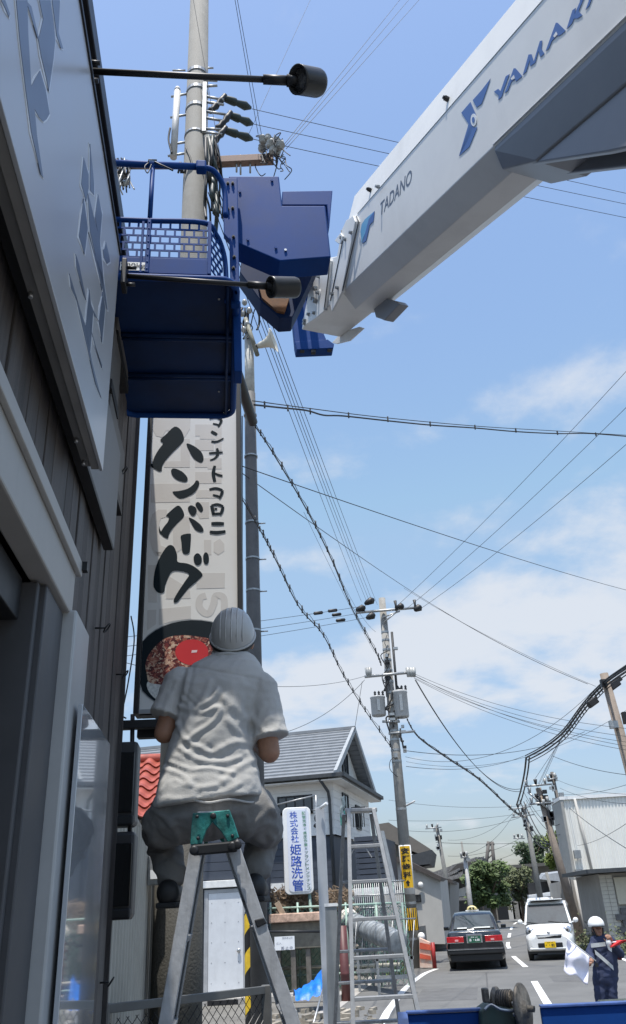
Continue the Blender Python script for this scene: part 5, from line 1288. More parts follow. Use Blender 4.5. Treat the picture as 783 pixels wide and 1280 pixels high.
# square white post with cable bracket; grey box post
def post(name, label, x0, y0, x1, D, w, m, cap=None, cat='post'):
    top = AT(x0, y0, D); base = Vector((top.x + (AT(x1, 1280, D).x - AT(x0 + (1280 - y0) * ((x0 - 275) / (y0 + 1450)), 1280, D).x) * .9, D, 0))
    t = thing(name, label, cat, base)
    mb = MB(); mb.hexa([base + Vector(v) for v in ((-w / 2, -w / 2, 0), (w / 2, -w / 2, 0), (w / 2, w / 2, 0), (-w / 2, w / 2, 0))] + [top + Vector(v) for v in ((-w / 2, -w / 2, 0), (w / 2, -w / 2, 0), (w / 2, w / 2, 0), (-w / 2, w / 2, 0))])
    mb.build('shaft', m, t, .004)
    if cap: mb = MB(); mb.box(top + Z * .015, (w * 1.15, w * 1.15, .03)); mb.build('cap', cap, t)
    return t
m_pw = mat('post_grey', (.46, .48, .50), .5, .1, var=.06, dirt=.1)
t = post('square_post', 'tall slim white square post beside the second stepladder', 400, 1010, 411, 10.5, .115, m_pw)
mb = MB(); mb.tube([AT(401, 1010, 10.4), AT(409, 1004, 10.3)], .02, 6); mb.build('hook', m_white, t)
mb = MB(); mb.tube([AT(395, 994, 10.6), AT(396.5, 1032, 10.6)], .014, 6); mb.tube([AT(395, 994, 10.6), AT(346, 1006, 10.6)], .010, 6); mb.tube([AT(391, 1013, 10.6), AT(398, 1012, 10.6)], .01, 6); mb.build('wire_bracket', m_galv, t)
mb = MB(); mb.ell(AT(396, 1023, 10.5), (.03, .03, .05), 8, 6); mb.ell(AT(396, 1032, 10.5), (.04, .04, .03), 8, 6); mb.build('clamp', m_dark, t)
post('box_post', 'grey metal box post with white cap beside the square white post', 414, 1133, 415, 9.6, .125, mat('post_grey2', (.25, .265, .27), .5, .2), m_white)
# teal rag/rope hanging at the post top by the stepladder
mb = MB(); mb.tube(bez([AT(428, 996, 9), AT(430, 1006, 9), AT(427, 1012, 9), AT(429, 1022, 9)]), .022, 6); tag(mb.build('rope_bundle', mat('rope', (.30, .36, .36), .8, var=.4, scale=60)), 'pale rope bundle hanging at the top of the second stepladder', 'rope')
mb = MB(); mb.prism([AT(425, 1014, 9), AT(432, 1013, 9), AT(431, 1031, 9), AT(426, 1032, 9)], Vector((0, .05, 0))); tag(mb.build('rag', mat('teal_rag', (.10, .38, .30), .8, var=.3, scale=30), bevel=.01), 'small teal rag tied at the top of the second stepladder', 'rag')

# ------------------------------------------------------------------ yard fence: green posts, rails, mesh; stone wall, beams, notices
gf = thing('mesh_fence', 'green mesh fence with pale rails along the far side of the yard', 'fence', ATZ(380, 1222, 0))
Dg = 23.2
m_gr = mat('green_mesh', (.10, .22, .17), .6, var=.2); m_grp = mat('pale_green', (.33, .45, .38), .6, var=.15)
for (y0, y1, m, r, D) in [(1136, 1131, m_grp, .03, Dg), (1164, 1164.5, m_dark, .03, Dg - 2.5), (1211, 1208, mat('cream_rail', (.5, .47, .38), .7), .045, Dg), (1221, 1216, m_grp, .03, Dg)]:
    x1 = 500 if m is not m_dark else 412
    mb = MB(); mb.tube([AT(320, y0 + .6, D), AT(x1, y1 - (x1 - 412) * .03, D)], r, 6); mb.build('rail', m, gf)
for x in (338, 372, 432, 470, 503):
    q = AT(x, 1128, Dg); mb = MB(); mb.tube([Vector((q.x, Dg, 0)), q], .03, 6); mb.build('post', m_grp, gf)
q0 = AT(322, 1135, Dg); q1 = AT(508, 1126, Dg)
mb = MB(); chainlink(mb, Vector((q0.x, Dg + .02, .05)), Vector((1, 0, 0)), Z, q1.x - q0.x, q0.z - .1, .16, .007); mb.build('mesh', m_gr, gf)
mb = MB(); q0 = AT(322, 1168, Dg + .6); q1 = AT(425, 1168, Dg + .6); mb.box(((q0.x + q1.x) / 2, Dg + .6, q0.z / 2), (q1.x - q0.x, .03, q0.z)); tag(mb.build('net_screen', mat('dark_net', (.035, .055, .045), .8, var=.4, scale=5)), 'dark green netting stretched low behind the mesh fence', 'screen')
mb = MB(); rs = random.Random(31)
for k in range(1500):
    p = AT(rs.uniform(324, 436), rs.uniform(1112, 1136), Dg + 1.2 + rs.uniform(-.3, .3)); l = Vector((rs.gauss(0, .10), rs.gauss(0, .05), rs.gauss(0, .08))); w = Vector((.008, 0, .012)); mb.add([p - w, p + w, p + l + w, p + l - w], [(0, 1, 2, 3)])
tag(mb.build('dry_vines', mat('dry_vine', (.23, .165, .11), .9, var=.5, scale=6)), 'tangle of dry brown vines over the retaining wall', 'vines', kind='stuff')
# V of two slanting timbers
for (x0, y0, x1, y1, lab) in [(346, 1128, 378, 1186, 'left slanting weathered timber leaning in the mesh fence'), (394, 1158, 381, 1186, 'short right slanting weathered timber leaning in the mesh fence')]:
    a_, b_ = AT(x0, y0, Dg - .3), AT(x1, y1, Dg - .3); d = (b_ - a_).normalized(); mb = MB(); mb.box((a_ + b_) / 2, ((b_ - a_).length, .08, .14), (d, Vector((0, 1, 0)), d.cross(Vector((0, 1, 0)))))
    tag(mb.build('timber', mat('old_timber', (.33, .27, .20), .85, var=.2, scale=10), bevel=.01), lab, 'timber')
# rubble stones in rows behind the fence (low retaining wall)
stw = thing('stone_wall', 'low retaining wall of weathered brown stones behind the mesh fence', 'wall', ATZ(380, 1215, 0))
rs = random.Random(11); ms = [mat('stone_a', (.22, .19, .16), .9, var=.25, scale=8, bump=.5), mat('stone_b', (.30, .25, .20), .9, var=.25, scale=8, bump=.5), mat('stone_c', (.15, .14, .125), .9, var=.3, scale=8, bump=.5)]
sm_ = []
for k in range(3):
    mb = MB(); mb.ell((0, 0, 0), (.5, .3, .5), 8, 5); me = mb.mesh('stone', ms[k]); rk = random.Random(k)
    for v in me.vertices: v.co *= rk.uniform(.85, 1.12)
    me.polygons.foreach_set('use_smooth', [False] * len(me.polygons)); sm_.append(me)
xs0 = AT(318, 1160, Dg + 1.5).x; xs1 = AT(440, 1160, Dg + 1.5).x
z_top = AT(380, 1121, Dg + 1.5).z; x = xs0
zrow = 0.0; j = 0
while zrow < z_top:
    h = rs.uniform(.16, .22); x = xs0 - rs.random() * .2
    while x < xs1:
        w = rs.uniform(.16, .34); o = link('stone', sm_[rs.randrange(3)], stw); o.location = (x + w / 2, Dg + 1.5 + rs.uniform(-.05, .05), zrow + h / 2); o.scale = (w * 1.02, .6, h * 1.05); o.rotation_euler.y = rs.uniform(-.15, .15); x += w
    zrow += h
mb = MB(); mb.box(((xs0 + xs1) / 2, Dg + 1.8, z_top / 2 - .1), (xs1 - xs0, .3, z_top - .2)); mb.build('core', ms[2], stw)
# pinkish broken concrete beam in the middle height
a_, b_ = AT(336, 1146, Dg - .8), AT(412, 1145, Dg - .8)
bt_ = thing('old_tank', 'long pinkish rusty topped trough behind the mesh fence', 'trough', Vector(((a_.x + b_.x) / 2, Dg - .8, 0)))
mb = MB(); mb.box((a_ + b_) / 2 + Vector((0, .3, -.02)), (b_.x - a_.x, .7, .20)); mb.build('rim', mat('pink_rust', (.52, .36, .27), .8, var=.45, scale=7, bump=.4), bt_, .02)
mb = MB(); mb.box((a_ + b_) / 2 + Vector((0, .35, -.42)), (b_.x - a_.x - .1, .5, .58)); mb.build('side', mat('trough_side', (.17, .16, .13), .85, var=.3, scale=6), bt_, .01)
q = (a_ + b_) / 2
for k in range(4): mb = MB(); mb.box(Vector((a_.x + .2 + k * (b_.x - a_.x - .4) / 3, q.y + .35, (q.z - .7) / 2)), (.12, .4, q.z - .7)); mb.build('leg', ms[2], bt_)
# white notice
a_, b_ = AT(346, 1171, Dg - 2.6), AT(366, 1187, Dg - 2.6)
nb = thing('notice_board', 'small white notice with short grey text on the yard fence', 'notice', (a_ + b_) / 2)
mb = MB(); mb.box((a_ + b_) / 2, (b_.x - a_.x + .1, .02, a_.z - b_.z)); mb.build('board', m_white, nb)
m_gt = mat('grey_text', (.25, .26, .30), .6)
text('lettering', '関係者以外', m_gt, nb, (a_ + b_) / 2 + Vector((.07, -.012, .10)), (1, 0, 0), Z, 1, fit=(.24, .05)); text('lettering', '立入', m_gt, nb, (a_ + b_) / 2 + Vector((-.13, -.012, .0)), (1, 0, 0), Z, 1, fit=(.12, .05)); text('lettering', '禁 止 中', m_gt, nb, (a_ + b_) / 2 + Vector((.05, -.012, -.10)), (1, 0, 0), Z, 1, bold=.03, fit=(.26, .07))
# silver insulated duct lying in the yard on racks, inside wire cage
du0, du1 = AT(437, 1152, 23.6), AT(498, 1178, 21); dd = (du1 - du0).normalized()
dt = thing('silver_duct', 'large silver insulated duct lying on racks in the yard', 'duct', Vector(((du0.x + du1.x) / 2, 22, 0)))
n_s = 16; Ld = (du1 - du0).length; m_duct = mat('duct_skin', (.23, .25, .26), .6, .2, var=.3, scale=5, dirt=.45)
for k in range(n_s):
    mb = MB(); c = du0 + dd * (Ld * k / n_s); mb.lathe(c, dd, [(0, .225), (.01, .245), (Ld / n_s * .5, .25), (Ld / n_s - .012, .245), (Ld / n_s - .002, .225)], 18); mb.build('duct_ring', m_duct, dt)
mb = MB(); mb.ell(du0 + Z * .06 - dd * .05, (.27, .27, .25)); mb.build('duct_bend', mat('duct_pale', (.62, .57, .50), .6, var=.15), dt)
for f in (.1, .5, .9):
    c = du0.lerp(du1, f); mb = MB(); mb.box(Vector((c.x, c.y, (c.z - .4) / 2)), (.9, .08, .08), None); mb.box(Vector((c.x - .4, c.y, (c.z - .35) / 2)), (.06, .06, c.z - .35)); mb.box(Vector((c.x + .4, c.y, (c.z - .35) / 2)), (.06, .06, c.z - .35)); mb.box(Vector((c.x, c.y, c.z - .38)), (.9, .06, .06)); mb.build('rack', m_galv, dt)
wc = thing('wire_screen', 'upright wire screens standing behind the silver duct', 'fence', ATZ(470, 1200, 0))
for i in range(26):
    x = 440 + i * 2.55; a_ = AT(x, 1100, 25.2); mb = MB(); mb.tube([Vector((a_.x, a_.y, .1)), a_], .012, 4); mb.build('bar', m_galv if i % 5 else m_grp, wc)
for y in (1102, 1118, 1134): mb = MB(); mb.tube([AT(438, y + 2, 25.2), AT(506, y - 1.5, 25.2)], .018, 5); mb.build('cross_bar', m_galv, wc)
bw2 = thing('dark_cage', 'dark hedge and frames behind the duct', 'frame', AT(470, 1190, 26))
mb = MB()
for k in range(9): a_ = AT(438 + k * 9, 1190, 22.4); c_2 = AT(446 + k * 9, 1150, 22.4); mb.tube([Vector((a_.x, a_.y, .1)), c_2], .014, 4)
mb.build('slanted_bar', m_galv, bw2); bw2['label'] = 'row of thin slanted steel bars in front of the silver duct'
mb = MB(); mb.tube([AT(436, 1151, 22.4), AT(520, 1148, 22.4)], .02, 6); mb.build('top_bar', m_galv, bw2)
# maroon drum beside grey post
a_ = AT(429, 1175, 20.5); mb = MB(); mb.lathe(Vector((a_.x, a_.y, 0)), Z, [(0, .10), (.5, .10), (.52, .11), (.54, .10), (AT(429, 1157, 20.5).z, .10)], 18); tag(mb.build('drum', mat('maroon', (.10, .03, .028), .5, var=.2)), 'maroon drum standing in the yard beside the posts', 'drum')
# yard kerbs and slabs
for i, (x0, y0, x1, y1, z, w, lab) in enumerate([(326, 1236, 436, 1232, .18, .5, 'long pale concrete kerb across the yard'), (330, 1252, 432, 1250, .14, .7, 'lower pale concrete slab below the blue tarpaulin')]):
    a_, b_ = ATZ(x0, y0, 0), ATZ(x1, y1, 0); d = (b_ - a_).normalized(); mb = MB(); mb.box((a_ + b_) / 2 + Z * z / 2, ((b_ - a_).length, w, z), (d, d.cross(Z), Z)); tag(mb.build('kerb', m_kerb, bevel=.02), lab, 'kerb')
pv = thing('yard_slab', 'pale concrete yard slabs behind the second stepladder', 'paving', ATZ(470, 1215, 0))
for k in range(4):
    a_ = ATZ(438 + k * 19, 1215 - k, 0); mb = MB(); mb.box(a_ + Z * .03, (.95, 3.4, .06), Frame((0, 0), radians(9)).fr); mb.build('slab', mat('slab_pale', (.36, .33, .27), .85, var=.12, scale=2), pv, .008)
# rubble and scrap wood heap bottom centre
rs = random.Random(5)
rb_ = tag(bpy.data.objects.new('debris', None), None); 
mb = MB()
for k in range(120):
    p = ATZ(rs.uniform(336, 478), rs.uniform(1262, 1300), 0); s = rs.uniform(.04, .13); mb.box(p + Z * s * .3, (s * rs.uniform(.6, 2.4), s, s * .7), (Vector((cos(k), sin(k), rs.uniform(-.2, .2))).normalized(), Vector((-sin(k), cos(k), 0)), Z))
bpy.data.objects.remove(rb_)
tag(mb.build('gravel', mat('rubble', (.30, .27, .22), .9, var=.4, scale=6)), 'loose rubble and scrap lying in the yard', 'rubble', kind='stuff')
# blue tarpaulin
a_ = ATZ(390, 1259, .1); mb = MB(); NX, NY = 22, 12
tp_ = []
for j in range(NY + 1):
    row = []
    for i in range(NX + 1):
        u, v = i / NX, j / NY
        x = 370 + 44 * u - 3 * v; h = .72 * (sin(pi * min(1, v * .9 + .05)) ** .7) * (.28 + .72 * u ** 2.2) + 0.09 * noise.noise(Vector((u * 7, v * 6, 2)))
        base = AT(x, 1257, 18.8 + v * .9); row.append(Vector((base.x, base.y, .16 + h)))
    tp_.append(row)
mb.loft([r for r in tp_], False, True, False); tag(mb.build('blue_tarpaulin', mat('tarp', (.008, .16, .60), .45, var=.25, scale=9, bump=.6, bscale=25)), 'crumpled bright blue tarpaulin on the kerb', 'tarpaulin')
mb = MB(); mb.tube([AT(406, 1228, 18.4), AT(392, 1280, 16.6)], .02, 6); tag(mb.build('stick', m_galv), 'thin pale rod leaning on the tarpaulin', 'rod')
t = thing('small_post', 'short rusty post beside the tarpaulin', 'post', ATZ(412, 1285, 0)); mb = MB(); q = ATZ(412, 1288, 0); mb.tube([q, Vector((q.x, q.y, AT(409, 1232, q.y).z))], .06, 8); mb.build('shaft', mat('old_bracket', ()), t)
# lane barrier by the roadside pole
t = thing('road_barrier', 'orange and white weathered barrier panel beside the roadside pole', 'barrier', ATZ(533, 1211, 0))
b0 = ATZ(533, 1211, 0); Db = b0.y
mb = MB(); mb.prism([AT(524, 1172, Db), AT(537, 1178, Db), AT(541, 1210, Db), AT(525, 1210, Db)], Vector((.05, .12, 0))); mb.build('panel', mat('barrier_orange', (.70, .36, .24), .6, var=.25, scale=4, col2=(.75, .68, .60)), t, .01)
for (y0, y1) in ((1178, 1186), (1192, 1198)):
    mb = MB(); mb.prism([AT(525, y0, Db - .03), AT(538.5, y0 + 3, Db - .03), AT(539.5, y1 + 2, Db - .03), AT(525, y1, Db - .03)], Vector((0, .02, 0))); mb.build('patch', mat('barrier_red', (.60, .10, .05), .6, var=.2), t)
mb = MB(); mb.tube([Vector((AT(544, 1210, Db).x, Db, 0)), AT(541, 1178, Db)], .06, 8); mb.build('red_post', mat('barrier_red2', (.35, .03, .03), .5), t)
q = AT(527, 1171, Db + .3); mb = MB(); mb.ell(q, (.12, .12, .13), 12, 8); mb.tube([q, q - Z * .5], .05, 8); tag(mb.build('bollard_lamp', m_white), 'small white round lamp behind the barrier panel', 'lamp')
# grass tufts at the pole foot
mb = MB(); rs = random.Random(8)
for k in range(260):
    p = ATZ(rs.uniform(484, 514), rs.uniform(1203, 1222), 0); h = rs.uniform(.1, .35); a = rs.uniform(0, 6.3); d = Vector((cos(a), sin(a), 0)) * .03; l = Vector((rs.uniform(-.1, .1), rs.uniform(-.1, .1), h)); mb.add([p - d, p + d, p + l], [(0, 1, 2)])
tag(mb.build('grass', mat('grass', (.10, .15, .035), .8, var=.4, scale=8)), 'tufts of green grass at the foot of the roadside pole', 'grass', kind='stuff')

# ------------------------------------------------------------------ far street: trees, old houses, right-hand buildings
def tree(label, cx, cy, D, rx, ry, seed, n=2600, col=(.065, .10, .028), lx=.16, trunk=True):
    c = AT(cx, cy, D); base = Vector((c.x, c.y, 0)); t = thing('tree', label, 'tree', base); rr = random.Random(seed)
    sx = rx * D / 1000 * 1.05; sz = ry * D / 1000 * 1.15
    if trunk:
        mb = MB(); mb.tube(bez([base, base + Vector((.1, 0, c.z * .4)), Vector((c.x - .1, c.y, c.z))], 4), [.22 - .012 * i for i in range(9)], 8)
        for k in range(6):
            a = k * 1.05; q = Vector((c.x, c.y, c.z - sz * .5)); mb.tube([q, q + Vector((cos(a) * sx * .6, sin(a) * sx * .6, sz * .8))], [.09, .02], 6)
        mb.build('trunk', mat('bark', (.10, .075, .055), .9, var=.3, scale=10, bump=.5), t)
    clumps = [(Vector((c.x + rr.uniform(-.75, .75) * sx, c.y + rr.uniform(-.7, .7) * sx, c.z + rr.uniform(-.7, .75) * sz)), rr.uniform(.22, .45)) for k in range(20)]
    mb = MB()
    for k in range(n):
        cc, r = rr.choice(clumps); d = Vector((rr.gauss(0, 1), rr.gauss(0, 1), rr.gauss(0, 1))).normalized() * (r * rr.uniform(.6, 1.05)); p = cc + Vector((d.x * sx, d.y * sx, d.z * sz))
        a = Vector((rr.gauss(0, 1), rr.gauss(0, 1), rr.gauss(0, .6))).normalized(); b = a.orthogonal().normalized(); w = lx * rr.uniform(.6, 1.4)
        mb.add([p - a * w, p + b * w * .5, p + a * w, p - b * w * .5], [(0, 1, 2, 3)])
    mb.build('crown', mat('leaf_%s' % seed, col, .7, var=.45, scale=.9), t)
tree('broad dark green tree at the street end left of the white van', 611, 1107, 59, 26, 20, 21, 5200)
tree('smaller olive green tree between the broad tree and the white shed', 649, 1109, 72, 16, 19, 22, 2200, (.085, .10, .04), .14)
tree('dark rounded tree high behind the far roofs', 667, 1066, 98, 18, 16, 23, 2600, (.055, .085, .035), .2)
tree('bright yellow green tree behind the crowded pole', 694, 1062, 84, 14, 18, 24, 2400, (.12, .155, .03), .17)
tree('grey green low tree beside the old roof', 645, 1096, 86, 18, 10, 25, 1500, (.075, .085, .05), .16)
def simple_house(name, label, cat, poly_wall, D, off, m, roof=None, extras=()):
    c = AT(*poly_wall[0], D); t = thing(name, label, cat, Vector((c.x, D, 0)))
    mb = MB(); mb.prism([AT(x, y, D) for x, y in poly_wall], off); mb.build('wall', m, t)
    for nm, poly, dD, off2, mm in (roof or []):
        mb = MB(); mb.prism([AT(x, y, D + dD) for x, y in poly], off2); mb.build(nm, mm, t)
    return t
m_oldtile = mat('old_tile', (.17, .165, .16), .7, var=.35, scale=5, bump=.4)
# old tiled house
oh = simple_house('house', 'old timber house with weathered grey tiled roofs at the street end', 'house', [(552, 1165), (553, 1098), (572, 1080), (596, 1076), (604, 1100), (606, 1160)], 68, Vector((2, 8, 0)), mat('old_wall', (.06, .055, .05), .85, var=.2))
m_t2 = m_oldtile
def tile_roof(parent, a, b, c, d, rows, cols, m=m_oldtile):
    """sloping roof of tile rows between corner pixels; a,b eave, c,d ridge"""
    mb = MB()
    for j in range(rows):
        f0, f1 = j / rows, (j + 1) / rows
        p0, p1 = a.lerp(d, f0), b.lerp(c, f0); q0, q1 = a.lerp(d, f1), b.lerp(c, f1)
        for i in range(cols):
            g0, g1 = i / cols, (i + .9) / cols
            mb.hexa([p0.lerp(p1, g0), p0.lerp(p1, g1), q0.lerp(q1, g1), q0.lerp(q1, g0)] + [p0.lerp(p1, g0) + Z * .16, p0.lerp(p1, g1) + Z * .16, q0.lerp(q1, g1) + Z * .05, q0.lerp(q1, g0) + Z * .05])
    return mb.build('roof', m, parent)
P8 = lambda x, y, D: AT(x, y, D)
tile_roof(oh, P8(556, 1102, 66), P8(594, 1093, 66), P8(606, 1071, 72), P8(566, 1082, 72), 9, 16)
tile_roof(oh, P8(540, 1105, 67), P8(572, 1090, 67), P8(598, 1072, 74), P8(540, 1092, 74), 8, 14)
mb = MB(); mb.prism([P8(598, 1071, 71), P8(607, 1073, 71), P8(617, 1086, 71), P8(612, 1088, 71), P8(600, 1078, 71)], Vector((1, 6, 0))); mb.build('roof_verge', m_roofd, oh)
mb = MB(); mb.prism([P8(567, 1122, 64), P8(600, 1120, 64), P8(600, 1124, 64), P8(567, 1126, 64)], Vector((.5, 3, 0))); mb.build('lower_eave', m_oldtile, oh)
mb = MB(); mb.prism([P8(572, 1112, 67.5), P8(583, 1108, 67.5), P8(583, 1120, 67.5), P8(572, 1121, 67.5)], Vector((0, .1, 0))); mb.build('plaster_panel', m_pale, oh)
kt = simple_house('small_truck_body', 'pale boxy vehicle parked behind the taxi at the kerb', 'vehicle', [(568, 1170), (567, 1143), (582, 1141), (583, 1168)], 58, Vector((1, 3, 0)), mat('pale_blue', (.42, .50, .56), .5))
mb = MB(); mb.prism([AT(569, 1154, 57.9), AT(568, 1146, 57.9), AT(580, 1144, 57.9), AT(581, 1152, 57.9)], Vector((0, .05, 0))); mb.build('window', m_glassdark, kt); kt.name = 'parked_van'
# long roof line behind trees
lr = simple_house('long_building', 'long low building with dark eaves behind the street-end trees', 'building', [(600, 1160), (600, 1086), (700, 1080), (705, 1150)], 90, Vector((3, 8, 0)), mat('long_wall', (.20, .195, .18), .85, var=.1))
mb = MB(); mb.prism([AT(596, 1084, 88), AT(702, 1077, 88), AT(702, 1081, 88), AT(596, 1088, 88)], Vector((3, 10, 0))); mb.build('roof', mat('eave_far', (.10, .095, .085), .8), lr)
# garden wall at the street end, in panels
ew = thing('garden_wall', 'weathered grey garden wall across the end of the street', 'wall', AT(620, 1145, 80))
for k in range(9):
    x = 586 + k * 8; a_ = AT(x, 1146, 80); b_ = AT(x + 7.4, 1126, 80); mb = MB(); mb.box(Vector(((a_.x + b_.x) / 2, 80, b_.z / 2)), (b_.x - a_.x, .25, b_.z)); mb.build('panel', (m_pale, mat('wall_mid', (.22, .21, .19), .9, var=.2), MATS['wall_mid'] if 'wall_mid' in MATS else m_pale)[k % 3 > 0], ew)
mb = MB(); mb.box(AT(628, 1135, 79.8), (.9, .3, 1.9)); mb.build('gate', m_dark, ew)
# white shed roof and dark carport
sh = simple_house('shed', 'low shed with white flat roof edge beside the street-end wall', 'shed', [(664, 1150), (663, 1122), (699, 1119), (701, 1148)], 62, Vector((1, 4, 0)), mat('shed_wall', (.30, .31, .31), .7))
mb = MB(); mb.prism([AT(661, 1119, 61.5), AT(695, 1114, 61.5), AT(696, 1119, 61.5), AT(662, 1124, 61.5)], Vector((1, 5, 0))); mb.build('roof_edge', m_white, sh)
cpo = simple_house('carport', 'dark open carport with grey sheet roof right of the shed', 'carport', [(662, 1120), (660, 1104), (700, 1100), (716, 1104), (716, 1145), (700, 1146)], 66, Vector((1, 5, 0)), m_dark)
mb = MB(); mb.prism([AT(680, 1093, 64), AT(704, 1090, 64), AT(709, 1103, 64), AT(676, 1099, 64)], Vector((1, 5, .2))); mb.build('roof', mat('sheet_grey', (.33, .34, .35), .5, .2, var=.15), cpo)
# corrugated building
DC = 40.0; c0 = AT(704, 1098, DC); c1 = AT(800, 1088, DC)
cb = thing('corrugated_building', 'upper storey clad in pale vertical corrugated sheet at the right', 'building', Vector((c0.x, DC, 0)))
cfm = Frame((AT(712, 1050, DC).x, DC), radians(4)); z_lo = AT(727, 1097, DC).z; z_hi = AT(703, 1000, DC).z
wC = 9.0
mb = MB(); cfm.box(mb, 0.05, wC, .1, 2.2, z_lo, z_hi - .05); mb.build('wall', mat('corr_core', (.4, .4, .38), .8), cb)
m_cw = mat('corrugated_white', (.78, .78, .73), .5, .0, var=.06, scale=1, dirt=.12)
sheetw = .6; me_s = None
mbs = MB(); a, b = [], []
for i in range(17):
    u = i / 16 * sheetw * .995; w = -.03 if (i % 4) in (1, 2) else 0; a.append(Vector((u, w, 0))); b.append(Vector((u, w, z_hi - z_lo)))
mbs.loft([a, b, [q + Vector((0, .02, 0)) for q in b], [q + Vector((0, .02, 0)) for q in a], a], False, False, False); me_s = mbs.mesh('corrugated_sheet', m_cw)
for k in range(int(wC / sheetw)):
    o = link('corrugated_sheet', me_s, cb); o.location = cfm.p(k * sheetw, .0, z_lo); o.rotation_euler.z = -radians(4)
mb = MB(); cfm.box(mb, -.15, wC, -.12, 2.3, z_hi, z_hi + .14); mb.build('roof_edge', m_white, cb)
mb = MB(); cfm.box(mb, -.12, -.0, -.1, 2.2, z_lo - .1, z_hi); mb.build('corner_trim', mat('corner_trim', (.33, .33, .31), .6), cb)
mb = MB(); cfm.box(mb, -.1, wC, -.14, .1, z_lo - .45, z_lo - .01); mb.build('lower_flashing', mat('flashing', (.22, .235, .245), .6), cb)
mb = MB(); mb.tube([cfm.p(.55, -.12, z_hi), cfm.p(.75, -.12, z_lo)], .06, 8); mb.build('downpipe', m_pale, cb)
for (x, y) in [(722, 1068), (724, 1092)]: mb = MB(); mb.box(AT(x, y, DC - .2), (.3, .15, .35)); mb.build('small_box', m_galv, cb)
# ground floor parts below it
lb = simple_house('roadside_building', 'beige ground floor wall with reddish awning below the corrugated storey', 'building', [(706, 1200), (700, 1102), (728, 1098), (752, 1098), (768, 1200)], 39.0, Vector((1, 6, 0)), mat('lower_beige', (.30, .285, .255), .85, var=.12, scale=2, dirt=.15))
mb = MB(); mb.prism([AT(729, 1101, 38), AT(750, 1100, 38), AT(753, 1112, 38), AT(735, 1110, 38), AT(728, 1106, 38)], Vector((.3, .9, .1))); mb.build('awning', mat('red_awning', (.26, .13, .10), .8, var=.3, scale=6), lb)
for (x0, x1, y0, y1) in [(704, 711, 1098, 1195), (712, 715, 1098, 1195), (720, 724, 1100, 1195)]:
    mb = MB(); mb.tube([AT(x0 - 1, y0, 38.6), AT(x1 + 14, y1, 38.6)], .07, 8); mb.build('drainpipe', m_dark if x0 == 712 else m_pale, lb)
mb = MB(); mb.box(AT(737.5, 1114, 38.4), (.42, .3, .55)); mb.build('meter_box', mat('box_pale', (.42, .42, .40), .6), lb, .02)
mb = MB(); mb.box(AT(737.2, 1113, 38.2), (.16, .06, .28)); mb.build('meter_window', m_dark, lb)
tp2 = thing('tiled_building', 'building with pale tiled pillar and cream panels at the right edge', 'building', AT(765, 1140, 30))
Dt = 31.0; tf = Frame((AT(757, 1140, Dt).x, Dt), radians(6))
mb = MB(); tf.box(mb, .03, 7, .12, 5, 0, AT(757, 1092, Dt).z); mb.build('wall', MATS['lower_beige'], tp2)
mb = MB(); tf.box(mb, -.5, 7, -.6, 5, AT(757, 1091, Dt).z, AT(757, 1086, Dt).z); mb.build('flat_roof', m_roofd, tp2)
# wall tiles on the pillar: separate small tiles with shared mesh
mbt = MB(); mbt.box((0, 0, 0), (.215, .02, .115)); tme = mbt.mesh('tile', mat('cream_tile', (.50, .48, .42), .4, var=.08))
nz_ = int(AT(757, 1094, Dt).z / .125)
for j in range(nz_):
    for i in range(2):
        o = link('tile', tme, tp2); o.location = tf.p(.13 + i * .225, .105, .08 + j * .125); o.rotation_euler.z = -radians(6)
for k in range(4): mb = MB(); tf.box(mb, .5 + k * .9, 1.37 + k * .9, .04, .11, AT(770, 1131, Dt).z, AT(765, 1096, Dt).z - .02); mb.build('panel', mat('cream_panel', (.50, .47, .38), .7, var=.05), tp2, .008)
mbt = MB(); mbt.box((0, 0, 0), (.385, .1, .18)); bme = mbt.mesh('block', mat('dark_block', (.12, .12, .125), .9, var=.25, scale=5, bump=.4)); zB = AT(765, 1131, Dt).z
for j in range(int(zB / .19)):
    for i in range(9): o = link('block', bme, tp2); o.location = tf.p(.72 + i * .395 - (.2 if j % 2 else 0), .06, .1 + j * .19); o.rotation_euler.z = -radians(6)
# vegetation strip between buildings bottom right: small pale posts and shrubs
for (x, D, lab) in [(735, 33, 'small leafy bush at the foot of the roadside wall'), (775, 30, 'low straggling weeds against the tiled building beside the flagman')]:
    g0 = ATZ(x, 1200, 0); mb = MB(); rs = random.Random(x)
    for k in range(420):
        d = Vector((rs.gauss(0, .28), rs.gauss(0, .28), abs(rs.gauss(0, .3)))); p = Vector((AT(x, 1180, D).x, D, 0)) + d; a = Vector((rs.gauss(0, 1), rs.gauss(0, 1), rs.gauss(0, 1))).normalized() * .06; b = a.orthogonal().normalized() * .035; mb.add([p - a, p + b, p + a, p - b], [(0, 1, 2, 3)])
    tag(mb.build('bush', mat('bush_leaf', (.12, .14, .07), .8, var=.5, scale=5)), lab, 'bush')
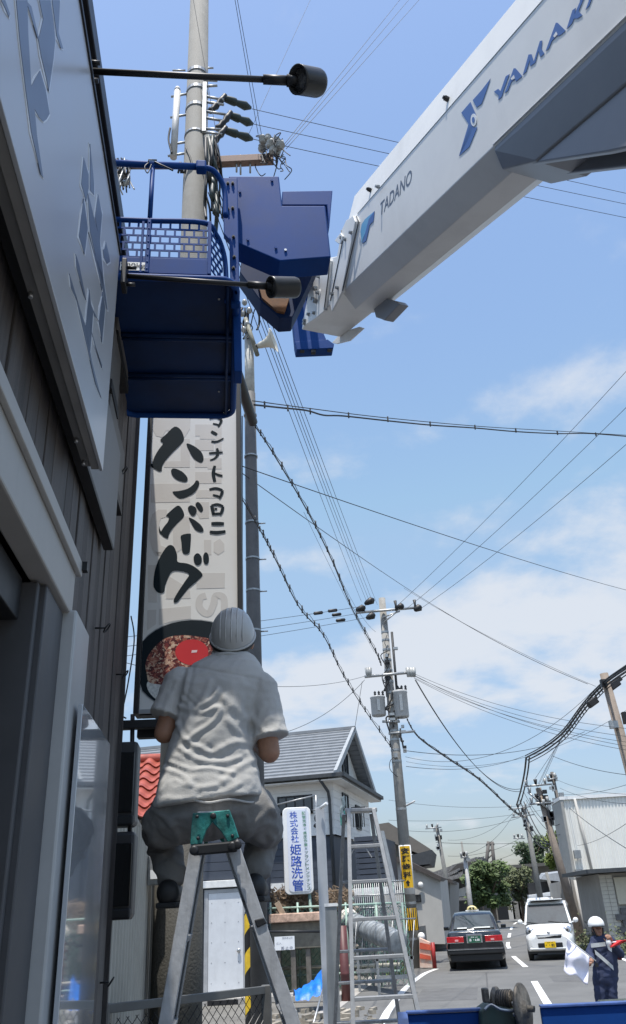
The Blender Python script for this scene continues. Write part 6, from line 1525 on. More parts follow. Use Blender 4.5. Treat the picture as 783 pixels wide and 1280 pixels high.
# ------------------------------------------------------------------ vehicles (built at the origin, nose towards +y, then placed)
m_cblack = mat('car_black', (.010, .012, .015), .18, 0, var=.05, coat=.8)
m_cwhite = mat('car_white', (.76, .77, .76), .22, 0, var=.02, coat=.8)
m_glass = mat('car_glass', (.03, .045, .05), .03, 0, var=.4, scale=2.2, spec=.9, rv=.1)
m_tyre = mat('tyre', (.018, .018, .018), .85); m_chrome = mat('chrome', (.62, .63, .64), .15, .9); m_rim = mat('rim', (.35, .36, .37), .3, .8)
m_tail = mat('tail_lens', (.42, .012, .018), .15, var=.25, scale=14, coat=.6); m_orange = mat('orange_lens', (.6, .16, .02), .2)
m_plateg = mat('plate_green', (.015, .10, .055), .4); m_platey = mat('plate_yellow', (.80, .52, .01), .4, var=.03)
def V3(*a): return Vector(a)
def ringbody(secs, n=8):
    """secs: list of (y, [(halfwidth, z), ...] from bottom to top) mirrored into closed rings"""
    rings = []
    for y, pr in secs:
        right = [V3(x, y, z) for x, z in pr]; left = [V3(-x, y, z) for x, z in reversed(pr)]
        rings.append(right + left)
    return rings
def wheel(parent, x, y, r, w):
    s = 1 if x > 0 else -1; mb = MB(); mb.lathe(V3(x - s * w / 2, y, r), (s, 0, 0), [(0, r * .8), (.02, r * .97), (w * .3, r), (w * .75, r), (w - .01, r * .95), (w, r * .75), (w - .02, r * .62)], 24)
    q = mb.build('wheel', m_tyre, parent); mb = MB(); mb.lathe(V3(x + s * (w / 2 - .03), y, r), (s, 0, 0), [(0, r * .6), (.015, r * .58), (.02, r * .2), (.03, r * .15)], 20); mb.build('rim', m_rim, q)
def make_taxi():
    t = thing('taxi', 'black taxi sedan seen from behind with a yellow roof sign', 'taxi', (0, 0, 0))
    secs = []
    # (y, bottom z, half width at sill, belt z, half width belt)
    for y, zb, w, zt, wt in [(-2.34, .40, .74, .86, .70), (-2.30, .32, .82, .99, .75), (-2.1, .24, .845, 1.02, .77), (-1.35, .22, .85, 1.01, .78), (-.6, .20, .85, .97, .79), (.6, .20, .85, .96, .79), (1.1, .21, .85, .94, .78), (2.0, .24, .83, .86, .74), (2.28, .32, .78, .78, .68), (2.34, .42, .70, .70, .62)]:
        secs.append((y, [(w * .9, zb), (w, zb + .07), (w, .62), (w - .015, .70), (wt + .02, zt - .05), (wt - .04, zt), (wt * .5, zt + .012)]))
    mb = MB(); mb.loft(ringbody(secs), True, True); body = mb.build('body', m_cblack, t, .01)
    cab = []
    for y, zb, w, zt, wt in [(-1.42, .98, .74, 1.00, .70), (-1.02, .97, .76, 1.40, .60), (-.80, .97, .77, 1.475, .585), (-.1, .96, .77, 1.50, .60), (.35, .96, .77, 1.46, .585), (.62, .95, .76, 1.36, .60), (1.12, .93, .73, .96, .70)]:
        cab.append((y, [(w, zb), (w - .01, zb + (zt - zb) * .1), (wt + .03, zt - (zt - zb) * .12), (wt - .03, zt), (wt * .5, zt + .015)]))
    mb = MB(); mb.loft(ringbody(cab), True, True); mb.build('cabin', m_cblack, t, .008)
    # rear window: slab on the sloping back
    def slab4(name, pts, off, m, parent=t):
        mb = MB(); mb.prism([V3(*p) for p in pts], V3(*off)); return mb.build(name, m, parent, .006)
    slab4('rear_window', [(-.62, -1.395, 1.045), (.62, -1.395, 1.045), (.53, -1.035, 1.405), (-.53, -1.035, 1.405)], (0, -.02, .012), m_glass)
    slab4('windshield', [(.64, 1.06, 1.0), (-.64, 1.06, 1.0), (-.54, .66, 1.36), (.54, .66, 1.36)], (0, .02, .012), m_glass)
    slab4('rear_shelf', [(-.5, -1.425, 1.05), (-.2, -1.425, 1.05), (-.2, -1.40, 1.085), (-.5, -1.40, 1.085)], (0, -.012, .01), mat('shelf_white', (.55, .57, .55), .6))
    slab4('rear_shelf', [(.0, -1.425, 1.05), (.5, -1.425, 1.05), (.5, -1.40, 1.085), (.0, -1.40, 1.085)], (0, -.012, .01), MATS['shelf_white'])
    for s in (-1, 1):
        slab4('side_window', [(s * .775, -.95, 1.0), (s * .775, -.08, 1.0), (s * .62, -.08, 1.41), (s * .62, -.72, 1.40)], (s * .012, 0, .004), m_glass)
        slab4('side_window', [(s * .775, .0, 1.0), (s * .775, .82, 1.0), (s * .63, .46, 1.38), (s * .62, .0, 1.41)], (s * .012, 0, .004), m_glass)
        mb = MB(); mb.box((s * .56, -2.335, .80), (.50, .06, .17)); tl = mb.build('taillight', m_tail, t, .012)
        mb = MB(); mb.box((s * .56, -2.368, .725), (.50, .012, .02)); mb.build('chrome_strip', m_chrome, tl)
        mb = MB(); mb.box((s * .52, -2.369, .785), (.1, .01, .05)); mb.build('reverse_lens', mat('pink_lens', (.7, .35, .35), .2), tl)
        mb = MB(); mb.box((s * .93, .78, 1.02), (.17, .08, .11)); mb.build('mirror', m_cblack, t, .02)
        mb = MB(); mb.box((s * .62, 2.32, .66), (.3, .06, .16)); mb.build('headlight', m_chrome, t, .01)
        for y in (-1.32, 1.36): wheel(t, s * .74, y, .31, .19)
    mb = MB(); mb.box((0, -2.37, .50), (1.66, .12, .16)); mb.build('bumper', mat('bumper_black', (.015, .016, .018), .35), t, .03)
    mb = MB(); mb.box((0, -2.435, .545), (1.60, .01, .012)); mb.build('bumper_strip', m_chrome, t)
    mb = MB(); mb.box((0, -2.32, .33), (1.5, .1, .2)); mb.build('rear_valance', m_black, t, .03)
    mb = MB(); mb.box((0, -2.345, .82), (.46, .03, .23)); mb.box((0, -2.352, .82), (.01, .01, .01)); mb.build('plate_surround', m_chrome, t, .008)
    mb = MB(); mb.box((0, -2.365, .80), (.37, .015, .175)); pl = mb.build('licence_plate', m_plateg, t)
    text('lettering', '姫路 500', m_white, pl, (0, -2.375, .855), (1, 0, 0), Z, 1, fit=(.2, .035)); text('lettering', 'あ ・4 80', m_white, pl, (0, -2.375, .785), (1, 0, 0), Z, 1, bold=.03, fit=(.30, .075))
    for x, w in ((-.55, .24), (.55, .13)): mb = MB(); mb.box((x, -2.315, .925), (w, .01, .022)); mb.build('badge', m_chrome, t)
    mb = MB(); mb.lathe((0, -2.30, .965), (0, -1, .1), [(0, .04), (.015, .035)], 12); mb.build('badge', m_chrome, t)
    # roof sign
    rs_ = []
    for y, sx, sz in ((-.33, .16, .07), (-.28, .19, .105), (-.18, .19, .105), (-.13, .16, .07)):
        rs_.append([V3(.85 * sx * cos(a) * (1 if sin(a) > 0 else 1.15), y, 1.56 + sz * sin(a) * (1.1 if sin(a) > 0 else .25)) for a in np.linspace(0, 2 * pi, 17)[:-1]])
    mb = MB(); mb.loft(rs_, True, True); sg_ = mb.build('roof_sign', mat('sign_amber', (.70, .60, .28), .35), t)
    mb = MB(); mb.box((0, -.23, 1.525), (.42, .2, .04)); mb.build('roof_sign_base', m_white, t, .01)
    for x in (-.05, .05): mb = MB(); mb.lathe((x, -.335, 1.60), (0, -1, 0), [(0, .03), (.006, .03)], 12); mb.build('emblem', m_black, sg_)
    text('lettering', 'TAXI', m_black, sg_, (0, -.345, 1.545), (1, 0, 0), Z, 1, bold=.02, fit=(.22, .03))
    mb = MB(); mb.tube([V3(.6, -2.0, 1.02), V3(.66, -1.9, 1.35)], .004, 5); mb.build('aerial', m_dark, t)
    return t
taxi = make_taxi(); pT = ATZ(598, 1213, 0); dT = Vector((.155, 1, 0)); aT = -atan2(.170, 1)
taxi.rotation_euler.z = aT; fwdT = Vector((sin(-aT), cos(-aT), 0)); taxi.scale = (1.0,) * 3
taxi.location = Vector((pT.x, pT.y, 0)) + fwdT * 2.30

def make_van():
    t = thing('small_van', 'white boxy minivan facing the camera with a yellow licence plate', 'van', (0, 0, 0))
    secs = []
    for y, zb, w, z1, w1, zt, wt in [(-1.68, .34, .68, .9, .68, 1.50, .58), (-1.6, .24, .735, .9, .735, 1.60, .62), (-.9, .2, .74, .9, .74, 1.645, .635), (.2, .2, .74, .9, .74, 1.65, .635), (.62, .2, .74, .9, .74, 1.60, .625), (.72, .2, .74, .9, .738, 1.555, .61)]:
        secs.append((y, [(w * .92, zb), (w, zb + .08), (w1, z1), (w1 - .03, z1 + .08), (wt + .035, zt - .12), (wt - .01, zt - .03), (wt * .6, zt)]))
    mb = MB(); mb.loft(ringbody(secs), True, True); mb.build('body', m_cwhite, t, .01)
    nose = []
    for y, zb, w, zm, zt, wt in [(.70, .22, .738, .62, 1.00, .725), (1.1, .22, .738, .62, .985, .70), (1.38, .23, .73, .62, .93, .66), (1.56, .25, .70, .60, .84, .60), (1.66, .30, .64, .56, .76, .54), (1.695, .38, .56, .52, .66, .46)]:
        nose.append((y, [(w * .95, zb), (w, zb + .08), (w, zm), (w - .01, zm + .05), (wt, zt - .06), (wt - .07, zt), (wt * .5, zt + .02)]))
    mb = MB(); mb.loft(ringbody(nose), True, True); mb.build('bonnet', m_cwhite, t, .01)
    def slab4(name, pts, off, m, parent=t, bev=.006):
        mb = MB(); mb.prism([V3(*p) for p in pts], V3(*off)); return mb.build(name, m, parent, bev)
    # pillars and windscreen
    slab4('windscreen', [(-.655, 1.13, 1.0), (.655, 1.13, 1.0), (.575, .76, 1.535), (-.575, .76, 1.535)], (0, .02, .01), m_glass)
    for s in (-1, 1):
        slab4('pillar', [(s * .735, 1.10, .98), (s * .65, 1.14, .99), (s * .57, .72, 1.53), (s * .63, .70, 1.53)], (0, -.05, 0), m_cwhite)
        slab4('quarter_pane', [(s * .738, 1.05, 1.0), (s * .738, .74, 1.0), (s * .655, .70, 1.48), (s * .66, .76, 1.48)], (-s * .02, 0, 0), m_glass)
        slab4('side_window', [(s * .728, .66, 1.0), (s * .728, -.25, 1.0), (s * .672, -.25, 1.47), (s * .672, .6, 1.47)], (s * .012, 0, 0), m_glass)
        slab4('side_window', [(s * .728, -.33, 1.0), (s * .728, -1.4, 1.0), (s * .672, -1.3, 1.47), (s * .672, -.33, 1.47)], (s * .012, 0, 0), m_glass)
        hl = MB(); hl.lathe((s * .56, 1.47, .79), (s * .25, 1, .25), [(0, .125), (.06, .13), (.085, .115), (.09, .07), (.088, .03)], 22); q = hl.build('headlight', m_chrome, t)
        hl = MB(); hl.lathe((s * .565, 1.545, .805), (s * .25, 1, .25), [(0, .075), (.03, .075), (.05, .05)], 18); hl.build('lens', mat('lamp_lens', (.30, .31, .32), .08, .3), q)
        hl = MB(); hl.lathe((s * .565, 1.575, .812), (s * .25, 1, .25), [(0, .035), (.03, .03)], 14); hl.build('bulb_ring', m_dark, q)
        hl = MB(); hl.lathe((s * .53, 1.60, .50), (s * .2, 1, 0), [(0, .075), (.03, .075), (.05, .05), (.052, .02)], 18); hl.build('fog_lamp', m_dark, t)
        hl = MB(); hl.ell((s * .86, .98, 1.06), (.085, .05, .075), 14, 8); hl.tube([(s * .72, .98, 1.0), (s * .82, .98, 1.02)], .025, 6); hl.build('mirror', m_cwhite, t)
        for y in (-1.2, 1.2): wheel(t, s * .65, y, .28, .155)
    mb = MB(); mb.prism([V3(x, 1.60 + .04 * (1 - abs(x) / .5), z) for x, z in ((-.40, .655), (-.34, .60), (.34, .60), (.40, .655), (.36, .68), (-.36, .68))], V3(0, .085, 0)); mb.build('grille', m_dark, t, .006)
    mb = MB(); mb.box((0, 1.68, .70), (.78, .03, .018)); mb.build('chrome_strip', m_chrome, t, .004)
    mb = MB(); mb.box((0, 1.69, .42), (.74, .05, .13)); mb.build('lower_grille', m_dark, t, .02)
    mb = MB(); mb.box((0, 1.66, .33), (1.25, .10, .06)); mb.build('bumper', m_cwhite, t, .02)
    mb = MB(); mb.lathe((0, 1.655, .765), (0, 1, .3), [(0, .05), (.02, .045)], 14); mb.tube([V3(-.035, 1.69, .79), V3(0, 1.7, .76), V3(.035, 1.69, .79)], .008, 5); mb.build('badge', m_chrome, t)
    mb = MB(); mb.box((0, 1.735, .435), (.33, .015, .165)); pl = mb.build('licence_plate', m_platey, t)
    text('lettering', '姫路 580', m_black, pl, (0, 1.745, .49), (-1, 0, 0), Z, 1, fit=(.18, .03)); text('lettering', '・・82', m_black, pl, (0, 1.745, .42), (-1, 0, 0), Z, 1, bold=.03, fit=(.26, .075))
    mb = MB(); mb.box((0, .2, 1.67), (1.1, 1.4, .02)); mb.build('roof_panel', m_cwhite, t, .01)
    mb = MB(); mb.box((0, 1.08, .25), (1.35, 1.0, .12)); mb.build('underbody', m_black, t)
    for s in (-.4, .3): mb = MB(); mb.tube([V3(s, 1.165, 1.01), V3(s + .38, 1.12, 1.06)], .008, 5); mb.build('wiper', m_black, t)
    return t
van = make_van(); pV = ATZ(700, 1201, 0); aV = pi - atan2(.30, 1)
van.scale = (1.03, 1.03, 1.03); van.rotation_euler.z = aV + .02
van.location = Vector((pV.x, pV.y, 0)) + Vector((.16, 1, 0)).normalized() * 1.9
# second white car hidden behind the van, roof showing
t = thing('parked_car', 'white car roof showing just behind the white minivan', 'car', (0, 0, 0))
mb = MB(); secs = []
for y, zb, w, zt, wt in [(-1.7, .3, .7, 1.45, .55), (-1.5, .22, .74, 1.72, .60), (.3, .2, .74, 1.74, .62), (.9, .2, .74, 1.3, .66), (1.6, .25, .7, .95, .6)]:
    secs.append((y, [(w, zb), (w, .8), (wt + .05, zt - .12), (wt, zt - .02), (wt * .5, zt)]))
mb.loft(ringbody(secs), True, True); mb.build('body', m_cwhite, t)
mb = MB(); mb.prism([V3(-.6, 1.0, 1.2), V3(.6, 1.0, 1.2), V3(.54, .5, 1.6), V3(-.54, .5, 1.6)], V3(0, .03, .02)); mb.build('windscreen', m_glass, t)
for s in (-1, 1):
    for y in (-1.1, 1.1): wheel(t, s * .66, y, .3, .16)
q = AT(683, 1170, 44); t.location = (q.x, 44, 0); t.rotation_euler.z = pi - .2; t.scale = (1.0,) * 3

# ------------------------------------------------------------------ blue truck bed with winch, lower right
bed = thing('truck', 'blue truck bed edge with a rusty winch in the lower right foreground', 'truck', (1.6, 3.6, 0))
DB = 4.6
c1_ = AT(508, 1268, DB); zB_ = c1_.z; 
far_r = AT(783, 1256, DB * .985); dirb = (Vector((far_r.x, far_r.y, 0)) - Vector((c1_.x, c1_.y, 0))).normalized(); bnorm = Vector((dirb.y, -dirb.x, 0))  # towards the camera
BFR = (dirb, -bnorm, Z)
def TB(u, w, z): return Vector((c1_.x, c1_.y, 0)) + dirb * u + bnorm * w + Z * z
gate_h = .42
def tbox(mb, u0, u1, w0, w1, z0, z1): return mb.box(TB((u0 + u1) / 2, (w0 + w1) / 2, (z0 + z1) / 2), (u1 - u0, abs(w1 - w0), z1 - z0), BFR)
u_w0 = (AT(604, 1262, DB) - c1_).dot(dirb); u_w1 = (AT(668, 1262, DB) - c1_).dot(dirb)
mb = MB(); tbox(mb, 0, u_w0, 0, .035, zB_ - gate_h, zB_); mb.build('bed_gate', m_blue, bed, .006)
mb = MB(); tbox(mb, u_w1 + .02, 2.6, 0, .035, zB_ - gate_h, zB_ + .004); mb.build('bed_gate', m_blue, bed, .006)
mb = MB(); tbox(mb, u_w0 + .001, u_w1 + .019, 0.003, .03, zB_ - gate_h, zB_ - .11); mb.build('bed_gate', m_blue, bed)
for (u0, u1) in ((0, u_w0), (u_w1 + .02, 2.6)):
    mb = MB(); tbox(mb, u0, u1, -.006, .045, zB_ + .004, zB_ + .016); mb.build('gate_cap', mat('blue_worn', (.05, .10, .28), .4, var=.3, scale=12, dirt=.3), bed, .003)
mb = MB(); tbox(mb, -.035, -.001, -.02, 2.4, zB_ - gate_h, zB_ - .004); mb.build('side_gate', m_blue, bed, .006)
mb = MB(); tbox(mb, -.042, .006, -.02, 2.4, zB_ - .003, zB_ + .010); mb.build('gate_cap', MATS['blue_worn'], bed, .003)
mb = MB(); tbox(mb, 0.001, 2.6, .036, 2.4, zB_ - gate_h - .05, zB_ - gate_h); mb.build('bed_floor', m_bluedk, bed)
mb = MB(); tbox(mb, .1, 2.5, -.3, 2.3, .45, zB_ - gate_h - .051); mb.build('chassis', m_dark, bed)
for u in (.3, 2.2):
    mb = MB(); mb.lathe(TB(u, 2.2, .42), bnorm, [(0, .3), (.03, .42), (.25, .42), (.28, .3)], 24); mb.build('wheel', m_tyre, bed)
# winch: flanged drum with rope on a green bracket
wn_m = mat('winch_iron', (.13, .115, .095), .6, .5, var=.5, scale=18, bump=.5)
wc_ = AT(634, 1252, DB - .06); wx = (Vector((.86, -.5, .04))).normalized()
mb = MB(); mb.lathe(wc_ - wx * .065, wx, [(0, .055), (.008, .066), (.02, .066), (.022, .046), (.05, .050), (.09, .046), (.092, .05)], 26); wd_ = mb.build('drum', wn_m, bed)
mb = MB()
for k in range(6): mb.lathe(wc_ - wx * (.042 - k * .012), wx, [(0, .046), (.003, .053), (.006, .053), (.009, .046)], 22)
mb.build('wound_rope', mat('greasy_rope', (.045, .042, .038), .7, .3, var=.4, scale=40), wd_)
fl_c = AT(653, 1262, DB - .1)
mb = MB(); mb.lathe(fl_c - wx * .006, wx, [(0, .03), (.0, .105), (.006, .112), (.014, .112), (.02, .105), (.02, .04), (.035, .035)], 36); mb.build('flange', wn_m, bed)
mb = MB(); mb.rod(wc_ - wx * .09, fl_c + wx * .06, .014, 10); mb.build('axle', wn_m, bed)
for k in range(7):
    a = k * .9; u1 = wx.orthogonal().normalized(); u2 = wx.cross(u1); mb = MB(); q = fl_c - wx * .012 + (u1 * cos(a) + u2 * sin(a)) * .052; mb.rod(q, q - wx * .018, .009, 6); mb.build('bolt', m_galv, bed)
mb = MB(); mb.prism([AT(601, 1264, DB - .12), AT(612, 1256, DB - .12), AT(650, 1262, DB - .12), AT(652, 1300, DB - .12), AT(601, 1300, DB - .12)], Vector((0, .16, 0))); mb.build('winch_base', mat('winch_green', (.03, .055, .045), .55, .1, var=.3, dirt=.4), bed, .008)
mb = MB(); mb.tube(bez([AT(606, 1262, DB - .15), AT(614, 1256, DB - .15), AT(627, 1262, DB - .17), AT(648, 1264, DB - .15)]), .006, 6); mb.build('cable', m_steel, bed)
mb = MB(); mb.box(AT(607, 1244, DB - .1), (.03, .05, .06)); mb.build('winch_lug', wn_m, bed, .006)
# dark gear standing on the bed edge by the flagman's legs
mb = MB(); a_, b_ = AT(750, 1257, 7.2), AT(800, 1256, 7.2); mb.box((a_ + b_) / 2 + Z * .0, (b_.x - a_.x, .12, .075)); o_ = tag(mb.build('toolbox', mat('gear_green', (.05, .06, .05), .8, var=.7, scale=45), bevel=.012), 'mottled dark green equipment case below the flagman', 'case')
mb = MB(); q = (a_ + b_) / 2; mb.box((q.x, q.y, (q.z - .04) / 2), (.5, .25, q.z - .04)); tag(mb.build('crate', m_dark), 'dark crate hidden behind the truck bed under the green case', 'crate')
# ------------------------------------------------------------------ people
def capsule(mb, a, b, ra, rb, n=14):
    a, b = Vector(a), Vector(b); d = (b - a).normalized(); L_ = (b - a).length
    prof = [(-ra * .98, .01)] + [(-ra * cos(t), ra * sin(t)) for t in (.35, .7, 1.1, 1.4)] + [(0, ra), (L_, rb)] + [(L_ + rb * cos(t), rb * sin(t)) for t in (1.4, 1.1, .7, .35)] + [(L_ + rb * .98, .01)]
    mb.lathe(a, d, prof, n)
def limb(mb, pts, rs, n=14):
    for i in range(len(pts) - 1): capsule(mb, pts[i], pts[i + 1], rs[i], rs[i + 1], n)
def torso(mb, secs, n=28, p=2.4):
    rings = []
    for c, hx, hy, ax in secs:
        c = Vector(c); ax = Vector(ax).normalized(); ay = Vector((0, 1, 0)); ay = (ay - ax * ay.dot(ax)).normalized() if True else ay
        r = []
        for k in range(n):
            a = 2 * pi * k / n; cx_, sy_ = cos(a), sin(a)
            r.append(c + ax * (abs(cx_) ** (2 / p) * (1 if cx_ > 0 else -1) * hx) + ay * (abs(sy_) ** (2 / p) * (1 if sy_ > 0 else -1) * hy))
        rings.append(r)
    mb.loft(rings, True, True)
def hand(mb, wrist, d, nrm, side, s=1.0, curl=.5):
    """palm with four fingers and a thumb, curled"""
    d = Vector(d).normalized(); nrm = Vector(nrm); nrm = (nrm - d * nrm.dot(d)).normalized(); sd = d.cross(nrm) * side
    w = Vector(wrist)
    for k in range(4): capsule(mb, w + sd * (k - 1.5) * .012 * s, w + d * .085 * s + sd * (k - 1.5) * .021 * s, .017 * s, .013 * s, 8)
    for k, ln in enumerate((.072, .082, .076, .058)):
        b = w + d * .088 * s + sd * (k - 1.5) * .021 * s; c = curl * (1 + .12 * k)
        p1 = b + (d * cos(c) + nrm * sin(c)) * ln * .5 * s; p2 = p1 + (d * cos(c * 2.1) + nrm * sin(c * 2.1)) * ln * .34 * s; p3 = p2 + (d * cos(c * 2.9) + nrm * sin(c * 2.9)) * ln * .25 * s
        limb(mb, [b, p1, p2, p3], [.0095 * s, .0088 * s, .008 * s, .007 * s], 8)
    b = w + d * .03 * s - sd * .036 * s; p1 = b + (d * .6 - sd * .6 + nrm * .3).normalized() * .045 * s; p2 = p1 + (d * .85 - sd * .1 + nrm * .6).normalized() * .033 * s
    limb(mb, [b, p1, p2], [.014 * s, .011 * s, .009 * s], 8)
m_skin = mat('skin', (.33, .17, .105), .55, var=.12, scale=30, bump=.1)
m_shirt = mat('work_shirt', (.42, .415, .395), .9, var=.07, scale=9, bump=.2, bscale=190)
m_trous = mat('work_trousers', (.185, .18, .17), .9, var=.15, scale=9, bump=.2, bscale=190)
m_boot = mat('boot', (.02, .02, .02), .6, var=.3)
m_helm = mat('helmet_grey', (.43, .43, .415), .42, var=.07, scale=4, coat=.2, dirt=.12)
DM = 3.3
def M_(x, y, dd=0.): return AT(x, y, DM + dd)
man = thing('person', 'worker in grey shirt and hard hat sitting astride the stepladder, seen from behind', 'person', M_(266, 1006, .05))
# shirt -------------------------------------------------------------------------------------
mb = MB()
secs = []
for (xl, xr, y, dd, hy) in [(194, 330, 1003, .03, .142), (196, 327, 985, .03, .140), (202, 322, 962, .04, .132), (208, 318, 942, .04, .130), (213, 317, 925, .04, .130), (219, 318, 905, .04, .132), (221, 322, 885, .04, .132), (219, 329, 866, .045, .130), (220, 331, 848, .055, .118), (232, 326, 834, .07, .098), (250, 318, 824, .09, .075), (266, 309, 817, .10, .062), (270, 305, 811, .10, .058)]:
    a, b = M_(xl, y, dd), M_(xr, y + (xr - xl) * -.0, dd); secs.append(((a + b) / 2, (b - a).length / 2, hy, (1, 0, .055)))
torso(mb, secs)
shL, shR = M_(226, 856, .05), M_(325, 862, .05)
elL, elR = M_(206, 916, .03), M_(337, 940, .05)
mb.ell(shL, (.078, .08, .075)); mb.ell(shR, (.078, .08, .075))
for s_0, s_1 in ((shL, M_(208, 898, .02)), (shR, M_(338, 923, .03))):
    d = s_1 - s_0; mb.lathe(s_0, d, [(0, .076), (d.length * .5, .074), (d.length * .85, .073), (d.length, .079)], 24)
shirt_me = remeshed(mb, .0072, 3, 'shirt')
def cut_cap(me, pt, n):
    bm = bmesh.new(); bm.from_mesh(me); bmesh.ops.bisect_plane(bm, geom=bm.verts[:] + bm.edges[:] + bm.faces[:], plane_co=pt, plane_no=n, clear_outer=False); bm.to_mesh(me); bm.free()
cen = M_(268, 900, .04)
# folds traced as real creases: list of (pixel polyline, width, height)
def px_of(co):
    v = co - EYE; z = v.dot(FW); return 391.5 + FPX * v.dot(CR) / z, 640 - FPX * v.dot(CU) / z
FOLDS = [([(228, 872), (245, 885), (266, 872), (272, 862)], 4, .014), ([(225, 882), (250, 890), (274, 884), (268, 900), (248, 915), (236, 924)], 4, .014),
         ([(222, 905), (232, 925), (250, 934), (262, 940)], 4, .013), ([(225, 935), (250, 950), (280, 952), (300, 947)], 4, .013), ([(212, 952), (240, 962), (262, 960), (292, 966)], 3.5, .010),
         ([(318, 930), (295, 928), (270, 940)], 5, .011), ([(316, 900), (300, 890), (280, 872)], 6, .009), ([(318, 950), (300, 958), (280, 975)], 5, .010), ([(220, 975), (245, 984), (270, 982)], 4, .008),
         ([(206, 960), (225, 968), (240, 980)], 4, .010), ([(236, 838), (232, 860), (226, 885), (222, 905)], 3.5, .011), ([(318, 862), (312, 885), (320, 910), (316, 930)], 4, .011), ([(330, 880), (322, 900), (330, 915)], 4, .009),
         ([(212, 868), (208, 885), (204, 900)], 4, .009), ([(222, 850), (216, 872), (214, 890)], 3.5, .009), ([(262, 850), (256, 870), (246, 884)], 4.5, .009), ([(247, 880), (238, 872), (232, 866)], 3, .009),
         ([(300, 980), (280, 990), (255, 993)], 4, .008), ([(285, 900), (300, 915), (314, 922)], 5, .008)]
def segd(px, py, pl):
    best = 1e9
    for (x0, y0), (x1, y1) in zip(pl, pl[1:]):
        dx_, dy_ = x1 - x0, y1 - y0; t = max(0, min(1, ((px - x0) * dx_ + (py - y0) * dy_) / (dx_ * dx_ + dy_ * dy_ + 1e-9))); d = math.hypot(px - x0 - dx_ * t, py - y0 - dy_ * t); best = min(best, d)
    return best
FO = [([(p.x, p.y) for p in bez([Vector((x, y, 0)) for x, y in pl], 4)], w, h) for pl, w, h in FOLDS]
def shirt_disp(co, n):
    px, py = px_of(co); d = 0
    if n.y < .35:
        for pl, w, h in FO:
            q = segd(px, py, pl)
            if q < w * 3: w_ = w * .8; d += h * .38 * math.exp(-(q / w_) ** 2) - h * .2 * math.exp(-((q - w_ * 1.7) / w_) ** 2)
    q = co * 9; r = 1 - abs(noise.noise(Vector((q.x, q.y, q.z * 1.9)))) * 2; r2 = 1 - abs(noise.noise(co * 21)) * 2; d += .0036 * (r - .5) + .0022 * (r2 - .5) + .0007 * noise.noise(co * 45)
    # yoke seam across the shoulders
    ys = 838 + (px - 268) * .20
    if abs(py - ys) < 2.2 and 232 < px < 326: d -= .004 * (1 - abs(py - ys) / 2.2)
    if py > 996: d += .003
    return d
displace(shirt_me, shirt_disp); shirt_me.materials.append(m_shirt); shirt = link('shirt', shirt_me, man)
mb = MB()
col = [M_(268, 822, .035), M_(279, 818, .02), M_(291, 818, .02), M_(303, 821, .035), M_(306, 816, .10), M_(300, 810, .17), M_(276, 809, .17), M_(268, 815, .10)]
mb.tube(bez(col + [col[0]], 5), .011, 8, False); cm_ = mb.build('collar', m_shirt, shirt)
mb = MB(); hem = [M_(194 + (330 - 194) * k / 16, 1001 + 2 * sin(k), .03 - .135 * sin(pi * min(max(k / 16, .04), .96)) ** .55) for k in range(17)]
mb.tube(bez(hem, 3), .0045, 6); mb.build('hem', m_shirt, shirt)
# skin: neck, head, arms, one continuous surface
mb = MB(); neck0, head_c = M_(288, 826, .10), M_(291, 797, .115)
capsule(mb, neck0, M_(290, 806, .115), .062, .062)
mb.ell(head_c, (.080, .100, .110)); mb.ell(head_c + Vector((0, .05, -.05)), (.062, .07, .06))
mb.ell(head_c + Vector((0, .115, -.015)), (.014, .022, .022), 8, 6)
for s in (-1, 1): mb.ell(head_c + Vector((s * .082, .01, -.02)), (.014, .024, .036), 10, 8)
wL, wR = M_(207, 900, .33), M_(318, 925, .34)
limb(mb, [shL, elL, wL], [.05, .043, .030]); limb(mb, [shR, elR, wR], [.05, .044, .031])
limb(mb, [neck0, (shL + shR) / 2], [.06, .06]); limb(mb, [shL, shR], [.05, .05])
limb(mb, [(shL + shR) / 2, M_(266, 985, .05)], [.09, .10])
hand(mb, wL, (0.15, .9, .35), (.4, -.2, -.8), 1); hand(mb, wR, (-.3, .9, .35), (-.3, -.2, -.9), -1)
sk = remeshed(mb, .0065, 3, 'body'); sk.materials.append(m_skin); body_o = link('body', sk, man)
mb = MB(); hq = head_c
for s in (-1, 1):
    mb.ell(hq + Vector((s * .032, .094, .012)), (.012, .008, .007), 8, 6)
mb.build('eye', m_white, body_o)
mb = MB(); mb.ell(hq + Vector((0, -.018, -.028)), (.084, .090, .070)); mb.build('hair', mat('hair_black', (.012, .011, .010), .6, var=.3, scale=60), man)
# hard hat, tilted back as he looks up
hc_ = M_(291, 794, .10); up_ = Vector((.06, -.72, .68)).normalized(); rt_ = Vector((1, .03, 0)); rt_ = (rt_ - up_ * rt_.dot(up_)).normalized(); fw_ = up_.cross(rt_)
rings = []; nn_ = 40
for i in range(15):
    t = i / 14 * pi / 2; zz = sin(t); cr_h = max(cos(t) ** .85, .012)
    r = []
    for k in range(nn_):
        a = 2 * pi * k / nn_; ridge_ = 1 + (.016 * max(0, cos((a - pi / 2) * 14)) ** 2 if 0 else .010 * cos(a * 10) * (cos(t) ** .5) * (sin(t * 2)))
        r.append(hc_ + rt_ * (cos(a) * cr_h * .096 * ridge_) + fw_ * (sin(a) * cr_h * .122 * ridge_) + up_ * (zz * .118))
    rings.append(r)
inner = [[hc_ + (p - hc_) * .96 for p in r] for r in rings]
mb = MB(); mb.loft(rings, False, True); mb.s = None
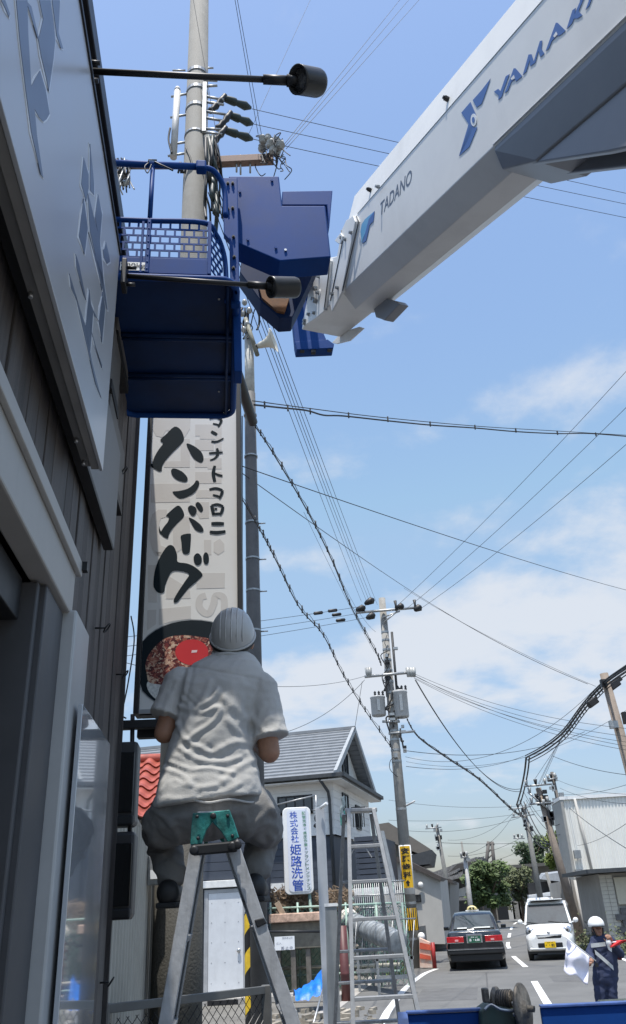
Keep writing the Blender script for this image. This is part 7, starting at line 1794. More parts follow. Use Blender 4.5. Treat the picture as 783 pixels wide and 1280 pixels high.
mb.add([p for r in inner for p in r], [((i + 1) * nn_ + k, (i + 1) * nn_ + (k + 1) % nn_, i * nn_ + (k + 1) % nn_, i * nn_ + k) for i in range(14) for k in range(nn_)], True)
helmet = mb.build('hard_hat', m_helm, man)
mb = MB(); brim = [hc_ + rt_ * cos(a) * .0985 + fw_ * (sin(a) * (.125 if sin(a) < 0 else .15)) - up_ * (.004 + (.012 if sin(a) > 0 else 0) * sin(a)) for a in np.linspace(0, 2 * pi, 33)]
mb.tube(brim, .0048, 8, False); mb.build('brim', m_helm, helmet)
for k in (-2, -1, 0, 1, 2):
    mb = MB(); pts = []
    for i in range(12):
        t = .25 + (pi - .5) * i / 11; y_ = -cos(t) * .123; z_ = sin(t) * .119; off = k * .024; sc_h = sqrt(max(.05, 1 - (off / .1) ** 2)); pts.append(hc_ + rt_ * off + fw_ * (y_ * sc_h) + up_ * (z_ * sc_h))
    mb.tube(pts, [.001] + [.0042] * 10 + [.001], 6); mb.build('rib', m_helm, helmet)
mb = MB(); band_ = [hc_ + rt_ * cos(a) * .091 + fw_ * sin(a) * .116 - up_ * .018 for a in np.linspace(0, 2 * pi, 25)]; mb.tube(band_, .012, 6, False); mb.build('headband', m_black, helmet)
# trousers
mb = MB(); hip = M_(266, 1008, .06)
secs = [(M_(266, 985, .06), .195, .125, (1, 0, .05)), (M_(266, 1003, .06), .205, .135, (1, 0, .05)), (M_(266, 1022, .06), .208, .138, (1, 0, .05)), (M_(266, 1040, .09), .20, .12, (1, 0, .05)), (M_(266, 1049, .12), .15, .08, (1, 0, .05))]
torso(mb, secs)
hL, hR = M_(222, 1014, .06), M_(312, 1014, .06); kL, kR = M_(203, 1034, .36), M_(330, 1034, .36)
aL, aR = M_(214, 1085, .20), M_(320, 1078, .24)
limb(mb, [hL, kL, M_(206, 1052, .33), aL - Z * .02], [.104, .076, .07, .062]); limb(mb, [hR, kR, M_(327, 1050, .33), aR - Z * .02], [.104, .076, .07, .062])
capsule(mb, M_(205, 1028, .10), M_(200, 1040, .26), .084, .072); capsule(mb, M_(326, 1026, .10), M_(332, 1038, .26), .084, .072)
tr_me = remeshed(mb, .008, 4, 'trousers')
def tr_disp(co, n):
    q = Vector((co.x * 10, co.y * 6, co.z * 17)); r = 1 - abs(noise.noise(q)) * 2; r2 = 1 - abs(noise.noise(co * 19)) * 2; d = .008 * (r - .4) + .0035 * (r2 - .5) + .0015 * noise.noise(co * 50)
    px, py = px_of(co)
    if n.y < .3:
        for pl, w, h in ((([(266, 1005), (266, 1045)]), 2, -.008), ([(196, 1012), (215, 1030), (225, 1048)], 4, .010), ([(338, 1010), (320, 1028), (308, 1045)], 4, .010), ([(188, 1050), (205, 1056), (220, 1052)], 4, .010), ([(187, 1065), (205, 1070)], 3, .008), ([(322, 1050), (335, 1056), (341, 1048)], 4, .009), ([(326, 985), (336, 1010), (344, 1020)], 3, .009)):
            q = segd(px, py, pl); d += h * math.exp(-(q / w) ** 2)
    return d
displace(tr_me, tr_disp); tr_me.materials.append(m_trous); link('trousers', tr_me, man)
for (a, lab) in ((aL, 'L'), (aR, 'R')):
    mb = MB(); capsule(mb, a - Z * .02, a - Z * .07, .036, .042); capsule(mb, a + Vector((0, -.045, -.095)), a + Vector((.0 if lab == 'L' else 0, .17, -.10)), .045, .04); mb.ell(a + Vector((0, -.05, -.09)), (.046, .05, .05))
    me = remeshed(mb, .008, 3, 'boot'); me.materials.append(m_boot); b_o = link('boot', me, man)
    mb = MB(); mb.prism([a + Vector((x, y, -.145)) for x, y in ((-.04, -.09), (.04, -.09), (.05, .08), (.04, .2), (-.04, .2), (-.05, .08))], Z * .02); mb.build('sole', m_rubber, b_o, .006)

# ------------------------------------------------------------------ near stepladder the worker sits on
lad = thing('stepladder', 'worn aluminium stepladder with teal hinges carrying the seated worker', 'ladder', Vector((M_(268, 1100).x, DM, 0)))
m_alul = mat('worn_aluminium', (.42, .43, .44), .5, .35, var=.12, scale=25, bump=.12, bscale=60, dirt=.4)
m_aluld = mat('worn_aluminium_shaded', (.26, .27, .28), .55, .5, var=.2, scale=30, dirt=.4)  # darker copy for far rails and steps, their shade put into the colour
DLd = 3.05
off_ = Vector((-.124, 1, 0)).normalized() * .46
tl_, bl_ = AT(246, 1058, DLd), AT(207, 1280, DLd); trr, brr = AT(290, 1052, DLd), AT(367, 1280, DLd)
def ext(a, b, z=0.02):
    d = b - a; return a + d * ((z - a.z) / d.z)
fr_ = {}
for nm, (t0_, b0_) in (('a', (tl_, bl_)), ('b', (trr, brr))):
    foot = ext(t0_, b0_)
    for j in (0, 1):
        o = off_ * j; d = (foot - t0_).normalized(); wdt = Vector((1, 0, 0)); wdt = (wdt - d * wdt.dot(d)).normalized(); dep_ = d.cross(wdt).normalized()
        p, q = t0_ + o - d * .02, foot + o
        mb = MB(); mb.box((p + q) / 2, (.043, .006, (q - p).length), (wdt, dep_, -d)); 
        for s in (-1, 1): mb.box((p + q) / 2 + wdt * (s * .0195) + off_.normalized() * (.018 * (1 if j == 0 else -1)), (.0035, .034, (q - p).length * .999), (wdt, dep_, -d))
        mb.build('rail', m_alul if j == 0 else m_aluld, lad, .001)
        mb = MB(); mb.box(q + d * .01, (.055, .05, .05), (wdt, dep_, -d)); mb.build('foot_cap', m_rubber, lad, .006)
        fr_[(nm, j)] = (p, q, wdt, dep_, d)
for nm in 'ab':
    p, q, wdt, dep_, d = fr_[(nm, 0)]; Lr = (q - p).length; k = 1
    while .28 * k < Lr:
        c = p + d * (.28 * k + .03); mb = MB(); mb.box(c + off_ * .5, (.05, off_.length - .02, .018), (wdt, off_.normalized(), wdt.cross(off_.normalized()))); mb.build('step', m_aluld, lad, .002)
        mb = MB(); mb.prism([c + wdt * -.02 - dep_ * .0, c + wdt * .02, c + wdt * .0 + d * .06], off_.normalized() * .05); mb.build('step_bracket', m_aluld, lad); k += 1
# teal castings crossing at the top
def casting(a, b, w, D_):
    a, b = AT(*a, D_), AT(*b, D_); d = (b - a).normalized(); wd2 = Vector((1, 0, 0)); wd2 = (wd2 - d * wd2.dot(d)).normalized(); return a, b, d, wd2
for j in (0, 1):
    o = off_ * j * .98
    for (poly) in ([(241, 1016), (272, 1015), (268, 1024), (258, 1038), (252, 1055), (238, 1056), (239, 1035)], [(262, 1015), (287, 1012), (293, 1028), (299, 1047), (285, 1053), (277, 1040), (264, 1026)]):
        mb = MB(); mb.prism([AT(x, y, DLd - .012 - (.014 if poly[0][0] > 250 else 0)) + o for x, y in poly], Vector((0, .013, 0))); mb.build('hinge_casting', m_teal, lad, .003)
    for (x, y, r) in [(267, 1020, .011), (247, 1021, .006), (285, 1020, .006), (248, 1048, .006), (291, 1045, .006)]:
        mb = MB(); mb.lathe(AT(x, y, DLd - .028) + o, (0, -1, 0), [(0, r), (.006, r), (.008, r * .5)], 10); mb.build('rivet', m_dark, lad)
mb = MB(); a_, b_ = AT(241, 1063, DLd - .035), AT(297, 1058, DLd - .035); d = (b_ - a_).normalized(); mb.box((a_ + b_) / 2, ((b_ - a_).length, .014, .036), (d, Vector((0, 1, 0)), d.cross(Vector((0, 1, 0))))); mb.build('spreader', m_dark, lad, .006)
for (x, y) in ((243, 1063), (291, 1058), (297, 1056)): mb = MB(); mb.lathe(AT(x, y, DLd - .042), (0, -1, 0), [(0, .016), (.008, .016), (.01, .008)], 14); mb.build('spreader_bolt', m_dark, lad)
mb = MB(); mb.box((AT(266, 1016, DLd) + off_ * .5 - Z * .004), (.11, off_.length + .02, .02), (Vector((1, 0, 0)), off_.normalized(), Z)); mb.build('top_plate', m_alul, lad, .004)
mb = MB(); mb.prism([AT(318, 1150, DLd - .01), AT(330, 1147, DLd - .01), AT(334, 1154, DLd - .01), AT(322, 1160, DLd - .01)], Vector((0, .03, 0))); mb.build('lock_clip', m_dark, lad, .003)

# ------------------------------------------------------------------ second, taller stepladder
D2L = 8.2
ls = thing('stepladder', 'tall empty aluminium stepladder standing beside the square white post', 'ladder', Vector((AT(478, 1200, D2L).x, D2L, 0)))
m_al2 = mat('aluminium', (.34, .345, .345), .5, .4, var=.1, scale=20, dirt=.15)
def rail(p, q, w, t_, m, name='rail'):
    d = (q - p).normalized(); wd2 = Vector((1, 0, 0)); wd2 = (wd2 - d * wd2.dot(d)).normalized(); mb = MB(); mb.box((p + q) / 2, (w, t_, (q - p).length), (wd2, d.cross(wd2), -d)); return mb.build(name, m, ls, .003)
TLp, BLp = AT(436, 1013, D2L), AT(441.5, 1280, D2L - .40); TRp, BRp = AT(467, 1012, D2L), AT(526, 1280, D2L - .40)
BLp, BRp = ext(TLp, BLp), ext(TRp, BRp)
rail(TLp, BLp, .036, .07, m_al2); rail(TRp, BRp, .036, .07, m_al2)
back = Vector((-.45, 1.1, 0)); 
TL2, BL2 = AT(430, 1018, D2L + .15), AT(419, 1280, D2L + .55); TR2, BR2 = AT(464, 1017, D2L + .15), AT(500, 1280, D2L + .55)
BL2, BR2 = ext(TL2, BL2), ext(TR2, BR2)
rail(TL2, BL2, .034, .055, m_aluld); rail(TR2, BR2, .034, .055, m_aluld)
def rung(P0_, P1_, Q0_, Q1_, f, w, m, name='rung'):
    a, b = P0_.lerp(P1_, f), Q0_.lerp(Q1_, f); b = b + (a - b) * 0; b.z = a.z if abs(b.z - a.z) < .2 else b.z
    d = (b - a).normalized(); mb = MB(); mb.box((a + b) / 2, ((b - a).length - .03, .075, w), (d, d.cross(Z).normalized(), Z)); mb.build(name, m, ls, .004)
def f_at(y): 
    return min((k / 400 for k in range(401)), key=lambda f: abs(px_of(TLp.lerp(BLp, f))[1] - y))
for y in (1059, 1103, 1150, 1198, 1249, 1305, 1365): rung(TLp, BLp, TRp, BRp, f_at(y), .03, m_al2)
for y in (1102, 1195, 1240, 1300): 
    rung(TL2, BL2, TR2, BR2, f_at(y - 3) , .025, m_aluld, 'back_bar')
mb = MB(); c = (TLp + TRp) / 2; mb.box(c + Vector((0, .05, .0)), ((TRp - TLp).length + .07, .16, .035), ((TRp - TLp).normalized(), Vector((0, 1, 0)), Z)); mb.build('top_plate', m_al2, ls, .006)
for (x0, y0, x1, y1) in [(437, 1072, 443, 1060), (465, 1072, 458, 1061)]:
    rail(AT(x0, y0, D2L - .1), AT(x1, y1, D2L - .1), .012, .012, m_al2, 'gusset')
for q in (BLp, BRp, BL2, BR2): mb = MB(); mb.box(q, (.06, .09, .05)); mb.build('foot_cap', m_rubber, ls, .006)

# ------------------------------------------------------------------ the flagman in the road
DF = 15.2; fb = AT(756, 1200, DF); base = Vector((AT(756, 1262, DF).x, DF, 0))
fm_ = thing('person', 'flagman in navy uniform and white helmet holding a white flag in the road', 'person', base)
def F_(x, y, dd=0.): return AT(x, y, DF + dd)
m_uni = mat('uniform_navy', (.022, .032, .075), .8, var=.25, scale=12, bump=.2, bscale=90); m_refl = mat('reflective_band', (.50, .52, .52), .4, .2)
mb = MB(); 
sec = [((F_(757, 1222), .20, .14)), ((F_(757, 1208), .195, .13)), ((F_(757, 1195), .185, .13)), ((F_(756, 1184), .205, .135)), ((F_(755, 1176), .205, .13)), ((F_(752, 1170), .15, .10)), ((F_(750, 1167), .07, .07))]
torso(mb, [(c, a, b, (1, 0, .03)) for c, a, b in sec])
sL, sR = F_(743, 1177), F_(768, 1180)
hLp = F_(740, 1201, -.28); hRp = F_(764, 1177, -.25)
limb(mb, [sL, F_(737, 1191, -.1), F_(740, 1198, -.22)], [.068, .055, .045]); limb(mb, [sR, F_(776, 1193, -.08), F_(768, 1183, -.2)], [.07, .058, .046])
me = remeshed(mb, .018, 4, 'jacket')
def jd(co, n): q = Vector((co.x * 6, co.y * 6, co.z * 10)); return .014 * (1 - abs(noise.noise(q)) * 2.2)
displace(me, jd); me.materials.append(m_uni); jk = link('jacket', me, fm_)
mb = MB(); torso(mb, [(F_(757, 1214), .19, .13, (1, 0, 0)), (F_(757, 1224), .20, .14, (1, 0, 0)), (F_(757, 1230), .19, .12, (1, 0, 0))])
for s, xk, xf in ((-1, 750, 752), (1, 765, 764)):
    kne = F_(xk, 1240, -.03); an_ = Vector((F_(xf, 1260).x, DF, .1)); limb(mb, [F_(757 + s * 5.5, 1225), kne, an_], [.105, .085, .075])
me = remeshed(mb, .018, 4, 'trousers'); displace(me, jd); me.materials.append(m_uni); link('trousers', me, fm_)
for xf in (752, 764):
    an_ = Vector((F_(xf, 1260).x, DF, 0)); mb = MB(); capsule(mb, an_ + Vector((0, .02, .06)), an_ + Vector((0, -.16, .05)), .05, .045); me = remeshed(mb, .012, 2, 'boot'); me.materials.append(m_boot); link('boot', me, fm_)
# head, neck and hands
mb = MB(); hd_ = F_(747, 1162, -.02); capsule(mb, F_(749, 1172), hd_, .055, .05); mb.ell(hd_ + Vector((0, -.0, 0)), (.078, .095, .112)); mb.ell(hd_ + Vector((0, -.10, -.01)), (.014, .025, .024), 8, 6); mb.ell(hd_ + Vector((0, -.04, -.06)), (.055, .06, .05))
for s in (-1, 1): mb.ell(hd_ + Vector((s * .08, .0, 0)), (.014, .024, .034), 8, 6)
limb(mb, [F_(740, 1197, -.2), hLp], [.04, .034]); limb(mb, [F_(768, 1184, -.2), hRp], [.04, .034]); limb(mb, [F_(740, 1197, -.2), F_(737, 1191, -.1), sL, sR, F_(776, 1193, -.08), F_(768, 1183, -.2)], [.03] * 6); limb(mb, [(sL + sR) / 2, F_(749, 1172)], [.05, .05])
hand(mb, hLp, (-.5, -.5, -.1), (-.4, .3, -.8), 1, 1.1, .9); hand(mb, hRp, (-.3, -.5, .4), (-.2, .4, .6), -1, 1.1, .9)
me = remeshed(mb, .011, 2, 'body'); me.materials.append(mat('skin_flagman', (.30, .155, .10), .6, var=.1, scale=20)); bo = link('body', me, fm_)
mb = MB()
for s in (-1, 1): mb.ell(hd_ + Vector((s * .03, -.09, .015)), (.011, .008, .007), 8, 6)
mb.build('eye', m_black, bo); mb = MB(); mb.ell(hd_ + Vector((0, -.09, -.045)), (.026, .008, .007), 8, 6); mb.build('mouth', mat('lip', (.25, .08, .07), .6), bo)
mb = MB(); mb.ell(hd_ + Vector((0, .035, -.03)), (.095, .085, .13)); mb.tube([hd_ + Vector((s_2 * .085, -.03 + .0, .02)) for s_2 in (-1,)] + [hd_ + Vector((-.06, -.07, -.09)), hd_ + Vector((.06, -.07, -.09)), hd_ + Vector((.085, -.03, .02))], .012, 6); mb.build('neck_guard', m_black, fm_)
mb = MB(); mb.ell(hd_ + Vector((0, .02, .075)), (.132, .155, .125), 20, 12); me = mb.mesh('hard_hat', m_white)
bm = bmesh.new(); bm.from_mesh(me); bmesh.ops.bisect_plane(bm, geom=bm.verts[:] + bm.edges[:] + bm.faces[:], plane_co=hd_ + Vector((0, 0, .045)), plane_no=(0, 0, -1), clear_outer=True); bm.to_mesh(me); bm.free()
hh_o = link('hard_hat', me, fm_); sdm = hh_o.modifiers.new('t', 'SOLIDIFY'); sdm.thickness = .006
mb = MB(); mb.prism([hd_ + Vector((x, y, .045)) for x, y in ((-.11, -.08), (-.07, -.17), (0, -.195), (.07, -.17), (.11, -.08))], Z * .010); mb.build('visor', m_dark, hh_o, .003)
mb = MB(); q = hd_ + Vector((0, -.10, .135)); mb.tube([q + Vector((-.02, 0, -.02)), q + Vector((0, -.004, .02)), q + Vector((.02, 0, -.02))], .006, 5); mb.build('emblem', mat('pale_pink', (.6, .3, .3), .5), hh_o)
# reflective bands following the jacket
def bandpts(x0, y0, x1, y1, w, dd):
    a, b = F_(x0, y0, dd), F_(x1, y1, dd); mid = (a + b) / 2 + Vector((0, -.02, 0)); R = []
    for p in bez([a, mid, b], 6): R.append([p + Z * w, p - Z * w])
    return R
mb = MB(); mb.loft(bandpts(739, 1182, 757, 1180, .03, -.165), False, False, False); mb.build('reflective_band', m_refl, jk)
mb = MB(); mb.loft(bandpts(744, 1190, 767, 1210, .035, -.165), False, False, False); mb.build('reflective_band', m_refl, jk)
mb = MB(); mb.box(F_(746, 1206, -.16), (.05, .02, .06)); mb.build('buckle', m_dark, jk)
# white flag held low in his right hand, red flag rolled in the other
fl = thing('flag', 'large plain white flag held out over the road on a short stick', 'flag', F_(739, 1198, -.35))
mb = MB(); mb.tube([F_(705, 1170, -.5), F_(745, 1201, -.33)], .010, 8); mb.build('stick', m_white, fl)
R = []
for j in range(13):
    v = j / 12; row = []
    for i in range(13):
        u = i / 12; x = (709 + 28 * u) * (1 - v) + (705 + 30 * u) * v; y = (1174 + 22 * u) * (1 - v) + (1213 + 17 * u + 4 * sin(u * 9) * .6) * v
        row.append(F_(x, y, -.45 + .05 * sin(u * 8 + v * 2) + .03 * sin(v * 9 + u * 3)))
    R.append(row)
mb = MB(); mb.loft(R, False, True, False); o = mb.build('cloth', mat('flag_cloth', (.70, .70, .80), .8, var=.05, scale=8), fl); q = o.modifiers.new('s', 'SOLIDIFY'); q.thickness = .004
rf2 = thing('flag', 'rolled red flag held up beside the flagman by his left hand', 'flag', F_(770, 1180, -.3))
R = []
for j in range(7):
    v = j / 6; row = []
    for i in range(9):
        u = i / 8; x = 765 + 22 * u - 2 * v; y = 1177 - 3 * u + (1 + 7 * (1 - u * .8)) * v; row.append(F_(x, y, -.3 + .05 * sin(u * 7 + v * 4)))
    R.append(row)
mb = MB(); mb.loft(R, False, True, False); o = mb.build('cloth', mat('red_cloth', (.55, .025, .03), .8, var=.2, scale=9), rf2); q = o.modifiers.new('s', 'SOLIDIFY'); q.thickness = .006
mb = MB(); mb.tube([F_(764, 1178, -.3), F_(790, 1176, -.2)], .010, 8); mb.build('stick', m_white, rf2)
R = [[F_(770 + 5 * u + 3 * v, 1184 + 16 * v, -.1 + .04 * sin(u * 5)) for u in (0, .5, 1)] for v in (0, .3, .6, 1)]
mb = MB(); mb.loft(R, False, True, False); o = mb.build('cloth', mat('maroon_cloth', (.16, .02, .03), .85, var=.3), rf2); q = o.modifiers.new('s', 'SOLIDIFY'); q.thickness = .006
mb = MB(); mb.ell(F_(761, 1178, -.28), (.045, .045, .06), 10, 8); mb.prism([F_(758, 1177, -.28), F_(765, 1177, -.28), F_(765, 1190, -.28), F_(761, 1187, -.28)], Vector((0, .02, 0))); tag(mb.build('glove', m_white, fm_))
# ------------------------------------------------------------------ overhead wires
def wire(x0, y0, D0_, x1, y1, D1_, label, group=None, r=.006, sag=.2, m=None, name='overhead_wire', cat='wire', ext0=0., ext1=0., twist=None, hang=None):
    a, b = AT(x0, y0, D0_), AT(x1, y1, D1_); d = b - a; a2, b2 = a - d * ext0, b + d * ext1
    pts = []; n = 26
    for i in range(n + 1):
        f = i / n; p = a2.lerp(b2, f); p = p - Z * (sag * 4 * f * (1 - f)); pts.append(p)
    mb = MB(); mb.tube(pts, r * .78, 6)
    o = mb.build(name, m or m_wire)
    tag(o, label, cat, group); return o, pts
# right-going lines at the top of the big pole
for k, (x0, y0, x1, y1, nm) in enumerate([(315, 136, 783, 241, 'highest'), (317, 155, 783, 254.5, 'middle'), (317, 174, 783, 271.5, 'lowest')]):
    wire(x0, y0, 6.8, x1, y1, 9.5, nm + ' of three black wires passing behind the white boom from the big pole', 'three wires behind the boom', .0052, .02, ext1=.25)
for k, (xa, xb) in enumerate([(351, 500), (354, 511), (358, 524)]):
    wire(xa, 186, 6.6, xb, 0, 9.0, ORD[3][k] + ' thin wire of the sloping trio between big pole and top of picture', 'sloping wires above the lamp', .0045, 0, ext1=.3)
for k, (xa, xb) in enumerate([(294, 323), (297, 327)]):
    wire(xb, 168, 6.6, xa, 0, 5.6, ORD[2][k] + ' thin wire of the steep pair right of the big pole', 'steep pair of wires beside the pole', .0042, 0, ext1=.2)
wire(242, 0, 6.2, 278, 210, 6.4, 'single thin wire running down in front of the big pole', None, .0045, 0, ext0=.2)
wire(311, 168, 6.6, 480, -200, 9.6, 'faint wire rising right from the insulator cluster', None, .003, 0)
# five lines sweeping down to the roadside pole
for k, (xa, xb) in enumerate([(312, 452), (318, 459), (322, 463), (326, 467), (331, 472)]):
    wire(xa, 378, 8.0, xb, 752 + k, 28.8, ORD[5][k] + ' of five thin wires sweeping down to the roadside pole', 'five wires sweeping to the roadside pole', .0065, .10, ext0=.10)
# black sleeve and the twisted cables to the roadside pole
s0_, s1__ = AT(298, 470, 6.2), AT(316, 528, 6.9)
mb = MB(); mb.tube([AT(292, 455, 6.0), s0_, s1__, AT(317, 531, 6.92)], [.05, .052, .052, .03], 12); tag(mb.build('cable_sleeve', m_black), 'thick black cable sleeve hanging beside the banner top', 'sleeve')
def bundle(pix, D0_, D1_, label, r=.011, hangs=24, tw=True, m=None):
    n = len(pix); P = bez([AT(x, y, D0_ + (D1_ - D0_) * (i / (n - 1)) ** 1.6) for i, (x, y) in enumerate(pix)], 10)
    t = thing('cable_bundle', label, 'cable', P[0])
    mb = MB(); mb.tube(P, [r * (1 + 1.2 * i / len(P)) for i in range(len(P))], 6); mb.build('cable', m or m_wire, t)
    Q = [p + Vector((.0, 0, .03 + .012 * sin(i * 1.7))) * (1 + 2.5 * i / len(P)) for i, p in enumerate(P)]
    mb = MB(); mb.tube(Q, [r * .5 * (1 + 1.2 * i / len(P)) for i in range(len(P))], 5); mb.build('messenger_wire', m_wire, t)
    for k in range(hangs):
        i = int((k + .5) / hangs * (len(P) - 1)); s = 1 + 2.0 * i / len(P); MB().tube([P[i] - Z * .015 * s, Q[i] + Z * .015 * s], r * 1.15 * s, 5).build('hanger', m_wire, t)
    return t
bundle([(318, 531), (345, 572), (385, 640), (415, 700), (440, 760), (470, 815), (477, 832)], 6.9, 28.7, 'twisted cable bundle from the black sleeve down to the roadside pole', .007, 22)
bundle([(296, 612), (325, 662), (345, 700), (375, 760), (405, 795), (430, 845), (460, 893), (492, 938)], 7.4, 28.7, 'lower twisted cable curving down to the roadside pole beside the grey roof', .0065, 30)
# spiral guard on the lower one is carried by its hangers. Horizontal bundle across the sky:
t = thing('cable_bundle', 'black cable with clips crossing the whole sky to the right edge', 'cable', AT(318, 506, 7))
Pm = bez([AT(x, y, D) for x, y, D in [(316, 501, 7.0), (383, 510, 8), (480, 522, 9.4), (600, 533, 11), (700, 539, 12.5), (800, 545, 14)]], 6)
Pc = bez([AT(x, y, D) for x, y, D in [(318, 506, 7.0), (350, 509.5, 7.6), (383, 513, 8), (405, 519, 8.3), (430, 520, 8.7), (485, 526, 9.4), (540, 531.5, 10.2), (594, 535, 11), (645, 539.5, 11.7), (698, 542, 12.4), (740, 542, 13.2), (800, 547, 14)]], 5)
mb = MB(); mb.tube(Pm, .0062, 5); mb.build('messenger_wire', m_wire, t)
mb = MB(); mb.tube(Pc, .0105, 6); mb.build('cable', m_wire, t)
for (x, y, D) in [(331, 506, 7.3), (360, 510, 7.7), (388, 514, 8.1), (436, 519, 8.8), (485, 524, 9.4), (538, 530, 10.2), (594, 534, 11), (645, 538, 11.7), (697, 541, 12.4), (745, 543, 13.2)]:
    mb = MB(); q = AT(x, y, D); mb.box(q, (.018, .03, .075)); mb.build('clip', m_wire, t)
# three lines rising to the upper right from the roadside pole
for (x, y, k) in [(783, 455, 'upper'), (783, 500, 'middle'), (783, 546, 'lower')]:
    wire({455: 497, 500: 507, 546: 520}[y], {455: 757, 500: 762, 546: 765}[y], 28.8, x, y, 17, k + ' wire of the three rising from the roadside pole to the right edge', 'three wires rising to the right edge', .0085, .25, ext1=.3)
wire(298, 581, 8.2, 783, 735, 22, 'long straight wire slanting down from the banner to the right edge', None, .0075, .12, ext1=.2)
wire(298, 588, 8.2, 548, 760, 24, 'wire slanting from banner to above the roadside pole', None, .007, .06); wire(548, 760, 24, 735, 855, 25, 'wire continuing from the roadside pole top to the leaning pole', None, .010, .15)
wire(505, 735, 30, 745, 858, 25, 'second wire running down to the leaning pole', None, .008, .2)
# left side lines with black sleeves
for k, (ya, yb) in enumerate([(779, 757), (791, 765), (803, 772)]):
    wire(150, ya + 18, 18, 458, yb, 28.6, ('upper', 'middle', 'lower')[k] + ' of three level wires left of the roadside pole', 'three level wires left of the pole', .010, .05)
for k, (x, y, D) in enumerate([(398, 766, 26), (416, 763, 27), (421, 768, 27), (426, 775, 27)]):
    a_ = AT(x - 6, y + 1, D); b_ = AT(x + 6, y - .5, D + .1); mb = MB(); mb.tube([a_, a_.lerp(b_, .1), a_.lerp(b_, .9), b_], [.02, .06, .06, .02], 8)
    tag(mb.build('wire_sleeve', m_black), ['leftmost black sleeve on the level wires', 'upper black sleeve on the level wires', 'middle black sleeve on the level wires', 'lower black sleeve on the level wires'][k], 'sleeve')
wire(60, 800, 14, 457, 845, 28.6, 'wire passing behind the slim pole to the lower crossarm', None, .009, .6)
wire(355, 916, 24, 456, 850, 28.6, 'short wire rising from the grey roof to the crossarm', None, .010, .25)
wire(453, 852, 28.6, 443, 915, 28.3, 'drop wire from crossarm end to the house ridge', None, .012, 0)
wire(380, 640, 19, 468, 815, 28.6, 'faint thin wire beside the twisted bundle', None, .006, .1)
wire(415, 700, 20, 470, 790, 28.6, 'short thin jumper wire below the five wires', None, .006, .3)
# lines right of the roadside pole
for k, (ya, x1, y1, D) in enumerate([(842, 783, 899, 22), (845, 783, 909, 22), (847, 783, 916, 22), (844, 783, 921, 22), (848, 783, 926, 22)]):
    wire(518, ya, 28.6, x1, y1, D, ('topmost', 'second', 'third', 'fourth', 'lowest')[k] + ' of five service wires fanning right from the roadside pole', 'five service wires fanning right', .0085, .45, ext1=.2)
for k in range(2):
    wire(519 + k, 850, 28.6, 651 + k * 2, 986 + k * 3, 40, ('upper', 'lower')[k] + ' wire of the sagging pair from the crossarm to the crowded pole', 'sagging pair to the crowded pole', .016, 1.1)
t = bundle([(509, 899), (524, 922), (560, 948), (600, 975), (640, 1012), (655, 1022)], 28.7, 59, 'spiral wrapped cable running from the roadside pole to the far poles', .020, 22)
wire(505, 938, 28.6, 660, 922, 34, 'level wire from the roadside pole passing right', None, .014, .5, ext1=.6)
wire(507, 946, 28.6, 745, 860, 25, 'wire rising right from the roadside pole to the leaning pole head', None, .009, .9)
wire(508, 952, 28.6, 783, 888, 24, 'faint wire rising gently to the right edge', None, .007, .7)
wire(508, 958, 28.6, 655, 945, 40, 'lower level wire passing towards the cable bend', None, .012, .3)
wire(500, 1000, 60, 640, 1000, 60, 'faint far wire above the old roofs, upper', None, .014, .5, ext1=.5, ext0=.1)
wire(500, 1024, 60, 640, 1012, 60, 'faint far wire above the old roofs, middle', None, .014, .4, ext1=.5, ext0=.1)
wire(505, 1038, 60, 650, 1022, 60, 'faint far wire above the old roofs, lower', None, .016, .4)
wire(545, 1053, 62, 670, 1053, 62, 'level far wire between the thin poles', None, .020, .1)
wire(560, 1070, 62, 655, 1045, 62, 'rising far wire between the thin poles', None, .016, .4)
wire(600, 1078, 62, 655, 1060, 62, 'lower rising far wire above the round tree', None, .016, .2)
wire(581, 1068, 45, 655, 990, 60, 'wire rising from the pale pole to the crowded poles', None, .012, .8)
# thick cable bundle from the leaning pole
t = thing('cable_bundle', 'thick black cable bundle bending down from the leaning pole at right', 'cable', AT(752, 856, 24))
for k, (dx_, dy_, r) in enumerate([(0, 0, .034), (2.0, 3, .028), (-1.5, -2.2, .022), (4, 6, .016)]):
    mb = MB(); P = bez([AT(x + dx_, y + dy_, D) for x, y, D in [(810, 818, 18), (783, 835, 21), (754, 856, 24), (730, 882, 26), (705, 915, 29), (680, 935, 32), (658, 947, 36)]], 6); mb.tube(P, r, 6); mb.build('cable', m_wire, t)
for (xo, r) in ((0, .042), (4, .034)):
    mb = MB(); P = bez([AT(x + xo, y, D) for x, y, D in [(658, 947, 36), (656, 965, 38), (652, 985, 41), (648, 1000, 44), (646, 1006, 45)]], 4); mb.tube(P, r, 6); mb.build('cable', m_wire, t)
mb = MB()
for k in range(16):
    f = k / 15; x = 754 - 50 * f; y = 856 + 62 * f; mb.tube([AT(x - 2, y - 4, 24 + 5 * f), AT(x + 3, y + 5, 24 + 5 * f)], .018, 5)
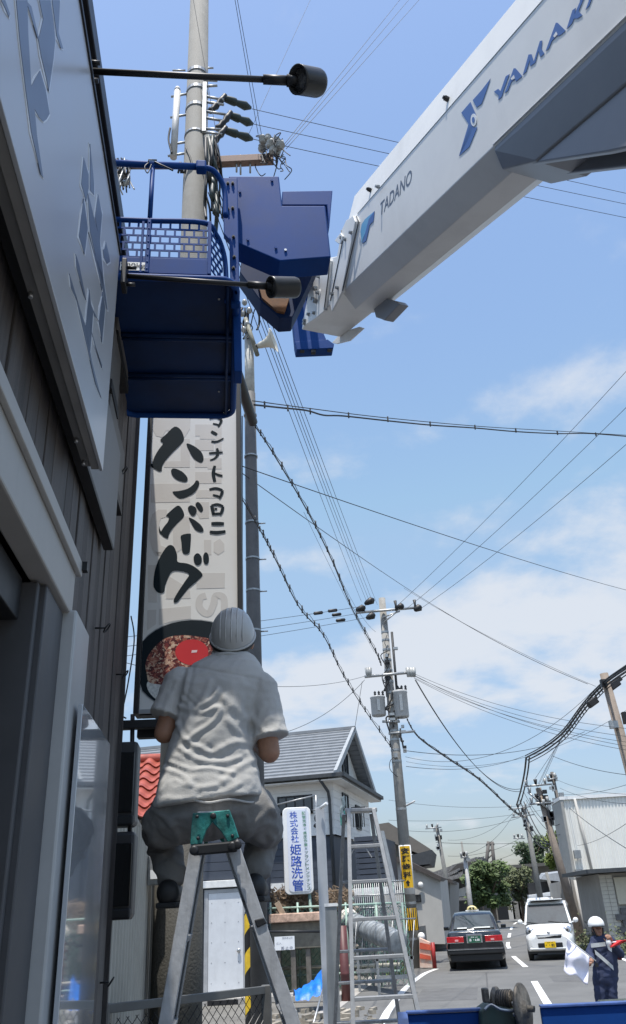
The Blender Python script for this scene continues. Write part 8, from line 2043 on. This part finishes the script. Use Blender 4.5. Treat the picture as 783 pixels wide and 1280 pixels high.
mb.build('binding', m_wire, t)
for (x, y, s) in [(741, 878, .16), (768, 856, .17), (772, 850, .13)]: mb = MB(); mb.box(AT(x, y, 24), (s * 2, s * 1.2, s * 1.3), (Vector((.85, 0, .5)).normalized(), Vector((0, 1, 0)), Vector((-.5, 0, .85)).normalized())); mb.build('splice_box', m_black, t, .03)
for k, (x0, y0, D0_, x1, y1, D1_) in enumerate([(705, 915, 29, 672, 985, 38), (700, 928, 30, 676, 982, 38), (715, 905, 29, 668, 975, 38), (697, 930, 31, 671, 984, 38)]):
    wire(x0, y0, D0_, x1, y1, D1_, ORD[4][k] + ' of the four thin stay wires between thick cable and crowded pole', 'stay wires to the crowded pole', .010, 0)
for k, (x0, y0, x1, y1) in enumerate([(646, 1006, 690, 1055), (650, 1000, 692, 1050), (655, 1002, 700, 1052)]):
    wire(x0, y0, 45, x1, y1, 42, ('lower', 'middle', 'upper')[k] + ' of three drooping cables crossing in front of the crowded pole', 'drooping cables at the crowded pole', .035, .9)
for k, (x0, y0, x1, y1) in enumerate([(655, 990, 700, 1030), (658, 1000, 704, 1042), (648, 1010, 700, 1070)]):
    wire(x0, y0, 45, x1, y1, 41, ('highest', 'middle', 'lowest')[k] + ' of three thin cables behind the crowded pole', 'thin cables at the crowded pole', .018, .6)
wire(691, 945, 34, 783, 965, 26, 'wire from the cable bend out to the right edge', None, .012, .15, ext1=.2)
for k, (x0, y0, x1, y1) in enumerate([(697, 975, 783, 988), (700, 985, 783, 1000), (698, 992, 783, 976)]):
    wire(x0, y0, 42, x1, y1, 26, ('upper', 'lower', 'rising')[k] + ' of three faint wires above the corrugated wall', 'faint wires above the corrugated wall', .009, .2, ext1=.2)
wire(712, 1010, 39, 783, 1058, 24, 'black wire crossing down in front of the corrugated wall', None, .014, .1, ext1=.2)
wire(722, 1057, 39.5, 783, 1025, 24, 'thin wire crossing up in front of the corrugated wall', None, .009, .15, ext1=.2)
wire(648, 1010, 59, 560, 1050, 62, 'faint wire from far pole down left', None, .012, .6)
